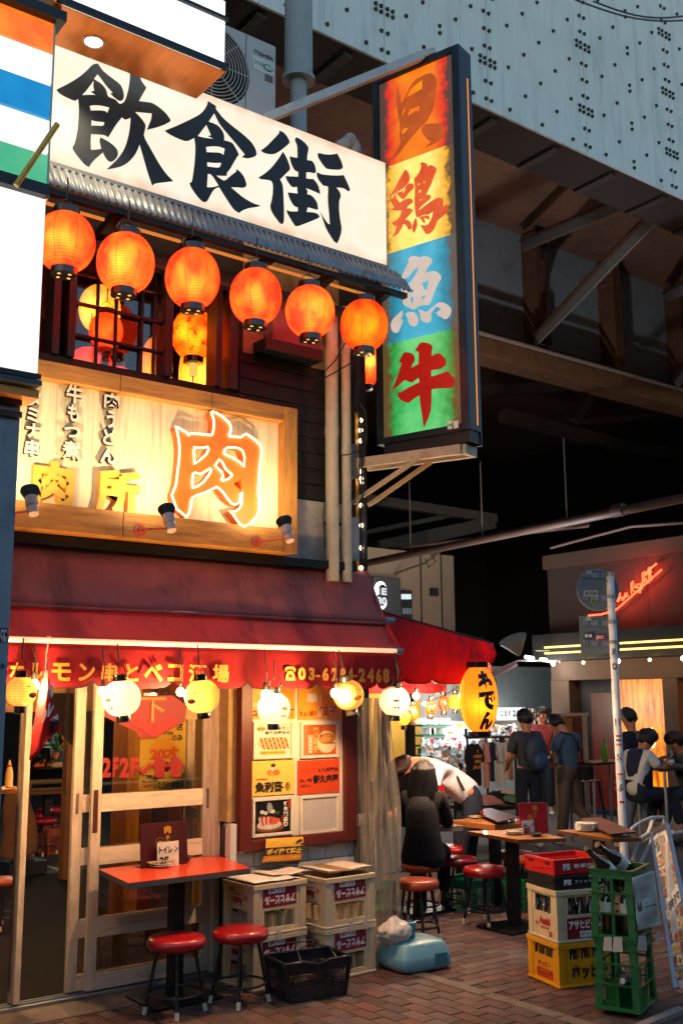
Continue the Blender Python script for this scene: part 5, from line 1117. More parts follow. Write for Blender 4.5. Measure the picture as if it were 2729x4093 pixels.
# =============== menu board ===============
NBY = 6.5
nb = thing('menu_board', 'white menu board in a dark red wooden frame holding eight poster cards', 'notice board', (4.5, 6.5, .85))
zo0, zo1 = pz(950, 3404, NBY), 2.3; xo0, xo1, xi0, xi1 = pxx(950, 3100, NBY), pxx(1411, 3100, NBY), pxx(995, 3100, NBY), pxx(1369, 3100, NBY)
zi = pz(1000, 3356, NBY)
FRW = mat('frame_red_wood', '5e2016', rough=.45, var=.3, scale=3, stretch=(8, 8, 1), bump=.1, dirt='2a0c08'); FRH = mat('frame_red_wood_h', '5e2016', rough=.45, var=.3, scale=3, stretch=(1, 8, 8), bump=.1)
MB().box((xo0, NBY - .045, zo0), (xi0, FY, zo1)).build('frame_side', FRW, nb, bevel=.004); MB().box((xi1, NBY - .045, zo0), (xo1, FY, zo1)).build('frame_side', FRW, nb, bevel=.004)
MB().box((xi0 + .001, NBY - .043, zo0 + .0), (xi1 - .001, FY, zi)).build('frame_bottom', FRH, nb, bevel=.004)
MB().box((xi0, NBY, zi), (xi1, FY - .002, zo1)).build('backing', mat('backing_white', 'e4dcd0', rough=.5, var=.04, dirt='a89c8c', dirt_amt=.3), nb)
def card(x0, y0, x1, y1, mt, lab, framed=0):
    cy = (y0 + y1) / 2; cx = (x0 + x1) / 2; Y = NBY - .004
    a, b, zt, zb = pxx(x0, cy, Y), pxx(x1, cy, Y), pz(cx, y0, Y), pz(cx, y1, Y)
    t = thing('menu_card', lab, 'poster', ((a + b) / 2, Y, zb))
    if framed:
        w = .022
        f = MB(); f.box((a, Y - .018, zb), (a + w, Y, zt)); f.box((b - w, Y - .018, zb), (b, Y, zt)); f.box((a + w, Y - .018, zb), (b - w, Y, zb + w)); f.box((a + w, Y - .018, zt - w), (b - w, Y, zt)); f.build('card_frame', mat('ivory_frame', 'e8dcc4', rough=.4), t, bevel=.003)
        a += w + .001; b -= w + .001; zt -= w + .001; zb += w + .001
    MB().box((a, Y - .006, zb), (b, Y, zt)).build('sheet', mt, t)
    t['_b'] = (a, b, zb, zt); return t
def ct(t, body, u0, v0, u1, v1, mt, bold=.02, lift=.009, **k):
    a, b, zb, zt = t['_b']; w, h = b - a, zt - zb
    return txt(body, (a + u0 * w, NBY - .004, zb + v0 * h), X3 * (u1 - u0) * w, Z3 * (v1 - v0) * h, mt, t, bold=bold, lift=lift, **k)
def cb(t, u0, v0, u1, v1, mt, nm='printed_patch', d=.0075, n=0, rot=0):
    a, b, zb, zt = t['_b']; w, h = b - a, zt - zb; Y = NBY - .004 - d
    if not n: f = MB().add([(a + u0 * w, Y, zb + v0 * h), (a + u1 * w, Y, zb + v0 * h), (a + u1 * w, Y, zb + v1 * h), (a + u0 * w, Y, zb + v1 * h)], [(0, 1, 2, 3)])
    else:
        cx, cz, rx, rz = a + (u0 + u1) / 2 * w, zb + (v0 + v1) / 2 * h, (u1 - u0) / 2 * w, (v1 - v0) / 2 * h
        f = MB().add([(cx + rx * math.cos(2 * PI * k / n) * math.cos(rot) - rz * math.sin(2 * PI * k / n) * math.sin(rot), Y, cz + rx * math.cos(2 * PI * k / n) * math.sin(rot) + rz * math.sin(2 * PI * k / n) * math.cos(rot)) for k in range(n)], [tuple(range(n))])
    return f.build(nm, mt, t)
YC = mat('card_amber', 'f0a830', rough=.5, var=.03); YC2 = mat('card_yellow', 'f2c85a', rough=.5, var=.03); OC = mat('card_orange', 'd84a1c', rough=.5, var=.05); IV = mat('card_ivory', 'ece0c8', rough=.5, var=.04)
DRD = mat('dark_red_ink', '8a1c14'); ORD = mat('orange_ink', 'd85a1c')
t = card(1001, 2745, 1177, 2874, YC, 'amber menu card at the top left, half hidden behind the white lantern'); ct(t, '生ホ', .03, .4, .18, .5, WHITEINK, .04); ct(t, 'オ', .02, .05, .3, .32, DRD, .06); ct(t, '所', .78, .06, .99, .32, DRD, .05)
t = card(1190, 2745, 1356, 2875, YC, 'amber gyoza menu card at the top right of the board'); ct(t, '華！', .2, .5, .55, .8, WHITEINK, .03); ct(t, '餃子', .46, .06, .97, .45, WHITEINK, .1, .0085); ct(t, '餃子', .48, .08, .95, .43, ORD, .03, .0105); ct(t, 'ちょい呑み', .03, .1, .44, .26, DRD, .04)
t = card(1009, 2884, 1170, 3033, IV, 'framed skewer menu card with bold black heading and price strip', 1); ct(t, '生ホルモン', .38, .83, .97, .95, INK, .03); ct(t, '串焼き盛合せ', .26, .67, .97, .8, INK, .03); cb(t, .02, .8, .3, .95, mat('stamp_orange', 'e8a040'), n=20); ct(t, '新鮮', .06, .84, .24, .91, DRD, .03, .0095)
cb(t, .03, .18, .96, .62, mat('plate_beige', 'e2c89c'), n=24)
for k in range(7):
    u = .14 + k * .115
    for j in range(5): cb(t, u - .04 + j * .022, .5 - j * .075, u + .05 + j * .022, .59 - j * .075, mat('meat_a' if (j + k) % 2 else 'meat_b', '9a5020' if (j + k) % 2 else 'c88040', rough=.5, var=.3, scale=40), d=.0085 + .0003 * j, n=8, rot=-.5)
cb(t, .12, .04, .84, .16, mat('strip_yellow', 'e8c440'), d=.009); ct(t, '5本盛 ¥1399 8本盛 ¥1989', .15, .065, .81, .135, DRD, .01, .0105)
t = card(1198, 2885, 1350, 3029, mat('photo_orange', 'c8602a', rough=.4, var=.15), 'framed fried dumpling menu card with vertical orange lettering', 1)
cb(t, .42, .05, 1.0, .8, mat('plate_white', 'e8d4b0'), n=26, d=.0072); cb(t, .46, .34, .98, .72, mat('dumpling', 'c07830', var=.35, scale=30), n=18, d=.0078); cb(t, .5, .42, .9, .66, mat('dumpling_l', 'd89848', var=.3, scale=30), n=14, d=.0084, rot=.2)
cb(t, .8, .36, 1.0, .39, INK, d=.009); cb(t, 0, 0, .16, 1, mat('band_salmon', 'd87848'), d=.0076); cb(t, .17, .06, .28, .66, IV, d=.0083)
for k, ch in enumerate('五個六九九'): ct(t, ch, .185, .56 - k * .11, .265, .65 - k * .11, INK, .03, .0095)
for k, ch in enumerate('焼き餃子'): ct(t, ch, .3, .72 - k * .21, .46, .92 - k * .21, mat('gold_pale', 'f0c060'), .05, .0095)
for k, ch in enumerate('やみつき'): ct(t, ch, .5, .86 - k * .09, .56, .94 - k * .09, INK, .04, .0095)
t = card(998, 3040, 1176, 3178, YC2, 'pale yellow card with black brush characters and a small figure drawing'); ct(t, '魚利喜', .1, .08, .76, .4, INK, .05); ct(t, '魚貝百貨店', .12, .44, .38, .5, DRD, .01); cb(t, .79, .1, .89, .36, mat('seal_brown', '5a2a1c'), n=16)
for k, ch in enumerate('うおりき'): ct(t, ch, .815, .29 - k * .055, .865, .335 - k * .055, YC2, .02, .0095)
for (u0, v0, u1, v1, c) in ((.43, .7, .58, .84, 'e8c8a0'), (.36, .56, .5, .74, 'd88030'), (.5, .56, .66, .74, 'c8702a'), (.44, .54, .56, .7, 'e8a050'), (.45, .8, .56, .92, '3a2018')): cb(t, u0, v0, u1, v1, mat('fig_' + c[:3].replace('8', 'h'), c), n=12, d=.0078 + u0 * .001)
t = card(1188, 3037, 1355, 3170, OC, 'red orange card with black brush lettering beside the yellow card'); ct(t, 'と九州屋台', .48, .62, .96, .76, INK, .03); ct(t, '都久志屋', .35, .28, .96, .55, INK, .06); ct(t, '九 州', .03, .34, .32, .46, INK, .05); ct(t, '九州づくし', .06, .2, .3, .29, INK, .03); ct(t, '炭火焼鳥', .05, .64, .42, .76, mat('faint_red', 'c83c18'), .03)
t = card(1005, 3186, 1168, 3341, mat('photo_black', '14181a', rough=.35), 'framed dark sashimi photo card with red lettering at the bottom left', 1)
cb(t, .02, .02, .82, .3, mat('boat_brown', '8a4a20'), n=22, d=.0076); cb(t, .06, .1, .76, .4, mat('ice_pale', 'c8c0b4', var=.3, scale=30), n=20, d=.008)
for k in range(6): cb(t, .12 + k * .055, .2 + .015 * k, .2 + k * .055, .52, mat('sashimi_red' if k % 2 else 'sashimi_pink', 'c04a38' if k % 2 else 'e0b0a0'), n=12, d=.0086 + k * .0001, rot=.4 - k * .1)
for k in range(5): cb(t, .44 + k * .05, .24, .5 + k * .05, .52 - .02 * k, mat('sashimi_orange', 'd8603a'), n=12, d=.0088 + k * .0001, rot=-.1 * k)
for u, v in ((.45, .16), (.58, .2), (.68, .26), (.36, .2), (.3, .62), (.2, .66), (.5, .66)): cb(t, u - .06, v - .06, u + .06, v + .06, mat('shell_white', 'ddd4c8', var=.2, scale=50), n=12, d=.0093)
cb(t, .34, .6, .5, .95, mat('fish_grey', '9aa09c'), n=12, d=.0084, rot=.25); cb(t, .08, .42, .3, .56, mat('leaf_green', '3a5a2a'), n=10, d=.0083); cb(t, .52, .56, .7, .66, MATS['leaf_green'], n=9, d=.0084)
for k, ch in enumerate('鮮魚刺盛り'): ct(t, ch, .8, .8 - k * .16, .93, .95 - k * .16, WHITEINK, .05, .0105)
for k, ch in enumerate('3999'): ct(t, ch, .735, .42 - k * .115, .79, .51 - k * .115, mat('price_red', 'd83a24'), .03, .0105)
cb(t, .93, .72, .99, .98, REDINK, d=.009)
t = card(1195, 3176, 1351, 3329, mat('faded_sheet', 'c4bcb8', rough=.5, var=.04, dirt='dcd4cc', dirt_amt=.5, dscale=9), 'blank faded framed card at the bottom right of the menu board', 1)
for o in list(COL.objects):
    if o.name.startswith('menu_card') and '_b' in o.keys(): del o['_b']
# litter notice
ln = thing('litter_notice', 'curved yellow and black no-littering notice hanging under the menu board', 'sign', on(1125, 3450, y=6.46))
def nq(u, v): 
    a = on(1063, 3353, y=6.452).lerp(on(1212, 3344, y=6.452), u); b = on(1040, 3462, y=6.42).lerp(on(1195, 3452, y=6.42), u); p = a.lerp(b, v); p.y -= .02 * math.sin(PI * v); return p
bands = [(0, .33, mat('nt_yellow', 'e8a830')), (.33, .62, mat('nt_black', '1c1c1c')), (.62, .86, mat('nt_orange', 'd8862a')), (.86, 1, MATS['nt_black'])]
for a, b, m_ in bands: MB().grid(lambda u, v: nq(u, a + (b - a) * v), 8, 3).build('notice_band', m_, ln, solid=.001)
def ntx(body, u0, v0, u1, v1, mt, bold=.04): O = nq(u0, v1) + Vector((0, -.004, 0)); return txt(body, O, nq(u1, v1) - nq(u0, v1), nq(u0, v0) - nq(u0, v1), mt, ln, bold=bold, lift=.004)
ntx('敷地内への', .04, .05, .72, .28, mat('nt_text_y', 'e8c428')); ntx('ポイ捨て禁止', .04, .37, .96, .59, mat('nt_text_b', 'f0c030')); ntx('24時間防犯カメラ作動中', .04, .66, .96, .83, mat('nt_text_b', ''), .02)
for q in (((.78, .16), (.92, .06), (.98, .14), (.84, .22)), ((.76, .24), (.8, .2), (.84, .26)), ((.9, .24), (.98, .2), (.99, .28), (.92, .29))):
    MB().add([nq(*p) + Vector((0, -.006, 0)) for p in q], [tuple(range(len(q)))]).build('printed_camera', INK, ln)
# things between the board and the corner
f = MB(); f.cyl((pxx(1425, 3300, 6.5), 6.5, 0), (pxx(1425, 3300, 6.5), 6.5, 2.2), .022, n=10); tag(f.build('thin_drain_pipe', mat('pipe_dark', '4a4642', rough=.5), smooth=True), 'thin dark drain pipe down the wall right of the menu board', 'pipe')
f = MB(); rect(f, 1416, 3255, 1443, 3300, 6.48, 0, .06); tag(f.build('wall_socket_box', TILE), 'small white box on the wall beside the drain pipe', 'electrical box')
# vinyl curtain
vc = thing('vinyl_curtain', 'clear plastic weather curtain gathered beside its white pole at the corner', 'curtain', on(1560, 3700, y=6.45))
pm = glassmat('clear_vinyl', (.97, .94, .9), .09, .16)
N, L = pm.node_tree.nodes, pm.node_tree.links
mx = [n for n in N if n.type == 'MIX_SHADER'][0]; df = N.new('ShaderNodeBsdfTranslucent'); df.inputs[0].default_value = (.8, .7, .55, 1); d2 = N.new('ShaderNodeBsdfDiffuse'); d2.inputs[0].default_value = (.85, .82, .8, 1)
m1 = N.new('ShaderNodeMixShader'); L.new(df.outputs[0], m1.inputs[1]); L.new(d2.outputs[0], m1.inputs[2]); m2 = N.new('ShaderNodeMixShader'); m2.inputs[0].default_value = .2; L.new(mx.outputs[0], m2.inputs[1]); L.new(m1.outputs[0], m2.inputs[2]); L.new(m2.outputs[0], N['Material Output'].inputs[0])
def vin(x0t, x1t, x0b, x1b, yt, yb, Y, ph, k):
    def P(u, v):
        py = yt + (yb - yt) * v; px = (x0t + (x1t - x0t) * u) * (1 - v) + (x0b + (x1b - x0b) * u) * v + 14 * math.sin(2.2 * v + ph) * v
        p = on(px, py, y=Y); p.y += .035 * math.sin(u * k + 1.5 * math.sin(v * 4 + ph) + ph) + .015 * math.sin(v * 9 + u * 7); return p
    return P
MB().grid(vin(1432, 1525, 1440, 1510, 2790, 3560, 6.45, 0, 26), 60, 40).build('inner_sheet', pm, vc, smooth='all')
MB().grid(vin(1516, 1548, 1480, 1618, 2800, 3730, 6.4, 1.2, 22), 60, 50).build('outer_sheet', pm, vc, smooth='all')
a = on(1532, 2800, y=6.43); b = on(1487, 3640, y=6.43)
MB().beam(b, a, .03, .03, (1, 0, 0)).build('pole', mat('pole_white', 'cfc8c0', rough=.4), vc)
f = MB(); c = on(1502, 3110, y=6.4); f.tube([c, c + Vector((-.03, -.03, 0)), c + Vector((-.03, -.03, -.09)), c + Vector((0, 0, -.09))], .004, 6); f.build('pull_handle', GREYM, vc)
# red banner on a hanger
bn = thing('hanging_banner', 'red cloth banner with white lettering hanging from a wire hanger by the doorway', 'banner', on(190, 3000, y=5.95))
def bq(u, v):
    A, B, Cc, D_ = (180, 2660), (192, 2675), (242, 2915), (118, 3040); px = (A[0] + (B[0] - A[0]) * u) * (1 - v) + (D_[0] + (Cc[0] - D_[0]) * u) * v; py = (A[1] + (B[1] - A[1]) * u) * (1 - v) + (D_[1] + (Cc[1] - D_[1]) * u) * v
    p = on(px, py, y=5.93); p.y += .02 * math.sin(u * 7 + v * 3); return p
MB().grid(bq, 20, 20).build('cloth', cloth('banner_red', 'c41e1c', 1, trans=.3), bn, smooth='all', solid=.002)
def btx(body, u0, v0, u1, v1, mt, bold=.05): O = bq(u0, v1) + Vector((0, -.02, 0)); txt(body, O, bq(u1, v1) - bq(u0, v1), bq(u0, v0) - bq(u0, v1), mt, bn, bold=bold, lift=.01)
btx('ホ', .15, .25, .9, .48, WHITEINK); btx('ル', .2, .5, .85, .66, WHITEINK); c_ = [bq(u, v) + Vector((0, -.028, 0)) for u, v in ((.62, .72), (.98, .66), (.98, .86), (.62, .92))]; MB().add(c_, [(0, 1, 2, 3)]).build('printed_box', INK, bn); btx('串', .66, .72, .94, .86, WHITEINK)
a = on(196, 2560, y=5.95); f = MB(); f.tube([a + Vector((.02, 0, .0)), a + Vector((.012, 0, .025)), a + Vector((-.012, 0, .025)), a + Vector((-.016, 0, 0)), a, on(186, 2620, y=5.95), on(184, 2670, y=5.93)], .003, 5); f.tube([on(186, 2620, y=5.95), on(204, 2740, y=5.94), on(206, 2790, y=5.93)], .0025, 5); f.build('wire_hanger', mat('hanger_wire_m', 'd8b8a0', rough=.3), bn)
# =============== furniture kinds ===============
REDV = mat('red_vinyl', 'a8121c', rough=.28, var=.08, scale=8, coat=.4); ORV = mat('worn_vinyl', 'a8401c', rough=.35, var=.2, scale=8, coat=.3); MRV = mat('maroon_vinyl', '7a1020', rough=.3, coat=.4)
LEGM = mat('stool_leg', (.01, .01, .011), rough=.35); TIPM = mat('leg_tip', 'd8cdb8', rough=.6)
def stool(label, mt, h=.44, r=.18):
    t = thing('round_stool', label, 'stool')
    R_ = r; f = MB(); f.lathe([(R_ * .55, h - .075), (R_ * .93, h - .068), (R_, h - .045), (R_ * .995, h - .025), (R_ * .93, h - .006), (R_ * .75, h + .001), (1e-5, h + .004)], (0, 0, 0), 36); f.build('seat', mt, t, smooth='all', world=False)
    for k in range(4):
        a = PI / 4 + k * PI / 2; ca, sa_ = math.cos(a), math.sin(a); p, q = Vector((ca * R_ * .62, sa_ * R_ * .62, h - .07)), Vector((ca * R_ * 1.02, sa_ * R_ * 1.02, .0))
        m_ = p.lerp(q, .88); l = MB().cyl(m_, p, .0115, n=10).build('leg', LEGM, t, smooth=True, world=False); MB().cyl(q, m_, .0135, n=10).build('rubber_foot', TIPM, l, smooth=True, world=False)
    f = MB(); f.tube([(R_ * .9 * math.cos(2 * PI * k / 28), R_ * .9 * math.sin(2 * PI * k / 28), .115) for k in range(28)], .008, 8, closed=True); f.build('foot_ring', LEGM, t, smooth=True, world=False)
    return t
s0 = stool('red vinyl stool in front of the sliding door, leftmost of the pair', REDV); place(s0, (3.275, 6.02, .003), .35)
G_ = 'round vinyl stools'; s0['group'] = G_
dup(s0, (3.70, 5.97, .003), .2, 'red vinyl stool between the counter table and the black basket')
so_ = stool('worn orange brown stool nearest the plastic curtain', ORV, .46, .17); p = on(1668, 3515, z=.46); place(so_, (p.x, p.y, .003), .3); so_['group'] = G_
p = on(1680, 3448, z=.46); dup(so_, (p.x, p.y, .003), .9, 'worn brown stool under the seated woman in black', sc=1)
sm_ = stool('maroon stool beside the seated woman, before the green basket', MRV, .46, .17); p = on(1832, 3425, z=.46); place(sm_, (p.x, p.y, .003), .5); sm_['group'] = G_
p = on(1822, 3380, z=.46); dup(s0, (p.x, p.y, .003), 1.1, 'small red stool behind the maroon one', sc=1.05)
p = on(1938, 3466, z=.46); dup(s0, (p.x, p.y, .003), .1, 'glossy red stool left of the black table post', sc=1.05)
p = on(2055, 3402, z=.46); dup(so_, (p.x, p.y, .003), .6, 'brown stool half hidden behind the black table post', sc=1)
p = on(2130, 3425, z=.46); dup(so_, (p.x, p.y, .003), .2, 'brown stool showing just above the red folding crate', sc=1)
p = on(172, 3272, z=.44); dup(s0, (p.x, p.y, .013), .5, 'red stool indoors, closest to the open doorway', sc=1)
p = on(208, 3232, z=.44); dup(s0, (p.x, p.y, .013), .2, 'red stool indoors touching the timber column', sc=1)
p = on(120, 3255, z=.44); dup(s0, (p.x, p.y, .013), .9, 'red stool indoors farthest to the left behind the table post', sc=1)
p = on(15, 3515, z=.4); dup(so_, (p.x, p.y, .013), .4, 'orange topped stool cut by the grey post at the left edge', sc=.87)
# ---- counter table
def table(label, pts, h, mt, edge, nm='bistro_table', post=None, base=True, thick=.03, planks=0):
    c = sum(((Vector((p[0], p[1], 0))) for p in pts), Vector()) / len(pts); c = Vector(post) if post else c
    t = thing(nm, label, 'table', (c.x, c.y, .003))
    if planks:
        a, b, c2, d = [Vector((p[0], p[1], 0)) for p in pts]
        for k in range(planks):
            q = [a.lerp(d, k / planks + .005), b.lerp(c2, k / planks + .005), b.lerp(c2, (k + 1) / planks - .005), a.lerp(d, (k + 1) / planks - .005)]; MB().prism([v + Z3 * (h - thick) for v in q], Z3 * thick).build('plank', mt, t, bevel=.003)
    else:
        MB().prism([(p[0], p[1], h - thick) for p in pts], (0, 0, thick - .003)).build('edge_band', edge, t, bevel=.002)
        MB().prism([(p[0], p[1], h - .0028) for p in pts], (0, 0, .003)).build('tabletop', mt, t)
    MB().box((c.x - .04, c.y - .04, .02), (c.x + .04, c.y + .04, h - thick - .001)).build('post', BLACKM, t)
    if base: MB().box((c.x - .24, c.y - .2, 0), (c.x + .24, c.y + .2, .022)).build('base_plate', BLACKM, t, bevel=.004)
    return t
ORT = mat('orange_laminate', 'd8441c', rough=.3, var=.07, scale=5, coat=.2); EDG = mat('grey_edge', '5a5650', rough=.6); WT = mat('table_wood', 'a8682e', rough=.45, var=.25, scale=3, stretch=(1, 7, 7), coat=.2); WTG = mat('table_wood_grey', '8a7a6c', rough=.6, var=.2, scale=3, stretch=(1, 7, 7))
TH = .79
tA = table('orange laminate counter table standing before the sliding door', [tuple(on(*p, z=TH))[:2] for p in [(395, 3474), (515, 3530), (1003, 3470), (870, 3416)]], TH, ORT, EDG, 'counter_table', post=(3.42, 6.3, 0), thick=.035)
CH = .75
q = [Vector(on(*p, z=CH)) for p in [(1866, 3322), (2067, 3356), (2259, 3350)]]; q4 = q[0] + (q[2] - q[1]) * 1.3
tB = table('small bare wood table with red menu holder between the stools and crates', [(v.x, v.y) for v in (q[0], q[1], q[2], q4)], CH, WT, mat('wood_edge', '5a3418'), post=(6.62, 6.42, 0))
q = [Vector(on(*p, z=CH)) for p in [(1800, 3278), (1975, 3298), (2080, 3292)]]; q4 = q[0] + (q[2] - q[1])
tC = table('plank topped table behind, in front of the clothes stand', [(v.x, v.y) for v in (q[0], q[1], q[2] + Vector((.3, 0, 0)), q4 + Vector((.4, .1, 0)))], CH, WT, WT, post=(7.15, 7.15, 0), planks=4, thick=.05)
q = [Vector(on(*p, z=CH)) for p in [(1740, 3290), (1758, 3304), (1850, 3300)]]; q4 = q[0] + (q[2] - q[1])
tD = table('grey edged table the seated woman leans on', [(q[0].x, q[0].y + .5), (q[1].x, q[1].y), (q[2].x, q[2].y), (q[2].x + .1, q[2].y + .6)], CH, WTG, WTG, post=(6.5, 7.45, 0), thick=.045)
q = [Vector(on(*p, z=CH)) for p in [(2225, 3318), (2440, 3352), (2560, 3348)]]; q4 = q[0] + (q[2] - q[1]) * 1.2
tE = table('long wood table with a pile of white plates, beyond the crates', [(v.x, v.y) for v in (q[0], q[1], q[2], q4)], CH, WT, MATS['wood_edge'], post=tuple(Vector((on(2395, 3450, z=.4).x, on(2395, 3450, z=.4).y, 0))))
a = on(105, 3180, z=.72)
tF = table('wooden table indoors seen through the open doorway', [(a.x, a.y), (a.x + .75, a.y - .1), (a.x + .95, a.y + .5), (a.x + .2, a.y + .6)], .75, WT, MATS['wood_edge'], post=(a.x + .35, a.y + .2, 0))
a = on(110, 3140, z=.75); tG = table('second wooden table indoors, farther inside the room', [(a.x + .1, a.y + .5), (a.x + .9, a.y + .4), (a.x + 1.1, a.y + .9), (a.x + .3, a.y + 1.)], .75, WT, MATS['wood_edge'])
# ---- menu holders and tableware
MNR = mat('menu_maroon', '3a080c', rough=.4, var=.08); MNB = mat('menu_red', '9a1418', rough=.4, var=.06); GOLDM = mat('gold_print', 'd8a030', rough=.4, metal=.3)
def menu(label, O, U, h, mt, nm='menu_stand', glyph=1, lean=.03):
    """upright menu folder: O lower left corner, U along its width"""
    O, U = Vector(O), Vector(U); t = thing(nm, label, 'menu', O + U / 2); n = U.cross(Z3).normalized()
    if n.dot(CAM - O) < 0: n = -n
    L_ = -n * lean + Z3 * h
    MB().prism([O, O + U, O + U + L_, O + L_], -n * .008).build('cover', mt, t)
    MB().prism([O - n * .02 * 0, O + U, O + U - n * .09, O - n * .09], Z3 * .004).build('foot', mt, t)
    if glyph:
        txt('肉', O + U * .5 + L_ * .74, U * .15, L_ * .18, GOLDM, t, bold=.05, lift=.003); txt('ホ', O + U * .53 + L_ * .6, U * .09, L_ * .1, GOLDM, t, bold=.03, lift=.003); txt('酒', O + U * .53 + L_ * .48, U * .09, L_ * .1, GOLDM, t, bold=.03, lift=.003)
        txt('吉', O + U * .34 + L_ * .46, U * .13, L_ * .13, GOLDM, t, bold=.03, lift=.003)
        c = O + U * .405 + L_ * .525 + n * .003; r = U.length * .105; u = U.normalized(); MB().tube([c + u * r * math.cos(k * PI / 12) + Z3 * r * math.sin(k * PI / 12) for k in range(24)], .0012, 4, closed=True).build('printed_ring', GOLDM, t)
    return t
a, b = on(567, 3452, z=TH), on(752, 3448, z=TH); yy = 6.44
a, b = on(565, 3452, y=yy), on(752, 3440, y=yy); hh = on(565, 3297, y=yy).z - TH
menu('dark maroon menu folder standing on the orange counter table', (a.x, yy, TH), (b.x - a.x, 0, 0), hh, MNR)
CARDW = mat('card_white', 'dcd4c8', rough=.6)
def tcard(label, px0, px1, py0, py1, Y, zb, words):
    t = thing('toilet_card', label, 'card', (0, 0, 0)); a, b = on(px0, py1, y=Y), on(px1, py1, y=Y); place(t, (a.x, Y, zb)); zt = on(px0, py0, y=Y).z
    MB().prism([(a.x, Y, zb), (b.x, Y, zb), (b.x, Y + .01, zt + .003), (a.x, Y + .01, zt)], (0, .001, 0)).build('card', CARDW, t); w = b.x - a.x; h = zt - zb
    for s, u0, v0, u1, v1 in words: txt(s, (a.x + w * u0, Y - .001, zb + h * v0), X3 * w * (u1 - u0), Z3 * h * (v1 - v0), INK, t, bold=.05, lift=.002)
    for k, (u, v, c) in enumerate(((.8, .78, 'e8a060'), (.9, .7, '5080c0'), (.82, .62, '60a060'))): MB().cyl((a.x + w * u, Y - .0025, zb + h * v), (a.x + w * u, Y - .002, zb + h * v), .008, n=9).build('printed_flower', mat('flower_' + 'abc'[k], c), t)
tcard('white handwritten toilet card propped on the orange counter table', 630, 716, 3370, 3448, 6.41, TH, (('トイレ', .05, .55, .68, .85), ('2F', .08, .08, .5, .42), ('へ', .55, .1, .72, .3)))
PLT = mat('plate_porcelain', 'e0d2c0', rough=.25, coat=.3); STL = mat('steel_tray', '7a7a7c', rough=.25, metal=.9); CHOP = mat('chopsticks_wood', 'd8b878', rough=.6)
def plates(label, x, y, z, n=2, r=.075, chop=True):
    t = thing('plate_stack', label, 'plates', (x, y, z))
    for k in range(n): MB().lathe([(r * .55, 0), (r * .6, .004), (r, .014), (r * .98, .017), (r * .6, .008), (1e-5, .007)], (x, y, z + k * .013), 28).build('plate', PLT, t, smooth='all')
    if chop: MB().beam((x - .09, y + .01, z + n * .013 + .01), (x + .1, y - .01, z + n * .013 + .012), .02, .006).build('chopsticks', CHOP, t)
    return t
def sauce(label, x, y, z):
    t = thing('chili_shaker', label, 'bottle', (x, y, z)); MB().lathe([(.014, 0), (.015, .03), (.012, .042)], (x, y, z), 14).build('jar', mat('chili_jar', '8a2014', rough=.2, coat=.5), t, smooth=True); MB().lathe([(.013, .042), (.013, .065), (1e-5, .066)], (x, y, z), 14).build('cap', mat('cap_red', 'c01414', rough=.3), t, smooth=True); return t
def tray(label, x, y, z, r=.055):
    t = thing('ash_tray', label, 'ashtray', (x, y, z)); MB().lathe([(r * .6, 0), (r * .7, .004), (r * .85, .022), (r, .026), (r * .96, .03), (r * .75, .02), (r * .6, .008), (1e-5, .007)], (x, y, z), 24).build('bowl', STL, t, smooth='all'); return t
p = on(643, 3466, z=TH); plates('two small plates with chopsticks on the orange counter table', p.x, p.y, TH, 2)
p = on(735, 3440, z=TH); tray('steel ashtray on the orange counter table', p.x, p.y, TH, .06)
p = on(682, 3450, z=TH); sauce('red capped chili shaker on the orange counter table', p.x, p.y, TH)
p = on(2052, 3335, z=CH); plates('two white plates with chopsticks on the bare wood table', p.x, p.y, CH, 2, .08)
p = on(2110, 3335, z=CH); sauce('red capped chili shaker before the red menu outdoors', p.x, p.y, CH); p = on(2112, 3341, z=CH); tray('steel ashtray on the bare wood table', p.x + .02, p.y - .06, CH)
a, b = on(2079, 3330, z=CH), on(2196, 3338, z=CH); a.z = b.z = CH; b = a + (b - a).normalized() * .26
Ym = a.y; a2 = on(2078, 3328, y=Ym - .0); b2 = on(2192, 3340, y=Ym - .12)
O = Vector((a2.x, Ym, CH)); U = Vector((b2.x - a2.x, -.12, 0))
menu('bright red menu folder standing on the bare wood table', O, U, on(2085, 3210, y=Ym).z - CH, MNB)
tcard('pale card leaning on the red outdoor menu', 2088, 2136, 3282, 3332, Ym - .08, CH, (('ト', .1, .5, .35, .85), ('2', .1, .1, .35, .45)))
O = on(1722, 3290, y=7.3); b = on(1787, 3290, y=7.3); menu('dark red menu folder in front of the seated woman', (O.x, 7.3, CH), (b.x - O.x, 0, 0), on(1722, 3143, y=7.3).z - CH, MNB)
p = on(2342, 3322, z=CH); plates('pile of four white plates on the long wood table', p.x, p.y, CH, 5, .095, False)
p = on(2383, 3320, z=CH); sauce('red capped chili shaker beside the pile of plates', p.x, p.y, CH); p = on(2425, 3330, z=CH); tray('steel ashtray at the end of the long wood table', p.x, p.y, CH, .07)
p = on(1925, 3268, z=CH); sauce('red capped chili shaker on the plank topped table', p.x, p.y, CH); p = on(1905, 3270, z=CH); plates('small plates with chopsticks on the plank topped table', p.x, p.y, CH, 1, .08)
for lab, q in (('dark menu lying open on the plank topped table', [(1880, 3242), (1960, 3234), (2075, 3270), (1990, 3290)]), ('maroon menu lying on the long wood table', [(2310, 3276), (2400, 3272), (2540, 3330), (2440, 3340)])):
    ps = [on(*v, z=CH + .03) for v in q]; o = MB().prism(ps, (0, 0, .012)).build('flat_menu', MNR); tag(o, lab, 'menu', 'menus lying flat')
p = on(1772, 3290, z=CH); plates('white plate by the dark red menu of the seated woman', p.x, p.y, CH, 1, .07, False)
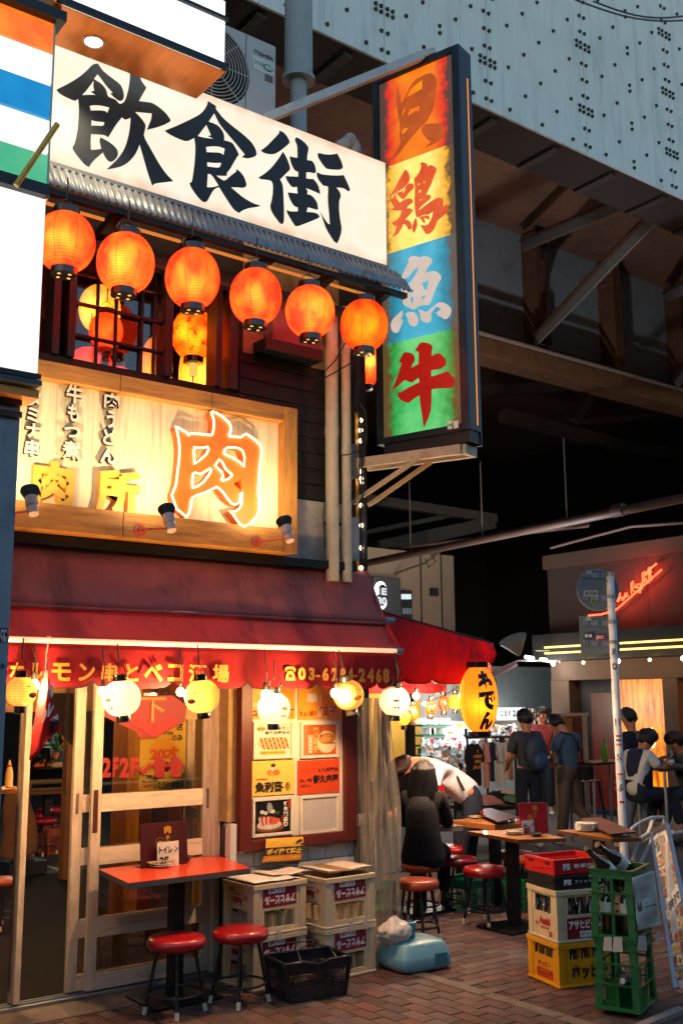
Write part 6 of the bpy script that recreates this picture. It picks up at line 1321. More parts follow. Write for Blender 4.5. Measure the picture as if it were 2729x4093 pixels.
# ---- indoor things at the left
p = on(90, 3500, z=0)
kg = thing('beer_keg', 'steel beer keg standing inside the doorway, draped with a brown jacket', 'keg', (p.x, p.y, .013)); 
f = MB(); f.lathe([(.1, .16), (.12, .17), (.125, .22), (.118, .24), (.125, .27), (.125, .42), (.118, .44), (.125, .47), (.12, .55), (.09, .56), (.085, .6), (.095, .6)], (p.x, p.y, 0), 28); f.build('barrel', mat('keg_steel', '9a948c', rough=.3, metal=.85, var=.15), kg, smooth=True)
MB().box((p.x - .2, p.y - .16, .013), (p.x + .22, p.y + .14, .16)).build('black_crate', mat('dark_navy', '10141c'), kg, bevel=.01)
jk = MB()
def jq(u, v):
    w = .1 + .06 * v + .02 * math.sin(6 * v + u * 5); a = PI * 1.1 + u * PI * 1.2; return Vector((p.x - .1 + w * 1.35 * math.cos(a), p.y - .03 + w * math.sin(a) - .02 * math.sin(u * 14), .95 - .7 * v - .05 * math.sin(u * 6)))
jk.grid(jq, 30, 20); tag(jk.build('brown_jacket', mat('jacket_brown', '6a4420', rough=.9, var=.25, bump=.4), smooth='all', solid=.012), 'brown jacket draped over the keg by the grey post', 'jacket')
p = on(36, 3145, y=6.95); bt = thing('squeeze_bottle', 'pale squeeze bottle with red collar at the left window', 'bottle', p)
sc_ = on(36, 3060, y=6.95).z - p.z
MB().lathe([(.024, 0), (.026, .02), (.024, .09), (.014, .125), (.012, .13)], p, 18).build('body', mat('pale_bottle', 'e8cc88', rough=.4), bt, smooth=True); MB().lathe([(.015, .128), (.015, .14)], p, 16).build('collar', mat('cap_red', ''), bt); MB().lathe([(.01, .14), (.006, .165), (.003, .17)], p, 12).build('nozzle', MATS['pale_bottle'], bt, smooth=True)
MB().box((1.5, 6.8, p.z - .03), (pxx(70, 3145, 6.95), 7.05, p.z - .002)).build('window_shelf', WT, bld)
# red basket under indoor stool
# =============== crates ===============
def crate_faces(t, L_, W_, H_, mt, win_y, win_h, wall=.012, cells=None, lip=.02, long_txt=None):
    pass
def frame_crate(name, label, cat, L_, W_, H_, mt, openings, group=None, corner=.045, rib=True, dividers=None, divm=None, flip=False):
    """L_ along x, W_ along y; openings = {side: [(u0,u1,z0,z1)]} as shares of that side; sides f,b (long) and l,r (short)"""
    t = thing(name, label, cat, (0, 0, 0), 0, group); x, y = L_ / 2, W_ / 2; tk = .012
    def side(o, u, n, ln, ops, nm):
        f = MB(); xs = sorted(set([0, 1] + [v for q in ops for v in q[:2]])); zs = sorted(set([0, 1] + [v for q in ops for v in q[2:]]))
        for a, b in zip(xs, xs[1:]):
            for c, d in zip(zs, zs[1:]):
                cx, cz = (a + b) / 2, (c + d) / 2
                if any(q[0] < cx < q[1] and q[2] < cz < q[3] for q in ops): continue
                p = Vector(o) + Vector(u) * ln * a; q_ = Vector(o) + Vector(u) * ln * b
                f.prism([p + Z3 * c * H_, q_ + Z3 * c * H_, q_ + Z3 * d * H_, p + Z3 * d * H_], Vector(n) * -tk)
        return f.build(nm, mt, t, world=False)
    side((-x, -y, 0), (1, 0, 0), (0, -1, 0), L_, openings['f'], 'side_panel'); side((-x, y - .0, 0), (1, 0, 0), (0, 1, 0), L_, openings['f'], 'side_panel')
    side((-x, -y, 0), (0, 1, 0), (-1, 0, 0), W_, openings['l'], 'end_panel'); side((x, -y, 0), (0, 1, 0), (1, 0, 0), W_, openings['l'], 'end_panel')
    c = corner; e = .008
    for sx in (-1, 1):
        for sy in (-1, 1):
            f = MB(); f.box((min(sx * (x + e), sx * (x - c)), min(sy * (y + e), sy * (y - tk)), 0), (max(sx * (x + e), sx * (x - c)), max(sy * (y + e), sy * (y - tk)), H_)); f.box((min(sx * (x + e - .001), sx * (x - tk)), min(sy * (y + e - .001), sy * (y - c)), 0), (max(sx * (x + e - .001), sx * (x - tk)), max(sy * (y + e - .001), sy * (y - c)), H_ - .001)); f.build('corner_post', mt, t, bevel=.004, world=False)
    g = .014
    for z0, z1, nm in ((H_ - .032, H_ + .002, 'top_rim'), (0.0, .016, 'bottom_rim')):
        f = MB(); f.box((-x - g, -y - g, z0), (x + g, -y - .001, z1)); f.box((-x - g, y + .001, z0), (x + g, y + g, z1)); f.box((-x - g, -y - .001, z0), (-x - .001, y + .001, z1)); f.box((x + .001, -y - .001, z0), (x + g, y + .001, z1)); f.build(nm, mt, t, bevel=.004, world=False)
    MB().box((-x + tk, -y + tk, .01), (x - tk, y - tk, .02)).build('floor', mt, t, world=False)
    if dividers:
        nx_, ny_, dh = dividers; f = MB()
        for k in range(1, nx_): f.box((-x + L_ * k / nx_ - .003, -y + tk, .02), (-x + L_ * k / nx_ + .003, y - tk, dh))
        for k in range(1, ny_): f.box((-x + tk, -y + W_ * k / ny_ - .003, .02), (x - tk, -y + W_ * k / ny_ + .003, dh - .002))
        f.build('divider', divm or mt, t, world=False)
    return t
IVC = mat('crate_ivory', 'd8c49c', rough=.45, var=.06, dirt='8a7450', dirt_amt=.3, dscale=8); YEC = mat('crate_yellow', 'e8a010', rough=.4, var=.06, dirt='8a5a10', dirt_amt=.3, dscale=8); GNC = mat('crate_green', '14642c', rough=.4, var=.1, dirt='0c3c1c', dirt_amt=.4, dscale=8)
CRP = mat('print_crimson', '8c1a28', rough=.5)
def beer_text(t, L_, W_, H_, flip):
    """printing of the ivory beer crate: label on the long sides, name on the short ones"""
    x, y = L_ / 2, W_ / 2
    def on_side(O, U, V, n):
        def R(u0, v0, u1, v1):
            if flip: return O + U * (1 - u0) + V * (1 - v0), -U * (u1 - u0), -V * (v1 - v0)
            return O + U * u0 + V * v0, U * (u1 - u0), V * (v1 - v0)
        return R
    def emit(o, s, R, bx, mt, bold, n, lift):
        O, U, V = R(*bx); uv, fs = glyphs(s, bold); b = MB().add([O + U * u + V * v + n * lift for u, v in uv], fs); me = bpy.data.meshes.new('lettering'); me.from_pydata([tuple(v) for v in b.v], [], b.f); link('lettering', me, mt, t)
    for O, U, n in ((Vector((-x, -y, 0)), X3 * L_, -Y3), (Vector((x, y, 0)), -X3 * L_, Y3)):
        R = on_side(O, U, Z3 * H_, n); o, u, v = R(.17, .06, .83, .46); MB().prism([o + n * .0015, o + u + n * .0015, o + u + v + n * .0015, o + v + n * .0015], -n * .001).build('printed_label', CRP, t, world=False)
        emit(0, 'アサヒビール', R, (.2, .24, .8, .42), WHITEINK, .05, n, .003); o, u, v = R(.4, .08, .72, .2); MB().prism([o + n * .0022, o + u + n * .0022, o + u + v + n * .0022, o + v + n * .0022], -n * .0005).build('printed_label', WHITEINK, t, world=False); emit(0, '大びん・20本', R, (.42, .1, .7, .18), CRP, .04, n, .003)
    for O, U, n in ((Vector((-x, y, 0)), -Y3 * W_, -X3), (Vector((x, -y, 0)), Y3 * W_, X3)):
        R = on_side(O, U, Z3 * H_, n); emit(0, 'Asahi', R, (.36, .28, .74, .44), REDINK, .05, n, .003); emit(0, '大', R, (.2, .22, .33, .33), REDINK, .03, n, .003); emit(0, 'ASAHI BEER', R, (.4, .2, .7, .25), REDINK, .02, n, .003); emit(0, '20', R, (.68, .08, .8, .18), REDINK, .03, n, .003)
def beer_crate(label, flip, group=None):
    hi = (.52, .86) if not flip else (.14, .48)
    t = frame_crate('beer_crate', label, 'crate', .42, .34, .325, IVC, {'f': [(.2, .8, *hi)], 'l': [(.22, .78, *hi)]}, group, dividers=(5, 4, .13))
    beer_text(t, .42, .34, .325, flip); return t
GA = 'ivory beer crates'
U1 = on(1035, 3545, z=.66); 
cr0 = beer_crate('upside down ivory beer crate, upper one beside the counter table', True, GA)
HC = .328
def crate_at(t, px, py, z, rot, corner=(-1, -1), L_=.42, W_=.34):
    """stand the crate so that the given lower corner is at this spot of the ground"""
    p = on(px, py, z=0); R = Matrix.Rotation(rot, 4, 'Z'); off = R @ Vector((corner[0] * L_ / 2, corner[1] * W_ / 2, 0)); return (p.x - off.x, p.y - off.y, z)
l1 = crate_at(None, 1012, 3968, .004, math.radians(3)); l2 = crate_at(None, 1495, 3884, .004, math.radians(3), (1, -1))
print('crates', l1, l2)
place(cr0, (l1[0], l1[1], .004 + HC), math.radians(3))
dup(cr0, (l1[0], l1[1], .003), math.radians(3), 'upside down ivory beer crate, lower one behind the nearest stool')
dup(cr0, (l2[0], l2[1], .004 + HC), math.radians(2), 'upside down ivory beer crate, upper one beside the plastic curtain')
dup(cr0, (l2[0], l2[1], .003), math.radians(2), 'upside down ivory beer crate, lower one behind the black basket')
MAG = mat('magazine_print', 'f2e2cc', rough=.4, var=.15, scale=12, dirt='d08c50', dirt_amt=.7, dscale=9)
ztop = .004 + 2 * HC + .004
for i, (cx, cy, w, h, rot, lab, hh) in enumerate(((l1[0] - .04, l1[1] - .0, .34, .36, .05, 'blank white sheets on top of the left beer crates', .006), (l1[0] + .16, l1[1] + .06, .3, .24, .1, 'curled food magazine lying across both crate stacks', .01), (l2[0] + .03, l2[1] + .02, .4, .32, .04, 'glossy food magazines on top of the right beer crates', .014))):
    f = MB()
    def mg(u, v): 
        a = rot; x = (u - .5) * w; y = (v - .5) * h; return Vector((cx + x * math.cos(a) - y * math.sin(a), cy + x * math.sin(a) + y * math.cos(a), ztop + .004 + i * .007 + hh + .006 * math.sin(u * 7 + i) * (1 if i else .3)))
    f.grid(mg, 14, 8); o = f.build('magazine', MAG if i else mat('white_sheet', 'ece4d8', rough=.5), smooth='all', solid=.005); tag(o, lab, 'magazine', 'papers on the beer crates')
    if i == 2:
        f = MB().prism([mg(0, 0) - Z3 * .014, mg(1, 0) - Z3 * .014, mg(1, 1) - Z3 * .014, mg(0, 1) - Z3 * .014], (0, 0, .009)); tag(f.build('magazine', mat('cardboard', '9a7a50')), 'thin pile of cardboard under the glossy magazines', 'cardboard', 'papers on the beer crates')
TAPE = mat('tape', 'd8d0c4', rough=.3, alpha=.75)
for t_, x in ((cr0, -.02), ):
    pass
for lx, ly, dx, w_ in ((l1[0], l1[1], -.03, 'right tape strip joining the left pair of ivory crates'), (l1[0], l1[1], -.13, 'left tape strip joining the left pair of ivory crates'), (l2[0], l2[1], -.02, 'left tape strip joining the right pair of ivory crates'), (l2[0], l2[1], .1, 'right tape strip joining the right pair of ivory crates')):
    o = MB().box((lx + dx, ly - .17 - .02, HC - .03), (lx + dx + .04, ly - .17 - .018, HC + .035)).build('tape_strip', TAPE); tag(o, w_, 'tape', 'tape strips on the ivory crates')
# black shopping basket
def basket(label, L_, W_, H_, mt, nm='shopping_basket', handles=True, taper=.86, nv=26, nh=9, cat='basket'):
    t = thing(nm, label, cat); f = MB(); w = .0035
    def side(a, b, at_, bt, n):
        for k in range(n + 1):
            u = k / n; p, q = Vector(a).lerp(Vector(b), u), Vector(at_).lerp(Vector(bt), u); f.beam(p, q, w * 1.6, w, up=(0.01, 0.02, 1))
        for k in range(nh + 1):
            u = (k / nh) * (.55 if k < nh else 1) if nh > 4 else k / nh; p = Vector(a).lerp(Vector(at_), u); q = Vector(b).lerp(Vector(bt), u); f.beam(p, q, w, w * 1.6)
    x, y, X_, Y_ = L_ / 2 * taper, W_ / 2 * taper, L_ / 2, W_ / 2
    B_ = [(-x, -y, .0), (x, -y, .0), (x, y, .0), (-x, y, .0)]; T_ = [(-X_, -Y_, H_), (X_, -Y_, H_), (X_, Y_, H_), (-X_, Y_, H_)]
    for i in range(4): side(B_[i], B_[(i + 1) % 4], T_[i], T_[(i + 1) % 4], nv if i % 2 == 0 else int(nv * .7))
    f.build('mesh_wall', mt, t, world=False)
    f = MB()
    for i in range(4):
        a, b = Vector(B_[i]).lerp(Vector(T_[i]), .72), Vector(B_[(i + 1) % 4]).lerp(Vector(T_[(i + 1) % 4]), .72); f.prism([a, b, Vector(T_[(i + 1) % 4]), Vector(T_[i])], (0, .001, 0) if i % 2 == 0 else (.001, 0, 0)); f.beam(Vector(B_[i]), Vector(T_[i]), .02, .02, up=(1, 0, 0))
    f.build('upper_band', mt, t, world=False)
    f = MB(); r = [Vector(p) for p in T_]; f.tube([r[0].lerp(r[1], .04), r[0].lerp(r[1], .3), r[0].lerp(r[1], .5) - Z3 * .02, r[0].lerp(r[1], .7), r[0].lerp(r[1], .96), r[1].lerp(r[2], .06), r[1].lerp(r[2], .94), r[2].lerp(r[3], .04), r[2].lerp(r[3], .96), r[3].lerp(r[0], .06), r[3].lerp(r[0], .94)], .009, 8, closed=True); f.build('rim', mt, t, smooth=True, world=False)
    MB().box((-x, -y, 0), (x, y, .004)).build('bottom', mt, t, world=False)
    if handles:
        for s, lean in ((1, .03), (-1, .02)):
            f = MB(); z = H_ + .005; f.tube([(-X_ * .55, s * Y_, z), (-X_ * .5, s * Y_ * .55, z + .035 + lean), (0, s * Y_ * .1 + .0, z + .05 + lean), (X_ * .5, s * Y_ * .55, z + .035 + lean), (X_ * .55, s * Y_, z)], .005, 6); f.build('handle', mt, t, smooth=True, world=False)
    return t
BKM = mat('basket_black', (.014, .016, .02), rough=.35)
bk = basket('black plastic shopping basket on the bricks before the beer crates', .46, .31, .23, BKM); bm_ = (on(1080, 3960, z=0) + on(1355, 3965, z=0)) / 2
place(bk, (4.14, 5.86 + .0, .004), math.radians(-8))
GNB = mat('basket_green', '1c7a5a', rough=.4)
gb = basket('teal green basket on the ground under the maroon stool', .42, .32, .26, GNB, 'storage_basket', False, .9, 24, 5); p = on(1880, 3640, z=0); place(gb, (p.x + .1, p.y + .1, .004), .1); gb['group'] = 'green baskets under the tables'
GNB2 = mat('basket_green2', '2a9a5c', rough=.4)
gb2 = basket('bright green basket behind the base of the bare wood table', .42, .32, .26, GNB2, 'storage_basket', False, .9, 24, 5); p = on(2080, 3640, z=0); place(gb2, (p.x + .2, p.y + .12, .004), .05); gb2['group'] = 'green baskets under the tables'
p = on(1622, 3640, z=0); gb3 = dup(gb2, (p.x - .1, p.y + .2, .004), .3, 'green basket just showing right of the plastic curtain', sc=.8)
p = on(200, 3420, z=0); rbk = basket('orange red basket indoors under the table', .4, .3, .3, mat('basket_orange', 'a84a28', rough=.5), 'storage_basket', False, .92, 16, 5); place(rbk, (p.x + .1, p.y + .15, .013), .3)
# water weight base
wb = thing('water_weight_base', 'pale blue plastic water filled weight base beside the beer crates', 'weight base', (5.12, 6.02, .004))
def sup(a, b, ex, n=40): return [(a * math.copysign(abs(math.cos(2 * PI * k / n)) ** ex, math.cos(2 * PI * k / n)), b * math.copysign(abs(math.sin(2 * PI * k / n)) ** ex, math.sin(2 * PI * k / n))) for k in range(n)]
f = MB(); rings = []; n = 40
for s, z in ((.86, 0), (.97, .015), (1, .04), (1, .085), (.985, .095), (.95, .11), (.86, .165), (.78, .18), (.3, .188), (.01, .188)): rings.append([Vector((x * s, y * s, z)) for x, y in sup(.225, .2, .38)])
f.add([v for r in rings for v in r], [(i * n + j, i * n + (j + 1) % n, (i + 1) * n + (j + 1) % n, (i + 1) * n + j) for i in range(9) for j in range(n)] + [tuple(range(n))]); BLP = mat('plastic_blue', '6fa8b4', rough=.4, var=.1, dirt='3a6470', dirt_amt=.4, dscale=5); f.build('tank', BLP, wb, smooth='all', world=False)
MB().lathe([(.034, .16), (.034, .22), (.03, .205), (.03, .25), (.042, .255), (.044, .295), (.036, .3), (.03, .3), (.028, .25)], (-.02, .0, 0), 20).build('tube_socket', mat('plastic_teal', '2f8090', rough=.4), wb, smooth=True, world=False)
MB().lathe([(.07, .182), (.066, .192), (.05, .194)], (-.02, 0, 0), 20).build('socket_ring', BLP, wb, smooth=True, world=False)
MB().box((.04, -.206, .04), (.15, -.196, .115)).build('hand_recess', MATS['plastic_teal'], wb, bevel=.008, world=False); place(wb, (5.14, 5.98, .004), math.radians(-6))
f = MB()
def bag(u, v):
    a = u * 2 * PI; s = math.sin(PI * (v * .94 + .03)); k = 1 + .18 * noise.noise(Vector((math.cos(a) * 2.2, math.sin(a) * 2.2, v * 4)))  + .22 * noise.noise(Vector((math.cos(a) * 6, math.sin(a) * 6, v * 11)))
    return Vector((4.98 + .13 * s * k * math.cos(a), 5.99 + .1 * s * k * math.sin(a), .15 + .2 * v + .02 * noise.noise(Vector((a, v * 5, 1)))))
f.grid(bag, 48, 18); tag(f.build('plastic_bag', mat('bag_white', 'd8cfc0', rough=.4, var=.15, dirt='8a5a2a', dirt_amt=.6, dscale=9, bump=.5, bscale=25), smooth='all'), 'crumpled white plastic bag stuffed between the crates and the blue weight base', 'plastic bag')
# ---- right hand stack
BTL = mat('bottle_brown', (.03, .012, .006), rough=.08, coat=1., spec=.8); CPM = mat('crown_cap', '8a8478', rough=.3, metal=.8); LBW = mat('bottle_label', 'ddd8cc', rough=.5)
def bottle(label, h=.29, r=.036, group=None, mt=BTL, lab=True, cap=CPM, nm='beer_bottle', lz=(.12, .36)):
    t = thing(nm, label, 'bottle', (0, 0, 0), 0, group); MB().lathe([(r * .9, 0), (r, .008), (r, h * .55), (r * .8, h * .65), (r * .42, h * .76), (r * .36, h * .94), (r * .42, h * .95), (r * .42, h * .985)], (0, 0, 0), 18).build('glass', mt, t, smooth=True, world=False)
    MB().lathe([(r * .4, h * .975), (r * .46, h * .98), (r * .42, h), (1e-5, h + .001)], (0, 0, 0), 14).build('cap', cap, t, smooth=True, world=False)
    if lab: MB().lathe([(r + .0008, h * lz[0]), (r + .0008, h * lz[1])], (0, 0, 0), 18).build('label', LBW, t, smooth=True, world=False)
    return t
ang = math.atan2((on(2238, 3955, z=0) - on(2088, 3889, z=0)).y, (on(2238, 3955, z=0) - on(2088, 3889, z=0)).x)
print('hoppy ang', math.degrees(ang))
# crate frame: short end (W) faces the left of the picture; long side runs to the right-front
c0 = on(2238, 3955, z=0); du = (on(2088, 3889, z=0) - c0).normalized(); rotH = math.atan2(du.y, du.x) - PI / 2    # du is +Y of the crate
def atc(z, rot=rotH, L_=.42, W_=.34, c=None): 
    c = c or c0; R = Matrix.Rotation(rot, 4, 'Z'); v = R @ Vector((L_ / 2, W_ / 2, 0)); return (c.x + v.x, c.y + v.y, z)
HH = .27
hp = frame_crate('hoppy_crate', 'yellow bottle crate at the bottom of the mixed stack', 'crate', .44, .36, HH, YEC, {'f': [(.18, .82, .62, .86)], 'l': [(.18, .82, .62, .86)]}, dividers=(5, 4, .22)); place(hp, atc(.004, L_=.44, W_=.36), rotH)
def side_txt(t, s, side, bx, mt, L_, W_, H_, bold=.03, lift=.003, patch=None):
    O, U, n = {'f': (Vector((-L_ / 2, -W_ / 2, 0)), X3 * L_, -Y3), 'l': (Vector((-L_ / 2, W_ / 2, 0)), -Y3 * W_, -X3)}[side]; u0, v0, u1, v1 = bx
    o, u, v = O + U * u0 + Z3 * H_ * v0, U * (u1 - u0), Z3 * H_ * (v1 - v0)
    if patch: MB().prism([o + n * .002, o + u + n * .002, o + u + v + n * .002, o + v + n * .002], -n * .0008).build('printed_patch', patch, t, world=False)
    if s:
        uv, fs = glyphs(s, bold); b = MB().add([o + u * a + v * c + n * lift for a, c in uv], fs); me = bpy.data.meshes.new('lettering'); me.from_pydata([tuple(q) for q in b.v], [], b.f); link('lettering', me, mt, t)
side_txt(hp, 'ホッピー', 'l', (.3, .36, .72, .5), REDINK, .44, .36, HH, .03); side_txt(hp, '', 'l', (.26, .12, .78, .32), REDINK, .44, .36, HH, patch=mat('patch_red', 'b8241c')); side_txt(hp, 'ホッピービバレッジ株式会社', 'l', (.28, .15, .76, .2), YEC, .44, .36, HH, .02, .0035); side_txt(hp, '東京都港区赤坂', 'l', (.36, .24, .68, .29), YEC, .44, .36, HH, .02, .0035); side_txt(hp, 'ホッピー', 'f', (.2, .16, .85, .5), mat('dark_brown_print', '4a2408'), .44, .36, HH, .06)
ac_ = beer_crate('upright ivory beer crate full of bottles, on the yellow crate', False, GA); place(ac_, atc(.004 + HH + .006), rotH)
bb = bottle('brown bottle in the ivory crate', group='bottles in the crates'); first = True; Rm = Matrix.Rotation(rotH, 4, 'Z')
for (t_, z, L_, W_, hh, rows) in ((hp, .026, .44, .36, .235, ((0, 0), (0, 1), (0, 2), (0, 3), (1, 0), (2, 0), (3, 0), (4, 0))), (ac_, .004 + HH + .03, .42, .34, .285, ((0, 0), (0, 1), (0, 2), (0, 3), (1, 0), (2, 0), (3, 0), (4, 0), (1, 1), (2, 1)))):
    base = wm(t_).translation
    for i, j in rows:
        v = Rm @ Vector((-L_ / 2 + L_ * (i + .5) / 5, -W_ / 2 + W_ * (j + .5) / 4, 0)); loc = (base.x + v.x, base.y + v.y, z)
        lab = 'dark bottle, %s crate of mixed stack, %s row, %s from corner' % ('yellow' if t_ is hp else 'ivory', ('outermost', 'second', 'third', 'fourth', 'last')[i], ('first', 'second', 'third', 'fourth')[j])
        if first: place(bb, loc); bb['label'] = lab; first = False; bb.scale = (1, 1, 1)
        else: dup(bb, loc, 0, lab, sc=hh / .29)
# folding containers on top
BX = .43; BW = .33
def foldbox(label, mt, h, zb, shift, dr, openb, words):
    t = thing('folding_container', label, 'container', (0, 0, 0), 0, 'folding containers on the mixed stack'); x, y = BX / 2, BW / 2; tk = .014
    for nm, a, b in (('side_panel', (-x, -y, 0), (x, -y + tk, h)), ('side_panel', (-x, y - tk, 0), (x, y, h)), ('end_panel', (-x, -y + tk, 0), (-x + tk, y - tk, h)), ('end_panel', (x - tk, -y + tk, 0), (x, y - tk, h))): MB().box(a, b).build(nm, mt, t, bevel=.003, world=False)
    MB().box((-x + tk, -y + tk, 0), (x - tk, y - tk, h - (.03 if openb else .002))).build('floor', mt, t, world=False)
    f = MB(); f.box((-x - .005, -y - .005, h - .018), (x + .005, -y - .0005, h - .002)); f.box((-x - .005, -y - .0005, h - .018), (-x - .0005, y + .005, h - .002)); f.box((-x - .004, -y - .004, h * .42), (-x - .0005, y * .3, h * .5)); f.box((-x - .004, y * .5, h * .2), (-x - .0005, y * .9, h * .28)); f.box((-x - .006, -.05, h * .3), (-x - .0005, .03, h * .38)); f.build('raised_rib', mt, t, bevel=.0015, world=False)
    if openb:
        f = MB(); 
        for k in range(3): f.box((-x + .06, -y + .04 + k * .09, h - .029), (x - .06, -y + .05 + k * .09, h - .024))
        f.build('floor_rib', mt, t, world=False)
        f = MB(); f.box((-x - .0012, -y + .05, h * .62), (-x - .0006, -y + .1, h * .8)); f.box((-x - .0012, y - .1, h * .62), (-x - .0006, y - .04, h * .8)); f.build('grip_slot', mat('slot_dark', '3a0a0a'), t, world=False)
    side_txt(t, 'FS', 'f', (.16, .3, .3, .72), WHITEINK, BX, BW, h, .06); side_txt(t, words, 'f', (.36, .38, .85, .66), WHITEINK, BX, BW, h, .02)
    v = atc(zb, rotH + dr, BX, BW); place(t, (v[0] + shift[0], v[1] + shift[1], zb), rotH + dr); return t
zt2 = .004 + HH + .006 + .325 + .006
foldbox('black folding container between the ivory crate and the red one', mat('box_black', '1c1a1a', rough=.4, var=.2), .085, zt2, (.0, .01), .02, False, 'フィット産業')
foldbox('red folding container on top of the mixed crate stack', mat('box_red', 'c8201c', rough=.35, var=.05), .1, zt2 + .088, (.01, .02), .06, True, '青果市場')
# green sake crates
g0_ = on(2555, 4077, z=0); gl = on(2400, 4053, z=0); gr_ = on(2682, 4016, z=0)
dv = (gl - g0_); rotG = math.atan2(dv.y, dv.x) - PI / 2; print('green', (gl - g0_).length, (gr_ - g0_).length, math.degrees(rotG))
GLn, GWn, GH = .33, .25, .4
def sakecrate(label):
    t = thing('sake_crate', label, 'crate', (0, 0, 0), 0, 'green sake crates'); x, y = GLn / 2, GWn / 2; c = .045
    for sx in (-1, 1):
        for sy in (-1, 1):
            f = MB(); P = lambda z, k: [(sx * (x + k), sy * (y + k)), (sx * (x + k - c), sy * (y + k)), (sx * (x + k - c), sy * (y + k - .008)), (sx * (x + k - .008), sy * (y + k - .008)), (sx * (x + k - .008), sy * (y + k - c)), (sx * (x + k), sy * (y + k - c))]
            a = [Vector((u, v, 0)) for u, v in P(0, .012)]; b = [Vector((u, v, GH)) for u, v in P(GH, -.004)]; n_ = 6
            f.add(a + b, [tuple(range(6))[::-1], tuple(range(6, 12))] + [(i, (i + 1) % 6, 6 + (i + 1) % 6, 6 + i) for i in range(6)]); f.build('corner_post', GNC, t, bevel=.002, world=False)
    for z0, z1, g, nm in ((GH - .05, GH, .004, 'top_rim'), (GH * .63, GH * .67, .002, 'middle_rail'), (GH * .34, GH * .375, .004, 'middle_rail'), (0, .022, .012, 'bottom_rim')):
        f = MB(); f.box((-x - g, -y - g, z0), (x + g, -y + .006, z1)); f.box((-x - g, y - .006, z0), (x + g, y + g, z1)); f.box((-x - g, -y + .006, z0), (-x + .006, y - .006, z1)); f.box((x - .006, -y + .006, z0), (x + g, y - .006, z1)); f.build(nm, GNC, t, bevel=.002, world=False)
    f = MB(); g = .016
    for z in (GH - .052, GH - .006, GH * .655, GH * .36): f.box((-x - g, -y - g, z), (x + g, -y - .0, z + .006)); f.box((-x - g, y + .0, z), (x + g, y + g, z + .006)); f.box((-x - g, -y, z), (-x, y, z + .006)); f.box((x, -y, z), (x + g, y, z + .006))
    f.build('flange', GNC, t, world=False)
    f = MB()
    for u in (-.33, -.02, .02, .33):
        for s in (-1, 1): f.box((u * GLn - .004, s * y - .004, .022), (u * GLn + .004, s * y + .004, GH * .62))
    for u in (-.02, .02):
        for s in (-1, 1): f.box((s * x - .004, u * GWn - .004, .022), (s * x + .004, u * GWn + .004, GH - .05))
    f.build('rib', GNC, t, world=False)
    MB().box((-x, -y, .008), (x, y, .016)).build('floor', GNC, t, world=False)
    f = MB(); f.box((-.003, -y, .016), (.003, y, GH * .34)); f.box((-x, -.003, .016), (x, .003, GH * .34)); f.build('divider', GNC, t, world=False)
    f = MB(); f.prism([(-x, -y - .012, .02), (0, -y - .012, .05), (0, -y - .012, .06), (-x + .04, -y - .012, .032)], (0, .01, 0)); f.prism([(x, -y - .012, .02), (0, -y - .012, .05), (0, -y - .012, .06), (x - .04, -y - .012, .032)], (0, .01, 0)); f.build('brace', GNC, t, world=False)
    return t
k1 = sakecrate('lower green sake crate with a plastic bottle cap showing'); la = atc(.03, rotG, GLn, GWn, g0_); place(k1, la, rotG)
k2 = dup(k1, (la[0] - .005, la[1] + .005, .03 + GH + .005), rotG + .02, 'upper green sake crate holding tall dark bottles')
MB()
wd_ = MB().beam(on(2520, 4120, z=.015), on(2725, 4035, z=.015), .06, .03); tag(wd_.build('timber_block', mat('grey_timber', '8a8478', rough=.8, var=.2, stretch=(1, 6, 6)), bevel=.003), 'weathered timber batten under the green crates', 'timber')
sk = bottle('tall dark sake bottle leaning left out of the upper green crate', .40, .05, 'tall bottles in the upper green crate', lab=True, nm='sake_bottle', cap=BLACKM, lz=(.36, .54))
Rg = Matrix.Rotation(rotG, 4, 'Z'); bz = .03 + GH + .03
def lean(bx, by, dz, dirv, labl, orig=False):
    v = Rg @ Vector((bx, by, 0)); M = Matrix.Translation((la[0] + v.x, la[1] + v.y, bz + dz)) @ Vector(dirv).to_track_quat('Z', 'Y').to_matrix().to_4x4()
    if orig: place(sk, None, M=M)
    else: dup(sk, None, label=labl, M=M)
lv = (-RGT * .62 + Z3 * .75 - FWD * .0)
def bottom_lean(px, py, qx, qy, labl, orig, Y):
    top = on(px, py, y=Y); bot = on(qx, qy, y=Y - .02); d = (top - bot).normalized(); M = Matrix.Translation(top - d * .4) @ d.to_track_quat('Z', 'Y').to_matrix().to_4x4()
    if orig: place(sk, None, M=M)
    else: dup(sk, None, label=labl, M=M)
bottom_lean(2342, 3390, 2500, 3560, '', True, la[1] + .02)
bottom_lean(2385, 3375, 2560, 3520, 'second tall dark bottle leaning behind the first in the green crate', False, la[1] + .08)
for bx, by, lb in ((-.09, -.06, 'upright sake bottle at the left front of the upper green crate'), (-.09, .06, 'upright sake bottle at the left rear of the upper green crate'), (.02, -.06, 'upright sake bottle in the middle of the upper green crate'), (.11, -.05, 'upright sake bottle at the right end of the upper green crate')):
    v = Rg @ Vector((bx, by, 0)); dup(sk, (la[0] + v.x, la[1] + v.y, bz - .015), 0, lb, sc=.88)
for t_ in [o for o in COL.objects if o.name.startswith('sake_bottle') and o.parent is None][2:]:
    pass
f = MB()
YLB = mat('label_yellow', 'd89018')
pet = thing('plastic_bottle', 'empty clear plastic bottle with white cap in the lower green crate', 'bottle', (la[0], la[1], .2)); tp_ = on(2487, 3922, y=g0_.y + .02); d = Vector((.7, .55, -.05)).normalized(); Mq = Matrix.Translation(tp_) @ d.to_track_quat('Z', 'Y').to_matrix().to_4x4()
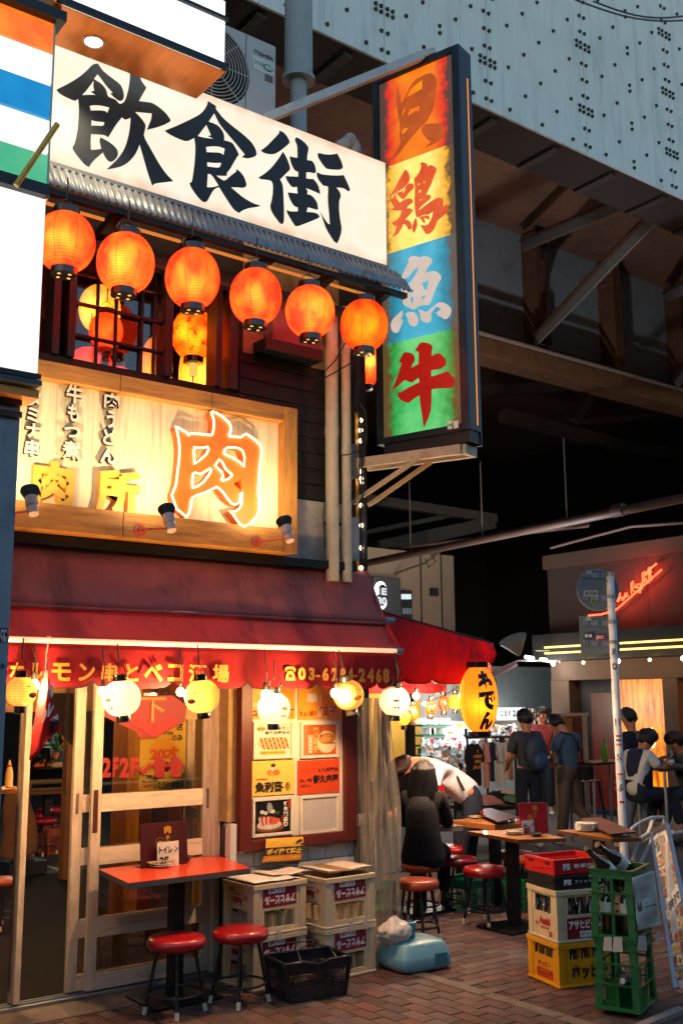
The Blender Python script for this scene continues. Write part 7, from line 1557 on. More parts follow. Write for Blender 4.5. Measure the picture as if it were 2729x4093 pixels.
MB().lathe([(.0145, 0), (.0145, .018)], (0, 0, 0), 16, None).build('cap', WHITEP, pet, world=False); capo = kids(pet)[-1]
place(pet, None, M=Mq); MB().lathe([(.012, .018), (.014, .03), (.04, .07), (.042, .1), (.04, .2), (.03, .215)], (0, 0, 0), 20).build('body', glassmat('pet', (.9, .93, .95), .05, .1), pet, smooth=True, world=False); MB().lathe([(1e-5, -.001), (.0145, 0)], (0, 0, 0), 16).build('cap_top', WHITEP, pet, world=False)
# paper bag over the edge
def pgq(u, v):
    A, B, C_, D_ = (2525, 3508), (2612, 3480), (2640, 3700), (2548, 3722); px = (A[0] + (B[0] - A[0]) * u) * (1 - v) + (D_[0] + (C_[0] - D_[0]) * u) * v; py = (A[1] + (B[1] - A[1]) * u) * (1 - v) + (D_[1] + (C_[1] - D_[1]) * u) * v
    o = g0_ + Vector((.0, 0, 0)); n = (Rg @ Vector((0, -1, 0))); off = .035 + .008 * math.sin(v * 9 + u * 4); d_ = FWD + RGT * ((px - 1364.5) / FPX) - UPV * ((py - 2046.5) / FPX); P = g0_ + n * off; return CAM + d_ * ((P - CAM).dot(n) / d_.dot(n))
pb = MB().grid(pgq, 12, 24).build('newspaper_sheet', mat('newsprint', 'b8bcb4', rough=.6, var=.12, bump=.4, bscale=20), smooth='all', solid=.002); tag(pb, 'crumpled printed paper with a rabbit drawing hanging over the upper green crate', 'paper')
def pgt(s, u0, v0, u1, v1, bold=.02, mt=INK): O = pgq(u0, v1); txt(s, O, pgq(u1, v1) - O, pgq(u0, v0) - O, mt, pb, bold=bold, lift=.006)
pgt('二兎', .38, .5, .85, .62, .05); 
for k in range(5): pgt('蔵元直送限定品の御案内', .25, .22 + k * .045, .85, .245 + k * .045, 0)
for k in range(4): pgt('純米吟醸 丸石醸造', .3, .72 + k * .05, .9, .745 + k * .05, 0)
f = MB()
for du_, dv_, ru, rv in ((.2, .6, .11, .06), (.14, .52, .03, .05), (.25, .52, .03, .05)):
    vs = [pgq(du_ + ru * math.cos(a), dv_ + rv * math.sin(a)) + (CAM - pgq(.5, .5)).normalized() * .006 for a in [2 * PI * k / 12 for k in range(12)]]; f.add(vs, [tuple(range(12))])
f.build('printed_rabbit', INK, pb)
TL = ['left tape piece on the left face of the green crates', 'right tape piece on the left face of the green crates', 'tape piece left of the hanging paper on the green crates', 'tape piece at the far right corner of the green crates']
for i, (x0, x1, ya, yb, nm) in enumerate(((2408, 2442, 3745, 3800, 'left'), (2446, 2484, 3745, 3805, 'left'), (2545, 2580, 3740, 3800, 'r'), (2618, 2635, 3720, 3775, 'r'))):
    Yp = g0_.y - .03 if i > 1 else None
    n = (Rg @ Vector((-1, 0, 0))) if i < 2 else (Rg @ Vector((0, -1, 0)))
    P = (g0_ if i > 1 else g0_) + n * .022
    def hit(px, py): d_ = FWD + RGT * ((px - 1364.5) / FPX) - UPV * ((py - 2046.5) / FPX); return CAM + d_ * ((P - CAM).dot(n) / d_.dot(n))
    o = MB().prism([hit(x0 + 5, ya), hit(x1, ya), hit(x1 + 3, yb), hit(x0, yb)], n * .001).build('tape_strip', TAPE); tag(o, TL[i], 'tape', 'tape strips on the green crates')
# a-frame boards
ab = thing('menu_sandwich_board', 'silver framed sandwich board covered in food photographs at the right edge', 'sign board', (5.9, 4.3, 0))
A = on(2625, 3318, y=5.2); bl_ = on(2748, 4000, y=4.35); 
P0_, P1_, P2_, P3_ = on(2604, 3325, y=5.1), on(2665, 3300, y=4.95), on(2800, 3940, y=4.35), on(2700, 3965, y=4.5)
ALU = mat('aluminium', 'a8acae', rough=.3, metal=.8)
f = MB(); f.beam(P0_, P3_, .03, .03); f.build('frame_rail', ALU, ab); MB().beam(P1_, P2_, .03, .03).build('frame_rail', ALU, ab); MB().beam(P0_, P1_, .04, .035).build('frame_top', ALU, ab)
E3 = on(2720, 4080, y=4.3); MB().beam(P3_, Vector((P3_.x + .06, P3_.y - .1, 0.0)), .035, .03).build('leg', ALU, ab)
MB().prism([P0_ + Vector((.01, .01, 0)), P1_ + Vector((0, .01, 0)), P2_ + Vector((0, .01, 0)), P3_ + Vector((.01, .01, 0))], (.002, .012, 0)).build('panel', mat('panel_pale', 'a8b0b0', rough=.4), ab)
rr_ = random.Random(21); 
def aq(u, v): return P0_.lerp(P3_, v).lerp(P1_.lerp(P2_, v), u)
nA = (P1_ - P0_).cross(P3_ - P0_).normalized(); nA = nA if nA.dot(CAM - P0_) > 0 else -nA
cols = ['c8b070', '8a5a30', 'd8c8a0', 'b86038', '6a7a5a', 'c8c0a8', 'a03c28', '3a4a58', 'e0d098']
for r in range(13):
    for c_ in range(4):
        u0 = .06 + c_ * .235; v0 = .05 + r * .069
        if r == 6: continue
        vs = [aq(u0 + a, v0 + b) + nA * .006 for a, b in ((0, 0), (.2, 0), (.2, .058), (0, .058))]; cc = rr_.choice(cols); MB().prism(vs, nA * .001).build('food_photo', mat('photo_' + 'abcdefghi'[cols.index(cc)], cc, rough=.35, var=.5, scale=40, dirt=rr_.choice(cols), dirt_amt=.9, dscale=30), ab)
        if rr_.random() < .6:
            vs = [aq(u0 + .1 + .06 * math.cos(a), v0 + .03 + .018 * math.sin(a)) + nA * .0075 for a in [k * PI / 5 for k in range(10)]]; MB().add(vs, [tuple(range(10))]).build('food_print', mat('food_' + 'ab'[r % 2], ('c88838', '9a3820')[r % 2], var=.4, scale=50), ab)
O = aq(.06, .17) + nA * .008; MB().prism([aq(.04, .05) + nA * .008, aq(.4, .03) + nA * .008, aq(.42, .17) + nA * .008, aq(.06, .19) + nA * .008], nA * .001).build('label_sheet', CARDW, ab); txt('千代鶴', O, aq(.4, .15) - aq(.06, .17), aq(.04, .07) - aq(.06, .17), INK, ab, bold=.04, lift=.003)
MB().prism([aq(.3, .47) + nA * .01, aq(.95, .4) + nA * .01, aq(.98, .5) + nA * .01, aq(.34, .57) + nA * .01], nA * .001).build('label_sheet', CARDW, ab); O = aq(.34, .55) + nA * .012; txt('1Fオクマ', O, aq(.95, .49) - aq(.34, .55), aq(.32, .49) - aq(.34, .55), INK, ab, bold=.05, lift=.003)
ab2 = thing('folded_display_frame', 'white folded display frame with curved carrying handle behind the sandwich board', 'stand', on(2560, 3480, y=5.6)); Y_ = 5.75
f = MB(); f.tube([on(x, y, y=Y_) for x, y in ((2508, 3345), (2525, 3310), (2560, 3285), (2600, 3268), (2650, 3266), (2655, 3300), (2660, 3330))], .014, 8); f.build('handle', mat('white_plastic', 'c8c4bc', rough=.4), ab2, smooth=True)
f = MB(); f.beam(on(2610, 3270, y=Y_), on(2590, 3330, y=Y_), .03, .02); f.beam(on(2590, 3330, y=Y_), on(2545, 3360, y=Y_), .03, .02); f.beam(on(2548, 3355, y=Y_), on(2525, 3440, y=Y_), .025, .02); f.beam(on(2610, 3340, y=Y_), on(2558, 3450, y=Y_), .02, .02); f.beam(on(2600, 3330, y=Y_), on(2640, 3330, y=Y_), .03, .02); f.build('frame_bar', MATS['white_plastic'], ab2)
MB().prism([on(x, y, y=Y_ + .02) for x, y in ((2550, 3380), (2610, 3340), (2625, 3330), (2640, 3560), (2520, 3560))], (0, .02, 0)).build('panel', mat('board_tan', '9a8a74', rough=.7, var=.2), ab2)
# =============== far side of the street ===============
RX = 14.0
RB = mat('render_brown', '3a2c25', rough=.85, var=.12, scale=3); RB2 = mat('render_tan', '4c382a', rough=.85, var=.12, scale=3); DK = mat('dark_trim', '17110e', rough=.7)
rb_ = thing('bar_building', 'brown two storey bar building across the street with a red neon script and amber windows', 'building', (RX, 10, 0))
MB().box((RX, 6.5, 2.95), (RX + .3, 12.5, 4.28)).build('upper_wall', RB, rb_); MB().box((RX - .06, 6.5, 4.1), (RX + .3, 12.55, 4.34)).build('cornice', RB2, rb_)
for y in (7.4, 8.4, 9.4, 10.4, 11.4): MB().box((RX - .004, y, 2.95), (RX - .001, y + .012, 4.09)).build('panel_joint', DK, rb_)
MB().box((RX - .35, 6.5, 2.5), (RX + .3, 12.6, 2.94)).build('canopy', DK, rb_)
MB().box((RX - .01, 6.5, 2.17), (RX + .3, 12.5, 2.49)).build('lintel', RB2, rb_)
for a, b in ((12.1, 12.5), (9.95, 10.22), (6.5, 8.3)): MB().box((RX - .03, a, .003), (RX + .3, b, 2.165)).build('pillar', RB2, rb_)
AMB = emat('amber_window', 'f08808', 1.7, '8a3402', 3.5, .35, .65, (1, 5, .7)); AMB2 = emat('red_curtain', '6a1004', .5, '240402', 3, .3, .7, (1, 8, .4))
W1 = MB().box((RX + .12, 10.22, .5), (RX + .14, 11.2, 2.16)).build('window', AMB, rb_); MB().box((RX + .1, 11.2, .1), (RX + .12, 11.75, 1.95)).build('curtain', AMB2, rb_); MB().box((RX + .12, 8.3, .3), (RX + .14, 9.94, 2.1)).build('window', AMB, rb_); MB().box((RX + .24, 11.15, .1), (RX + .26, 12.1, 2.16)).build('dark_doorway', DK, rb_); MB().box((RX + .1, 10.22, .003), (RX + .16, 11.2, .5)).build('sill_wall', mat('sill_orange', '7a3a14'), rb_)
for y, z in ((10.5, 1.25), (10.98, 1.2)): MB().sphere((RX + .02, y, z), .05, 12, 8, (1, 1, 3.2)).build('window_lamp', emat('window_lamp', (1, .75, .3), 5), rb_, smooth=True)
for z in (2.62, 2.72): MB().cyl((RX - .37, 6.5, z), (RX - .37, 12.3, z), .014, n=8).build('neon_line', emat('neon_yellow', 'ffd070', 3.2), rb_)
for i, (y, r) in enumerate(((12.1, .035), (11.45, .022), (10.75, .035), (10.15, .022), (9.55, .035))):
    MB().sphere((RX - .4, y, 2.44), r, 10, 7).build('spot_bulb', BULB, rb_, smooth=True); lamp(rb_, (RX - .42, y, 2.4), 3, (1, .6, .25), .03, 'spot_light')
ns = thing('neon_sign', 'slanted red neon script reading the light on the brown wall', 'sign', (RX - .1, 10.8, 3.3)); NR = emat('neon_red', (1, .05, .015), 9)
def wx(px, py): return on(px, py, x=RX - .09)
for P in (((2350, 2460), (2400, 2456), (2460, 2438), (2642, 2277)), ((2622, 2252), (2590, 2280), (2575, 2295))): MB().tube([wx(*p) for p in P], .012, 6).build('neon_tube', NR, ns)
for P in (((2466, 2405), (2470, 2375), (2478, 2370), (2470, 2405), (2480, 2385), (2486, 2388), (2484, 2400), (2492, 2395)), ((2490, 2390), (2500, 2380), (2505, 2370), (2496, 2372), (2495, 2388), (2510, 2380)), ((2522, 2375), (2520, 2330), (2528, 2322), (2526, 2360), (2535, 2365)), ((2534, 2352), (2538, 2335), (2540, 2350), (2548, 2348)), ((2556, 2335), (2546, 2336), (2545, 2350), (2556, 2348), (2560, 2330), (2556, 2370), (2546, 2368), (2565, 2350)), ((2566, 2340), (2566, 2290), (2574, 2284), (2572, 2330), (2580, 2312), (2586, 2330)), ((2592, 2330), (2590, 2270), (2596, 2266), (2598, 2300), (2602, 2320)), ((2575, 2300), (2602, 2284))): MB().tube([wx(*p) for p in P], .01, 6).build('neon_letter', NR, ns)
for p in ((2480, 2400), (2550, 2340), (2600, 2290)): q = wx(*p); lamp(ns, q + Vector((-.12, 0, 0)), 9, (1, .06, .03), .04, 'neon_glow')
# upper beige building and its lit round sign
bb_ = thing('beige_building', 'dim beige corner building with a round lit sign beyond the side awning', 'building', (13, 15, 2.9)); Y_ = 15
f = MB(); rect(f, 1380, 2200, 1815, 2560, Y_, 0, 2); f.build('wall', mat('beige_panel', '8a7458', rough=.8), bb_)
f = MB(); 
for x in (1680, 1762): rect(f, x, 2215, x + 3, 2555, Y_, -.02, -.001)
f.build('panel_joint', DK, bb_); f = MB(); rect(f, 1480, 2310, 1588, 2600, Y_, -.1, -.001); f.build('grey_panel', mat('panel_dark', '3a3c3a'), bb_); f = MB(); rect(f, 1716, 2352, 1744, 2382, Y_, -.06, -.001); f.build('vent_box', DK, bb_)
f = MB(); rect(f, 1592, 2360, 1640, 2480, Y_, -.05, -.001); wn_ = f.build('window', DK, bb_)
for k in range(4): f = MB(); rect(f, 1596 + k * 10, 2376, 1603 + k * 10, 2396, Y_, -.07, -.052); f.build('pane', emat('pane_cool', (.8, .95, 1), .9), wn_)
for k in range(3): f = MB(); rect(f, 1600 + k * 13, 2432, 1609 + k * 13, 2455, Y_, -.07, -.052); f.build('pane', mat('pane_dim', '5a6468', emit='5a6a70', estr=.25), wn_)
f = MB(); rect(f, 1380, 2562, 1800, 2600, Y_, .1, 2); f.build('lower_band', RB2, bb_)
rs = thing('round_sign', 'black disc sign with white lettering in a glowing white ring', 'sign', on(1520, 2380, y=Y_ - .3))
c = on(1522, 2380, y=Y_ - .3); sgn = lambda r, y0, y1: MB().add([(c.x + r * .55 * math.cos(a), y, c.z + r * math.sin(a)) for y in (y0, y1) for a in [2 * PI * k / 36 for k in range(36)]], [tuple(range(36))[::-1], tuple(range(36, 72))] + [(k, (k + 1) % 36, 36 + (k + 1) % 36, 36 + k) for k in range(36)])
sgn(.25, c.y - .02, c.y + .04).build('lit_ring', emat('ring_white', (1, 1, 1), 4), rs); sgn(.2, c.y - .06, c.y - .025).build('disc', BLACKM, rs); ptxt('1E', 1508, 2350, 1545, 2378, c.y - .07, emat('sign_text', (.9, .95, 1), .8), rs, bold=.05); ptxt('30', 1508, 2386, 1545, 2418, c.y - .07, MATS['sign_text'], rs, bold=.05)
# service cables in the dark
for i, P in enumerate((((1465, 2320), (1560, 2300), (1640, 2270), (1700, 2250), (1790, 2180)), ((1700, 2235), (1712, 2268), (1740, 2245), (1720, 2210)), ((2200, 2190), (2330, 2155), (2520, 2105), (2729, 2090)))): tag(MB().tube([on(x, y, x=12.6) for x, y in P], .02, 6).build('hanging_cable', DB), ['long cable sagging across the dark beige wall', 'knotted cable end dangling by the beige wall', 'brown cable running along the top of the bar building'][i], 'cable', 'cables under the viaduct')
# ---- lit shop
SYb = 14.2
sh = thing('souvenir_shop', 'brightly lit open shop under the tracks packed with goods and clothes', 'shop', (12.5, 13.5, 0))
def R(x0, y0, x1, y1, Y, d0, d1, nm, mt, par=None): f = MB(); rect(f, x0, y0, x1, y1, Y, d0, d1); return f.build(nm, mt, par or sh)
R(1440, 2700, 1680, 3120, SYb, 0, .1, 'yellow_wall', mat('shop_yellow', 'd8a840', rough=.7)); R(1680, 2700, 2240, 3280, SYb + .2, 0, .1, 'rear_wall', mat('shop_white', 'c8ccca', rough=.6)); R(1400, 2660, 2260, 2700, SYb - .6, 0, 1, 'ceiling', mat('shop_ceiling', '6a6a66'))
R(1985, 2680, 2255, 2832, SYb - .8, 0, .3, 'fascia', mat('fascia_grey', '4c5254', rough=.4, metal=.2)); R(2222, 2700, 2262, 3270, SYb - .78, 0, .5, 'dark_pier', DK)
R(1985, 2828, 2098, 2878, SYb - .85, 0, .02, 'lit_banner', emat('banner_lit', (.95, .97, 1), 1.1)); 
for k, ch in enumerate('江北総22条'): ptxt(ch, 1996 + k * 17, 2838, 2009 + k * 17, 2864, SYb - .86, INK, sh, bold=.04)
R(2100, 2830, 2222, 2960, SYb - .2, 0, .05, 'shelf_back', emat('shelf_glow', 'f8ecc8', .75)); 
for y in (2874, 2925): R(2060, y, 2222, y + 7, SYb - .5, 0, .3, 'shelf', WHITEP)
CC = ['e0e4e4', 'd03028', '2a58a0', 'e8c040', '1c1c20', '3a8a4a', 'e88aa0', 'c8a070', 'f0f0ee', '88aac0', 'e86a20', '6a4a90']; GM = [mat('goods_' + 'abcdefghijkl'[i], c_, rough=.4) for i, c_ in enumerate(CC)]
rr_ = random.Random(31)
fb = bottle('small bottle on the shop shelf', .2, .03, 'bottles on the shop shelf', lab=True, mt=GM[4])
Pz = on(2090, 2874, y=SYb - .4); n0 = 0
for row, (py, x0) in enumerate(((2874, 2105), (2925, 2085))):
    for k in range(8):
        p = on(x0 + k * 15, py, y=SYb - .38); o = fb if n0 == 0 else copy_tree(fb); place(o, (p.x, p.y, p.z)); o['label'] = '%s small bottle from the left on the %s lit shop shelf' % (('first', 'second', 'third', 'fourth', 'fifth', 'sixth', 'seventh', 'last')[k], ('upper', 'lower')[row]); n0 += 1
        if o is not fb:
            pass
# piles of goods
def goods(x0, y0, x1, y1, Y, n, smin, smax, seed, nm, lab, cols=(0, 8, 0, 8, 9, 7, 9, 8, 0, 4, 1, 7)):
    r = random.Random(seed); t = thing(nm, lab, 'goods', on((x0 + x1) / 2, y1, y=Y))
    for ci in sorted(set(cols)):
        f = MB()
        for k in range(n):
            if r.choice(cols) != ci: continue
            p = on(r.uniform(x0, x1), r.uniform(y0, y1), y=Y + r.uniform(-.25, .25)); s = r.uniform(smin, smax); M = Matrix.Translation(p) @ Matrix.Rotation(r.uniform(-1, 1), 4, 'Z') @ Matrix.Rotation(r.uniform(-.8, .8), 4, 'X'); f.box((-s, -s * .3, -s * r.uniform(.5, 1.2)), (s, s * .3, s), M)
        if f.v: f.build('item', GM[ci], t, kind='stuff')
    return t
goods(1690, 2960, 1900, 3110, 12.6, 900, .02, .05, 1, 'packed_goods', 'heap of small white and coloured packets on the lit shop counter'); goods(1890, 2900, 2060, 2960, 13, 260, .02, .05, 2, 'small_goods', 'rows of small souvenirs hung behind the tall yellow lantern'); goods(1690, 3110, 1840, 3260, 12.4, 360, .03, .06, 3, 'boxed_goods', 'jumbled goods low down behind the bending man')
sf = thing('green_shelf', 'green wire shelf of boxed goods in the shop below the small lanterns', 'shelf', on(1715, 3060, y=12.9)); GS = mat('shelf_green', '145a3c')
for y in (2895, 2935, 2975, 3015): R(1665, y, 1780, y + 8, 12.9, -.15, .15, 'shelf_board', GS, sf)
for k in range(11): x = 1672 + (k * 37) % 100; y = 2895 + 40 * (k % 4); R(x, y - 24, x + 17, y - 1, 12.85, -.08, .08, 'box', GM[(0, 8, 9, 5)[k % 4]], sf)
goods(130, 2925, 290, 3010, 13.2, 420, .04, .1, 7, 'market_goods', 'heaped green and white market goods seen through the open doorway', (5, 5, 0, 8, 3, 9, 4)); goods(150, 3010, 230, 3050, 13.0, 60, .05, .1, 8, 'market_boxes', 'small brown boxes below the heaped market goods', (7, 4, 10))
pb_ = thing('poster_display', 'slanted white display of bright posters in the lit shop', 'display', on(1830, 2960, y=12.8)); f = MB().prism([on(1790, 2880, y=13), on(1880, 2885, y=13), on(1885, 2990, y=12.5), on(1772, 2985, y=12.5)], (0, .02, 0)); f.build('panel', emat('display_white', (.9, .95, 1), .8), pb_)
for i, (x, y) in enumerate(((1795, 2890), (1825, 2892), (1852, 2893), (1788, 2925), (1818, 2930), (1850, 2935), (1800, 2958))): a = [on(x + dx, y + dy, y=12.93 - (y - 2880) * .004) for dx, dy in ((0, 0), (22, 1), (21, 24), (-1, 22))]; MB().prism(a, (0, -.004, 0)).build('poster', GM[(6, 3, 9, 10, 0, 2, 1)[i]], pb_)
R(1640, 2720, 1660, 3230, 11.6, 0, .12, 'dark_post', DK, None).parent
R(1585, 3055, 1640, 3180, 12.2, 0, .4, 'black_cabinet', DK); ptxt('SHOP INFO', 1592, 3070, 1634, 3080, 12.19, WHITEINK, sh)
for i, (x, y, w) in enumerate(((1690, 2810, 14), (1825, 2800, 12), (2100, 2626, 30), (2160, 2636, 55))):
    p, q = on(x, y, y=12.3), on(x + w, y + 6, y=12.3); o = MB().cyl(p, q, .03, n=10).build('fluorescent_tube', emat('tube_white', (.95, 1, .98), 9), smooth=True); tag(o, ['short white tube lamp at the left of the shop', 'tube lamp seen beside the flower lantern', 'small fluorescent lamp over the grey fascia', 'long fluorescent lamp over the grey fascia'][i], 'lamp', 'tube lamps in the shop'); lamp(o, (p + q) / 2 + Vector((0, -.1, -.1)), 14 if i < 2 else 10, (.95, 1, .97), .15, 'tube_light')
lamp(sh, on(1600, 2800, y=13.2), 30, (1, .75, .4), .1, 'shop_lamp_light'); lamp(sh, on(1880, 2830, y=12.4), 30, (1, .97, .92), .2, 'shop_lamp_light'); lamp(sh, on(2060, 2845, y=13.0), 15, (1, .97, .92), .2, 'shop_lamp_light')
for i, (P, r) in enumerate(((((1950, 2690), (2070, 2640), (2240, 2640)), .015), (((1940, 2720), (2060, 2655)), .04), (((2140, 2600), (2230, 2600), (2235, 2650)), .012))): MB().tube([on(x, y, y=12.2) for x, y in P], r, 6).build('fixture_rod', GREYM, sh)
MB().lathe([(.02, 0), (.2, .25)], on(2075, 2620, y=10) , 16, Matrix.Rotation(-.5, 4, 'Y')).build('dish_lamp', mat('dish_grey', '8a8a84'), sh, smooth=True)
q = on(2075, 2605, y=10); l = bpy.data.lights.new('dish_beam', 'SPOT'); l.energy = 900; l.color = (.9, .93, 1); l.spot_size = 2.2; l.spot_blend = .5; l.shadow_soft_size = .1; o = bpy.data.objects.new('dish_beam', l); COL.objects.link(o); setw(o, sh, wm(sh).inverted() @ Matrix.Translation(q + Vector((0, 0, .14))) @ Vector((-.25, -.35, -1)).to_track_quat('Z', 'Y').to_matrix().to_4x4())
# clothes rail
cr = thing('clothes_rail', 'black clothes rail standing in front of the lit shop', 'rack', on(1930, 3290, y=10.6)); Yc = 10.6
f = MB(); a, b = on(1862, 2948, y=Yc), on(2060, 2944, y=Yc); f.cyl(a, b, .018, n=8); f.cyl(a, Vector((a.x, a.y, a.z + .12)), .02, n=8)
for px in (1866, 1942, 2056): p = on(px, 2950, y=Yc); f.cyl(p, (p.x, p.y, .0), .018, n=8)
f.build('rail', BLACKM, cr)
def tee(lab, px, py, w, h, mt, side=0, words=None, nm='hanging_shirt'):
    t = thing(nm, lab, 'shirt', on(px, py + h, y=Yc), group='shirts on the clothes rail'); c = on(px, py, y=Yc - .03); s = (c - CAM).dot(FWD) / FPX; w *= s; h *= s
    ps = [(-.13, 0), (-.3, -.04), (-.5, -.2), (-.56, -.42), (-.4, -.47), (-.38, -.4), (-.4, -1), (.4, -1), (.38, -.4), (.4, -.47), (.56, -.42), (.5, -.2), (.3, -.04), (.13, 0), (0, -.04)]
    M = Matrix.Translation(c) @ Matrix.Rotation(side, 4, 'Z'); z0 = [M @ Vector((x * w, -.02 * math.cos(x * 9), y * h if abs(x) > .1 or y else -.01)) for x, y in ps]; MB().prism(z0, M.to_3x3() @ Vector((0, .05, 0))).build('fabric', mt, t, bevel=.01)
    MB().tube([M @ Vector((-.2 * w, .02, .0)), M @ Vector((0, .02, .06)), M @ Vector((0, .02, .1))], .004, 5).build('hanger', GREYM, t)
    if words:
        for k, (s_, u, v, ww, hh) in enumerate(words): txt(s_, M @ Vector(((u - ww / 2) * w, -.045, v * h)), M.to_3x3() @ Vector((ww * w, 0, 0)), Z3 * hh * h, mat('shirt_gold', 'd8883c'), t, bold=.06, lift=.002)
FBk, FW_, FP, FT, FRd, FN = (mat(n, c, rough=.9, bump=.3, bscale=30) for n, c in (('fab_black', '141214'), ('fab_white', 'c8bcae'), ('fab_pink', 'c88478'), ('fab_tan', 'a87848'), ('fab_red', '4a1414'), ('fab_navy', '1a2638')))
tee('black printed t-shirt hanging face on with tan lettering', 1898, 2972, 92, 165, FBk, 0, (('COFFEE BY', 0, -.34, .56, .08), ('SECRET', 0, -.46, .4, .08), ('JALAN', 0, -.62, .6, .12), ('I', 0, -.22, .05, .08)))
for x, m_, l_, h in ((1950, FP, 'pink shirt hanging edge on beside the black one', 175), (1972, FN, 'dark navy shirt between the pink and the white one', 150), (1998, FW_, 'off white shirt hanging edge on', 170), (2022, FW_, 'second off white shirt on the rail', 150), (2046, FT, 'tan printed shirt near the backpack', 145)): tee(l_, x, 2968, 62, h, m_, 1.0)
def cloth_pile(lab, px, py, w, h, mt, Y): 
    c = on(px, py, y=Y); s = (c - CAM).dot(FWD) / FPX; f = MB(); f.grid(lambda u, v: Vector((c.x + (u - .5) * w * s, c.y + (v - .5) * .4, c.z + h * s * (math.sin(PI * u) ** .5) * math.sin(PI * v) ** .5 * (.8 + .3 * noise.noise(Vector((u * 5, v * 4, px)))))), 16, 8); tag(f.build('folded_clothes', mt, smooth='all', solid=.01), lab, 'clothes', 'clothes piled on the low stand')
cloth_pile('pink clothes in a heap on the low stand', 1938, 3212, 110, 40, FP, 10.3); cloth_pile('mint green clothes on the low stand', 2040, 3200, 70, 32, mat('fab_mint', '5a8068'), 10.3); cloth_pile('dark clothes on the low stand', 1990, 3200, 90, 45, FBk, 10.5); cloth_pile('pale cloth on top of the mint green heap', 2020, 3170, 45, 20, FW_, 10.4)
a, b = on(1870, 3225, y=10.3), on(2110, 3215, y=10.3); tag(MB().box((a.x, 10.05, a.z - .05), (b.x, 10.7, a.z)).build('low_stand', DK), 'dark low stand under the piles of clothes', 'stand')
# framed poster board, pole with signs
fb_ = thing('poster_board', 'tall cream framed poster board on legs behind the man in the blue shirt', 'notice board', on(2310, 3270, y=9.9)); Y_ = 10.0; FCR = mat('frame_cream', 'a89478', rough=.5)
for q in ((2225, 2850, 2345, 2862), (2228, 3075, 2345, 3088)): R(*q, Y_, -.02, .02, 'frame_bar', FCR, fb_)
for q in ((2328, 2862, 2344, 3075), (2222, 2862, 2233, 3380), (2340, 3088, 2352, 3280)): R(*q, Y_, -.02, .02, 'frame_post', FCR, fb_)
R(2234, 2863, 2327, 3074, Y_, -.005, .005, 'panel', mat('poster_red', '7a2a1c', rough=.5, var=.3, scale=6), fb_); R(2245, 2870, 2285, 2960, Y_, -.012, -.006, 'poster', mat('poster_amber', 'b86c20', var=.3, scale=20), fb_); R(2290, 2870, 2322, 3000, Y_, -.012, -.006, 'poster', mat('poster_dark', '5a1c18', var=.4, scale=16), fb_)
# street sign pole
pb0 = on(2492, 3400, y=6.5); sp_ = thing('street_sign_pole', 'white street sign pole with stickers seen from behind, carrying a round and a square sign', 'sign post', (pb0.x, 6.5, 0)); x_, y_ = pb0.x, 6.5; zt_ = on(2440, 2290, y=6.5).z
PW = mat('pole_paint', 'eceae8', rough=.35, var=.08, dirt='6a6a72', dirt_amt=.5, dscale=14)
MB().cyl((x_, y_, 0), (x_, y_, zt_), .0375, n=20).build('pole', PW, sp_, smooth=True); MB().cyl((x_, y_, zt_ - .03), (x_, y_, zt_ + .005), .041, n=20).build('cap', PW, sp_, smooth=True)
SGB = mat('sign_back', '6c7678', rough=.4, metal=.3, var=.06); nrm = Vector((-.62, -.78, 0)).normalized(); tg = Vector((nrm.y, -nrm.x, 0)); tg = tg if tg.dot(RGT) > 0 else -tg
def onS(px, py): P = Vector((x_, y_, 0)) - nrm * .05; d = FWD + RGT * ((px - 1364.5) / FPX) - UPV * ((py - 2046.5) / FPX); return CAM + d * ((P - CAM).dot(nrm) / d.dot(nrm))
c = onS(2388, 2358); rr = .2
MB().add([c + tg * rr * math.cos(a) + Z3 * rr * math.sin(a) + nrm * o for o in (0, -.004) for a in [2 * PI * k / 48 for k in range(48)]], [tuple(range(48)), tuple(range(48, 96))[::-1]] + [(k, (k + 1) % 48, 48 + (k + 1) % 48, 48 + k) for k in range(48)]).build('round_plate', SGB, sp_)
MB().tube([c + tg * rr * math.cos(a) + Z3 * rr * math.sin(a) for a in [2 * PI * k / 48 for k in range(48)]], .006, 6, closed=True).build('plate_rim', GREYM, sp_)
q = [onS(*p) for p in ((2312, 2462), (2470, 2464), (2476, 2612), (2320, 2610))]; MB().prism(q, -nrm * .004).build('square_plate', SGB, sp_, bevel=.001)
ct_ = Z3
for py in (2310, 2400, 2500, 2580):
    a = onS(2330, py) + nrm * .006; b = onS(2438, py + 2) + nrm * .006; d_ = b - a; MB().prism([a, b, b + Z3 * .05, a + Z3 * .05], nrm * .006).build('rear_bracket', mat('bracket_grey', '8c9498', rough=.4, metal=.4), sp_)
    for u in (.06, .16, .22, .56, .62): p = a + d_ * u + nrm * .007; MB().prism([p, p + d_ * .025, p + d_ * .025 + Z3 * .045, p + Z3 * .045], nrm * .0005).build('slot', INK, sp_)
    MB().cyl((x_, y_, a.z + .01), (x_, y_, a.z + .045), .042, n=18).build('clamp', mat('clamp_steel', 'b8b4ac', rough=.3, metal=.6), sp_)
def stkr(x0, y0, x1, y1, mt, s=None, mi=INK): 
    O = onS(x0, y1) + nrm * .016; U = onS(x1, y1) - onS(x0, y1); V = onS(x0, y0) - onS(x0, y1); o = MB().prism([O, O + U, O + U + V, O + V], nrm * .0005).build('sticker', mt, sp_)
    if s: txt(s, O + U * .1 + V * .15, U * .8, V * .7, mi, sp_, bold=.04, lift=.003)
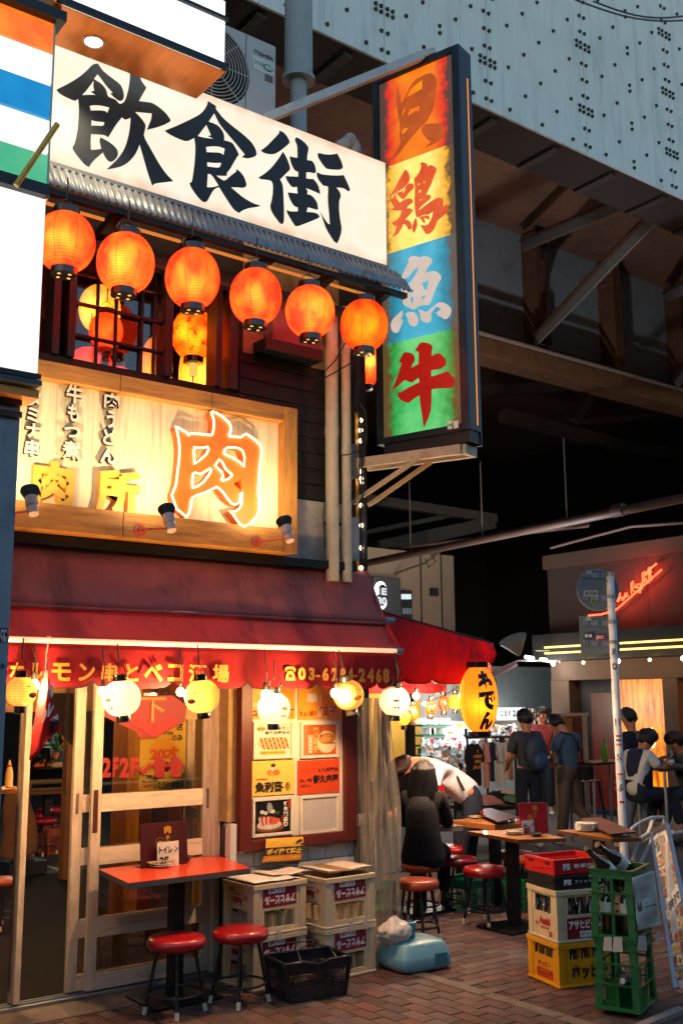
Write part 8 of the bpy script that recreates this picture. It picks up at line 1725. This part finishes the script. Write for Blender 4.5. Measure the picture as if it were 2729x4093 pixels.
SW_ = mat('sticker_pale', 'a8b0b0'); stkr(2340, 2281, 2361, 2296, SW_); stkr(2330, 2360, 2386, 2384, SW_, 'MAP TAX 2468', mat('tiny_grey', '4a5050')); stkr(2338, 2467, 2360, 2480, SW_); stkr(2330, 2531, 2366, 2552, mat('stk_dark', '20282a'), 'NEKO NAMS', WHITEINK); stkr(2374, 2537, 2414, 2560, mat('stk_red', 'b01818'), 'JEC', WHITEINK)
c = onS(2367, 2404) + nrm * .017; MB().add([c + tg * .024 * math.cos(a) + Z3 * .024 * math.sin(a) for a in [k * PI / 8 for k in range(16)]], [tuple(range(16))]).build('round_sticker', mat('stk_lime', '8aa838'), sp_); txt('S', c - tg * .01 - Z3 * .014, tg * .02, Z3 * .028, mat('stk_navy', '102a48'), sp_, bold=.05, lift=.003)
for z, s, mt_ in ((2.26, 'DAMY', INK), (2.12, '◎', INK), (1.6, '▯', INK), (1.28, 'S', mat('stk_navy', '')), (1.0, 'ॐ', INK)):
    a0 = math.atan2(-y_, -x_); vs = []
    uv, fs = glyphs(s, .02); me = bpy.data.meshes.new('sticker_print'); me.from_pydata([(x_ + .0385 * math.cos(a0 + (u - .5) * 1.1), y_ + .0385 * math.sin(a0 + (u - .5) * 1.1), z + v * .07) for u, v in uv], [], fs); me.transform(wm(sp_).inverted()); link('sticker_print', me, mt_, sp_)
for z, c_ in ((1.5, 'c03020'), (1.46, '2050a0'), (1.15, 'd84a20'), (.9, 'b02820'), (1.42, 'e07020')): MB().cyl((x_ - .012, y_ - .012, z), (x_ - .012, y_ - .012, z + .018), .0275, n=10).build('paint_chip', mat('chip_' + c_[:1] + c_[2:3] + str(int(z * 100)), c_), sp_)
# standing bar tables and blue stool
def bartable(lab, px, py, w, mt=DK):
    c = on(px, py, z=1.02); t = thing('standing_bar_table', lab, 'table', (c.x, c.y, .003)); MB().box((c.x - w, c.y - .25, 1.0), (c.x + w, c.y + .25, 1.03)).build('tabletop', mat('dark_glossy', '2a2018', rough=.3), t)
    for sx in (-1, 1):
        for sy in (-1, 1): MB().cyl((c.x + sx * (w - .04), c.y + sy * .2, .004), (c.x + sx * (w - .04), c.y + sy * .2, .999), .018, n=8).build('leg', GREYM, t)
    return c
c1_ = bartable('standing bar table with green bottle against the amber window', 2400, 3045, .45); c2_ = bartable('standing bar table at the right edge where two people sit', 2690, 3065, .5)
o = bottle('green bottle on the standing bar table', .3, .038, None, mat('bottle_green', '4a8a1c', rough=.1, coat=1), lab=False, nm='green_bottle'); place(o, (on(2400, 3040, z=1.03).x, c1_.y, 1.031))
o = bottle('clear water bottle in front of the man in the white sleeve', .24, .036, None, glassmat('pet', ()), lab=True, nm='water_bottle'); p = on(2672, 3065, z=1.03); place(o, (p.x, c2_.y - .1, 1.031))
NB_ = mat('stool_navy', '10203c', rough=.5); p = on(2410, 3330, z=0); bs = thing('blue_bar_stool', 'navy blue metal bar stool in front of the amber window', 'stool', (p.x, p.y + .3, .003)); x0_, y0_ = p.x, p.y + .3
MB().box((x0_ - .17, y0_ - .17, .68), (x0_ + .17, y0_ + .17, .71)).build('seat', NB_, bs, bevel=.01)
for sx in (-1, 1):
    for sy in (-1, 1): MB().beam((x0_ + sx * .2, y0_ + sy * .2, .004), (x0_ + sx * .14, y0_ + sy * .14, .68), .04, .04).build('leg', NB_, bs)
p = on(2705, 3380, z=0); f = MB(); f.grid(lambda u, v: Vector((p.x + .25 * math.sin(PI * (v * .9 + .07)) * math.cos(u * 2 * PI) * (1 + .15 * noise.noise(Vector((u * 6, v * 5, 3)))), p.y + .2 * math.sin(PI * (v * .9 + .07)) * math.sin(u * 2 * PI), .01 + .4 * v + .03 * noise.noise(Vector((u * 9, v * 4, 8))))), 40, 14); tag(f.build('white_sack', mat('sack_pale', 'a8a090', rough=.7, bump=.5, bscale=20), smooth='all'), 'bulging pale plastic sack on the ground beyond the sandwich board', 'bag')
# =============== people ===============
SKIN = mat('skin', 'b87858', rough=.5, var=.06); HAIRM = mat('hair_black', '120c0a', rough=.45, var=.3, scale=40, stretch=(6, 6, 1), bump=.4, bscale=90); HAIRB = mat('hair_brown', '2a1008', rough=.35, var=.5, scale=14, stretch=(9, 9, .6), bump=.5, bscale=60)
def skin(name, pts, edges, mt, parent, M, lev=2, root=0):
    me = bpy.data.meshes.new(name); me.from_pydata([p[:3] for p in pts], edges, []); me.update()
    o = bpy.data.objects.new('tmp', me); COL.objects.link(o); md = o.modifiers.new('s', 'SKIN'); md.use_smooth_shade = True
    sv = me.skin_vertices[0].data
    for i, p in enumerate(pts): r = p[3] if isinstance(p[3], tuple) else (p[3], p[3]); sv[i].radius = r; sv[i].use_root = (i == root)
    sb = o.modifiers.new('d', 'SUBSURF'); sb.levels = lev
    dg = bpy.context.evaluated_depsgraph_get(); dg.update(); m2 = bpy.data.meshes.new_from_object(o.evaluated_get(dg)); bpy.data.objects.remove(o); m2.transform(M); m2.materials.clear()
    m2.polygons.foreach_set('use_smooth', [True] * len(m2.polygons)); return link(name, m2, mt, parent)
def person(lab, loc, face, J, top, bot, hair=HAIRM, scale=1., long=0, shoes=None, sleeves=.5, extra=None, shirt_len=.07, name='person', hs=1.):
    """J: joints in the person's own frame (x right, y forward, z up), metres for a 1.7 m adult"""
    t = thing(name, lab, 'person', (loc[0], loc[1], loc[2])); rz = face - PI / 2
    M = Matrix.Rotation(rz, 4, 'Z') @ Matrix.Scale(scale, 4)
    V_ = lambda k: Vector(J[k])
    pel, ch, nk, hd = V_('pel'), V_('ch'), V_('nk'), V_('hd')
    up_ = (hd - nk).normalized(); fw = Vector(J.get('fw', (0, 1, 0))).normalized(); rt = fw.cross(up_).normalized()
    P = []; E_ = []
    def add(v, r, par=None): P.append((*v, r)); (E_.append((par, len(P) - 1)) if par is not None else None); return len(P) - 1
    a = add(pel, .105); mid = add(pel.lerp(ch, .5), .1, a); c_ = add(ch, .112, mid); n_ = add(nk, .052, c_); h1 = add(hd - up_ * .04, .068, n_); h2 = add(hd + up_ * .035, .09 , h1); h3 = add(hd + up_ * .085, .06, h2); add(hd + fw * .095 - up_ * .01, .018, h1)
    for s in (-1, 1): add(hd + rt * .088 * s, .016, h1)
    sh = {}
    for s, k in ((-1, 'L'), (1, 'R')):
        S_ = V_('s' + k); e = V_('e' + k); w_ = V_('w' + k); i1 = add(S_, .056, c_); i2 = add(e, .038, i1); i3 = add(w_, .026, i2); d = (w_ - e).normalized(); pa = add(w_ + d * .06, (.034, .02), i3)
        o_ = d.cross(fw); o_ = o_.normalized() if o_.length > .1 else rt
        for q in range(4): t0 = add(w_ + d * .105 + o_ * (q - 1.5) * .017, .0085, pa); add(w_ + d * (.15 + (.012, .02, .015, 0)[q]) + o_ * (q - 1.5) * .019 + fw * .015, .007, t0)
        t0 = add(w_ + d * .05 + fw * .035, .01, pa); add(w_ + d * .085 + fw * .05, .008, t0)
        hp_, kn, an = V_('h' + k), V_('k' + k), V_('a' + k); j1 = add(hp_, .088, a); j2 = add(kn, .055, j1); j3 = add(an, .036, j2); add(an + Vector(J.get('t' + k, (0, .13, -.05))), .032, j3)
    skin('body', P, E_, SKIN, t, M)
    # shirt
    Q = []; F = []
    def ad(v, r, par=None): Q.append((*v, r)); (F.append((par, len(Q) - 1)) if par is not None else None); return len(Q) - 1
    low = pel + (pel - ch).normalized() * shirt_len
    b0 = ad(low, .142); b1 = ad(pel.lerp(ch, .5), .135, b0); b2 = ad(ch, .135, b1); ad(nk - up_ * .02, .068, b2)
    for k in 'LR':
        S_, e, w_ = V_('s' + k), V_('e' + k), V_('w' + k); i1 = ad(S_, .075, b2)
        if sleeves <= 1: ad(S_.lerp(e, sleeves + .3), .062, i1)
        else: i2 = ad(e, .052, i1); ad(e.lerp(w_, .92), .04, i2)
    skin('shirt', Q, F, top, t, M)
    Q = []; F = []; b0 = ad(pel + (ch - pel).normalized() * .12, .14); b0 = ad(pel + Vector((0, 0, .02)), .148, b0)
    for k in 'LR': h_ = ad(V_('h' + k), .102, b0); kk = ad(V_('k' + k), .075, h_); ad(V_('k' + k).lerp(V_('a' + k), .93), .06, kk)
    skin('trousers', Q, F, bot, t, M)
    for k in 'LR':
        an = V_('a' + k); tt = Vector(J.get('t' + k, (0, .13, -.05))); skin('shoe', [(*(an + Vector((0, -.03, -.045))), .038), (*(an + tt * .6 + Vector((0, 0, -.018))), .04), (*(an + tt * 1.15 + Vector((0, 0, .0))), .028)], [(0, 1), (1, 2)], shoes or WHITEP, t, M)
    # hair: a cap that leaves the face free
    f = MB(); n = 22; m_ = 12; rr_ = random.Random(len(lab)); sd = rr_.random() * 9
    for j in range(m_ + 1):
        for i in range(n):
            a_ = 2 * PI * i / n; fr = math.cos(a_)         # +1 at the face
            mx = .5 if fr > .55 else (.78 if abs(fr) < .55 else .86); ph = PI * mx * j / m_
            d = rt * math.sin(a_) * math.sin(ph) + fw * fr * math.sin(ph) + up_ * math.cos(ph); r = (.104 + .014 * noise.noise(Vector((math.cos(a_) * 3, math.sin(a_) * 3, ph * 3 + sd))) + .016 * noise.noise(Vector((math.cos(a_) * 9, math.sin(a_) * 9, ph * 7 + sd)))) * hs
            p = hd + up_ * .03 - fw * .008 + Vector(d) * r
            if long and fr < .3 and ph > 1.5: p += Vector((0, 0, -1)) * long * (ph - 1.5) * 1.1 + fw * -.02
            f.v.append(p)
    f.f = [[j * n + i, j * n + (i + 1) % n, (j + 1) * n + (i + 1) % n, (j + 1) * n + i] for j in range(m_) for i in range(n)]; f.mi = [0] * len(f.f); f.v = [M @ v for v in f.v]; f.build('hair', hair, t, smooth='all', world=False, solid=.012)
    for s in (-1, 1):
        e_ = MB(); e_.sphere(M @ (hd + fw * .086 + rt * .033 * s + up_ * .015), .009 * scale, 8, 6); e_.build('eye', INK, t, world=False)
    m0 = MB(); m0.beam(M @ (hd + fw * .088 - up_ * .05 - rt * .022), M @ (hd + fw * .088 - up_ * .05 + rt * .022), .006, .006); m0.build('mouth', mat('lips', '7a3a30'), t, world=False)
    t['_m'] = 1; PM[t.name] = M; return t
PM = {}
def addp(t, f, nm, mt, **k):
    f.v = [PM[t.name] @ v for v in f.v]; return f.build(nm, mt, t, world=False, **k)
STAND = dict(pel=(0, 0, .92), ch=(0, .01, 1.28), nk=(0, .0, 1.46), hd=(0, .03, 1.6), sL=(-.17, 0, 1.38), sR=(.17, 0, 1.38), eL=(-.23, -.02, 1.1), eR=(.23, -.02, 1.1), wL=(-.22, .08, .87), wR=(.22, .08, .87), hL=(-.09, 0, .86), hR=(.09, 0, .86), kL=(-.1, .02, .48), kR=(.1, .02, .48), aL=(-.1, 0, .08), aR=(.1, 0, .08))
AW = math.atan2(FWD.y, FWD.x)
TG, TB, TW_, TN, JN, JD, KH = (mat(n, c, rough=.9, var=.12, scale=8, bump=.3, bscale=25) for n, c in (('tee_grey', '3a3a40'), ('tee_blue', '40566a'), ('tee_white', 'f0ecf4'), ('jacket_dark', '101828'), ('jeans_light', '6a7890'), ('jeans_dark', '141c2a'), ('khaki', '5a4a3e')))
p = on(2120, 3388, z=0)
t = person('man with a navy backpack walking away in front of the lit shop', (p.x, p.y, 0), AW + .25, dict(STAND, eL=(-.25, .02, 1.1), wL=(-.2, .2, 1.0), eR=(.24, .05, 1.12), wR=(.14, .26, 1.08), aL=(-.13, .12, .09), aR=(.12, -.06, .08)), TG, JD, shoes=mat('sneaker', 'a8a098'))
f = MB(); f.sphere((.03, -.2, 1.18), .17, 18, 12, (.95, .62, 1.45)); addp(t, f, 'backpack', mat('pack_navy', '16283e', rough=.6, bump=.4, bscale=30), smooth='all')
f = MB(); f.sphere((.05, -.3, 1.08), .1, 14, 8, (1, .5, 1.1)); f.tube([(-.1, -.06, 1.0), (-.14, .1, 1.25), (-.11, .05, 1.42), (-.08, -.12, 1.42)], .016, 6); f.tube([(.1, -.06, 1.0), (.14, .1, 1.25), (.11, .05, 1.42), (.08, -.12, 1.42)], .016, 6); addp(t, f, 'pack_pocket', mat('pack_blue', '1c3a58', rough=.6), smooth='all')
p = on(2285, 3376, z=0)
t = person('man in a blue grey t-shirt with a shoulder bag, head bowed', (p.x, p.y, 0), AW + .65, dict(STAND, ch=(0, .04, 1.26), nk=(0, .07, 1.43), hd=(-.02, .15, 1.54), fw=(-.15, .9, -.35), eL=(-.24, .06, 1.1), wL=(-.14, .28, 1.05), eR=(.24, .05, 1.1), wR=(.14, .26, 1.02), kR=(.1, -.02, .48), aR=(.1, -.34, .16), aL=(-.1, .1, .08)), TB, KH, shoes=mat('sneaker2', 'b0a090'))
f = MB(); f.box((-.02, -.26, .82), (.2, -.14, 1.0)); addp(t, f, 'shoulder_bag', FBk, bevel=.03); f = MB(); f.tube([(.1, -.17, 1.0), (.06, -.16, 1.2), (-.04, -.1, 1.4), (-.12, .02, 1.43)], .012, 6); addp(t, f, 'bag_strap', FBk)
p = on(2548, 3390, z=0)
person('man in a dark jacket and pale jeans looking left beside the sign pole', (p.x, p.y, 0), AW + .8, dict(STAND, hd=(-.01, .03, 1.61), fw=(-.5, .8, 0), eR=(.24, -.06, 1.1), wR=(.22, .0, .85), kR=(.1, -.02, .48), aR=(.12, -.22, .12), aL=(-.1, .12, .08)), TN, JN, sleeves=2)
BAR = dict(STAND, pel=(0, 0, .72), hL=(-.09, .03, .7), hR=(.09, .03, .7), kL=(-.12, .4, .7), kR=(.12, .4, .7), aL=(-.12, .32, .32), aR=(.12, .32, .32), ch=(0, .08, 1.06), nk=(0, .14, 1.22), hd=(0, .22, 1.33), sL=(-.17, .08, 1.15), sR=(.17, .08, 1.15), eL=(-.22, .2, .98), eR=(.22, .2, .98), wL=(-.1, .42, 1.07), wR=(.1, .42, 1.07), fw=(0, .85, -.4))
p = c2_ + Vector((-.5, .12, 0))
t = person('black haired man in a navy vest over a white t-shirt leaning on the bar table', (p.x - .1, p.y, 0), -.15, BAR, mat('tee_white2', 'c8c4c0'), JD, scale=1.02, hs=1.1)
f = MB(); f.lathe([(.15, -.26), (.155, 0), (.13, .16), (.09, .2)], (0, .07, 1.03), 20); addp(t, f, 'vest', mat('vest_navy', '20243c', rough=.9), smooth='all')
p = c2_ + Vector((.2, -.1, 0)); person('seated person in a grey green jacket looking down at the right edge', (p.x, p.y, 0), PI * .93, BAR, mat('jacket_grey_green', '4a4c44', rough=.9, var=.3), JD, sleeves=2, hair=HAIRB, scale=1.0, hs=1.1)
p = on(2165, 2945, y=12.2); person('shopkeeper facing the street behind the two walking men', (p.x, 12.2, 0), AW + PI, dict(STAND), mat('apron_red', '8a2a2a'), JD, scale=1.0)
# bending man
fx_ = on(1848, 3585, z=0); BD = dict(STAND, pel=(0, -.1, .9), hL=(-.09, -.1, .86), hR=(.09, -.1, .86), kL=(-.1, -.03, .47), kR=(.1, -.05, .47), aL=(-.1, .0, .08), aR=(.1, -.06, .08), ch=(0, .28, 1.17), nk=(0, .45, 1.21), hd=(0, .6, 1.17), sL=(-.17, .34, 1.14), sR=(.17, .34, 1.16), eL=(-.2, .42, .82), eR=(.22, .34, .84), wL=(-.12, .62, .78), wR=(.1, .58, .79), fw=(0, .35, -.94))
t = person('man in a white t-shirt bending low over the table with a strap across his back', (fx_.x, fx_.y, 0), PI * .93, BD, TW_, FN, shirt_len=.06, hair=HAIRB, scale=1.05)
f = MB(); f.tube([(.13, .36, 1.2), (.02, .3, 1.25), (-.1, .12, 1.125), (-.17, .06, .95)], .014, 6); addp(t, f, 'bag_strap', FBk)
# seated woman
p = on(1690, 3448, z=.46); SE = dict(STAND, pel=(0, 0, .56), hL=(-.09, .03, .54), hR=(.09, .03, .54), kL=(-.12, .42, .5), kR=(.12, .42, .5), aL=(-.12, .36, .1), aR=(.12, .36, .1), ch=(0, .05, .9), nk=(0, .06, 1.07), hd=(0, .1, 1.19), sL=(-.16, .05, 1.0), sR=(.16, .05, 1.0), eL=(-.22, .12, .76), eR=(.22, .12, .76), wL=(-.1, .36, .8), wR=(.1, .36, .8), fw=(0, .97, -.2))
t = person('woman in black with long dark hair sitting with her back to the street', (p.x + .02, p.y + .02, .02), AW - .25, SE, mat('coat_black', '0c0a0c', rough=.9, bump=.3), FBk, hair=HAIRM, long=.36, sleeves=2, shirt_len=.1, scale=.98, hs=1.02, shoes=BLACKM)
f = MB(); f.v = []; f.grid(lambda u, v: Vector((0, .07, 0)) + Vector((math.cos(PI * (1.0 + u)) * (.1 + .035 * math.sin(v * 2.6)), math.sin(PI * (1.0 + u)) * (.105 + .03 * v) - .02 * v, 1.27 - .42 * v)) * 1.0 + Vector((0, .012 * math.sin(u * 22 + v * 3), 0)), 26, 14); addp(t, f, 'long_hair', HAIRM, smooth='all', solid=.02)
f = MB(); f.lathe([(.19, .42), (.2, .5), (.155, .7), (.155, .9), (.09, 1.02)], (0, .0, 0), 24); addp(t, f, 'coat', MATS['coat_black'], smooth='all')
for o in list(COL.objects):
    if '_m' in o.keys(): del o['_m']
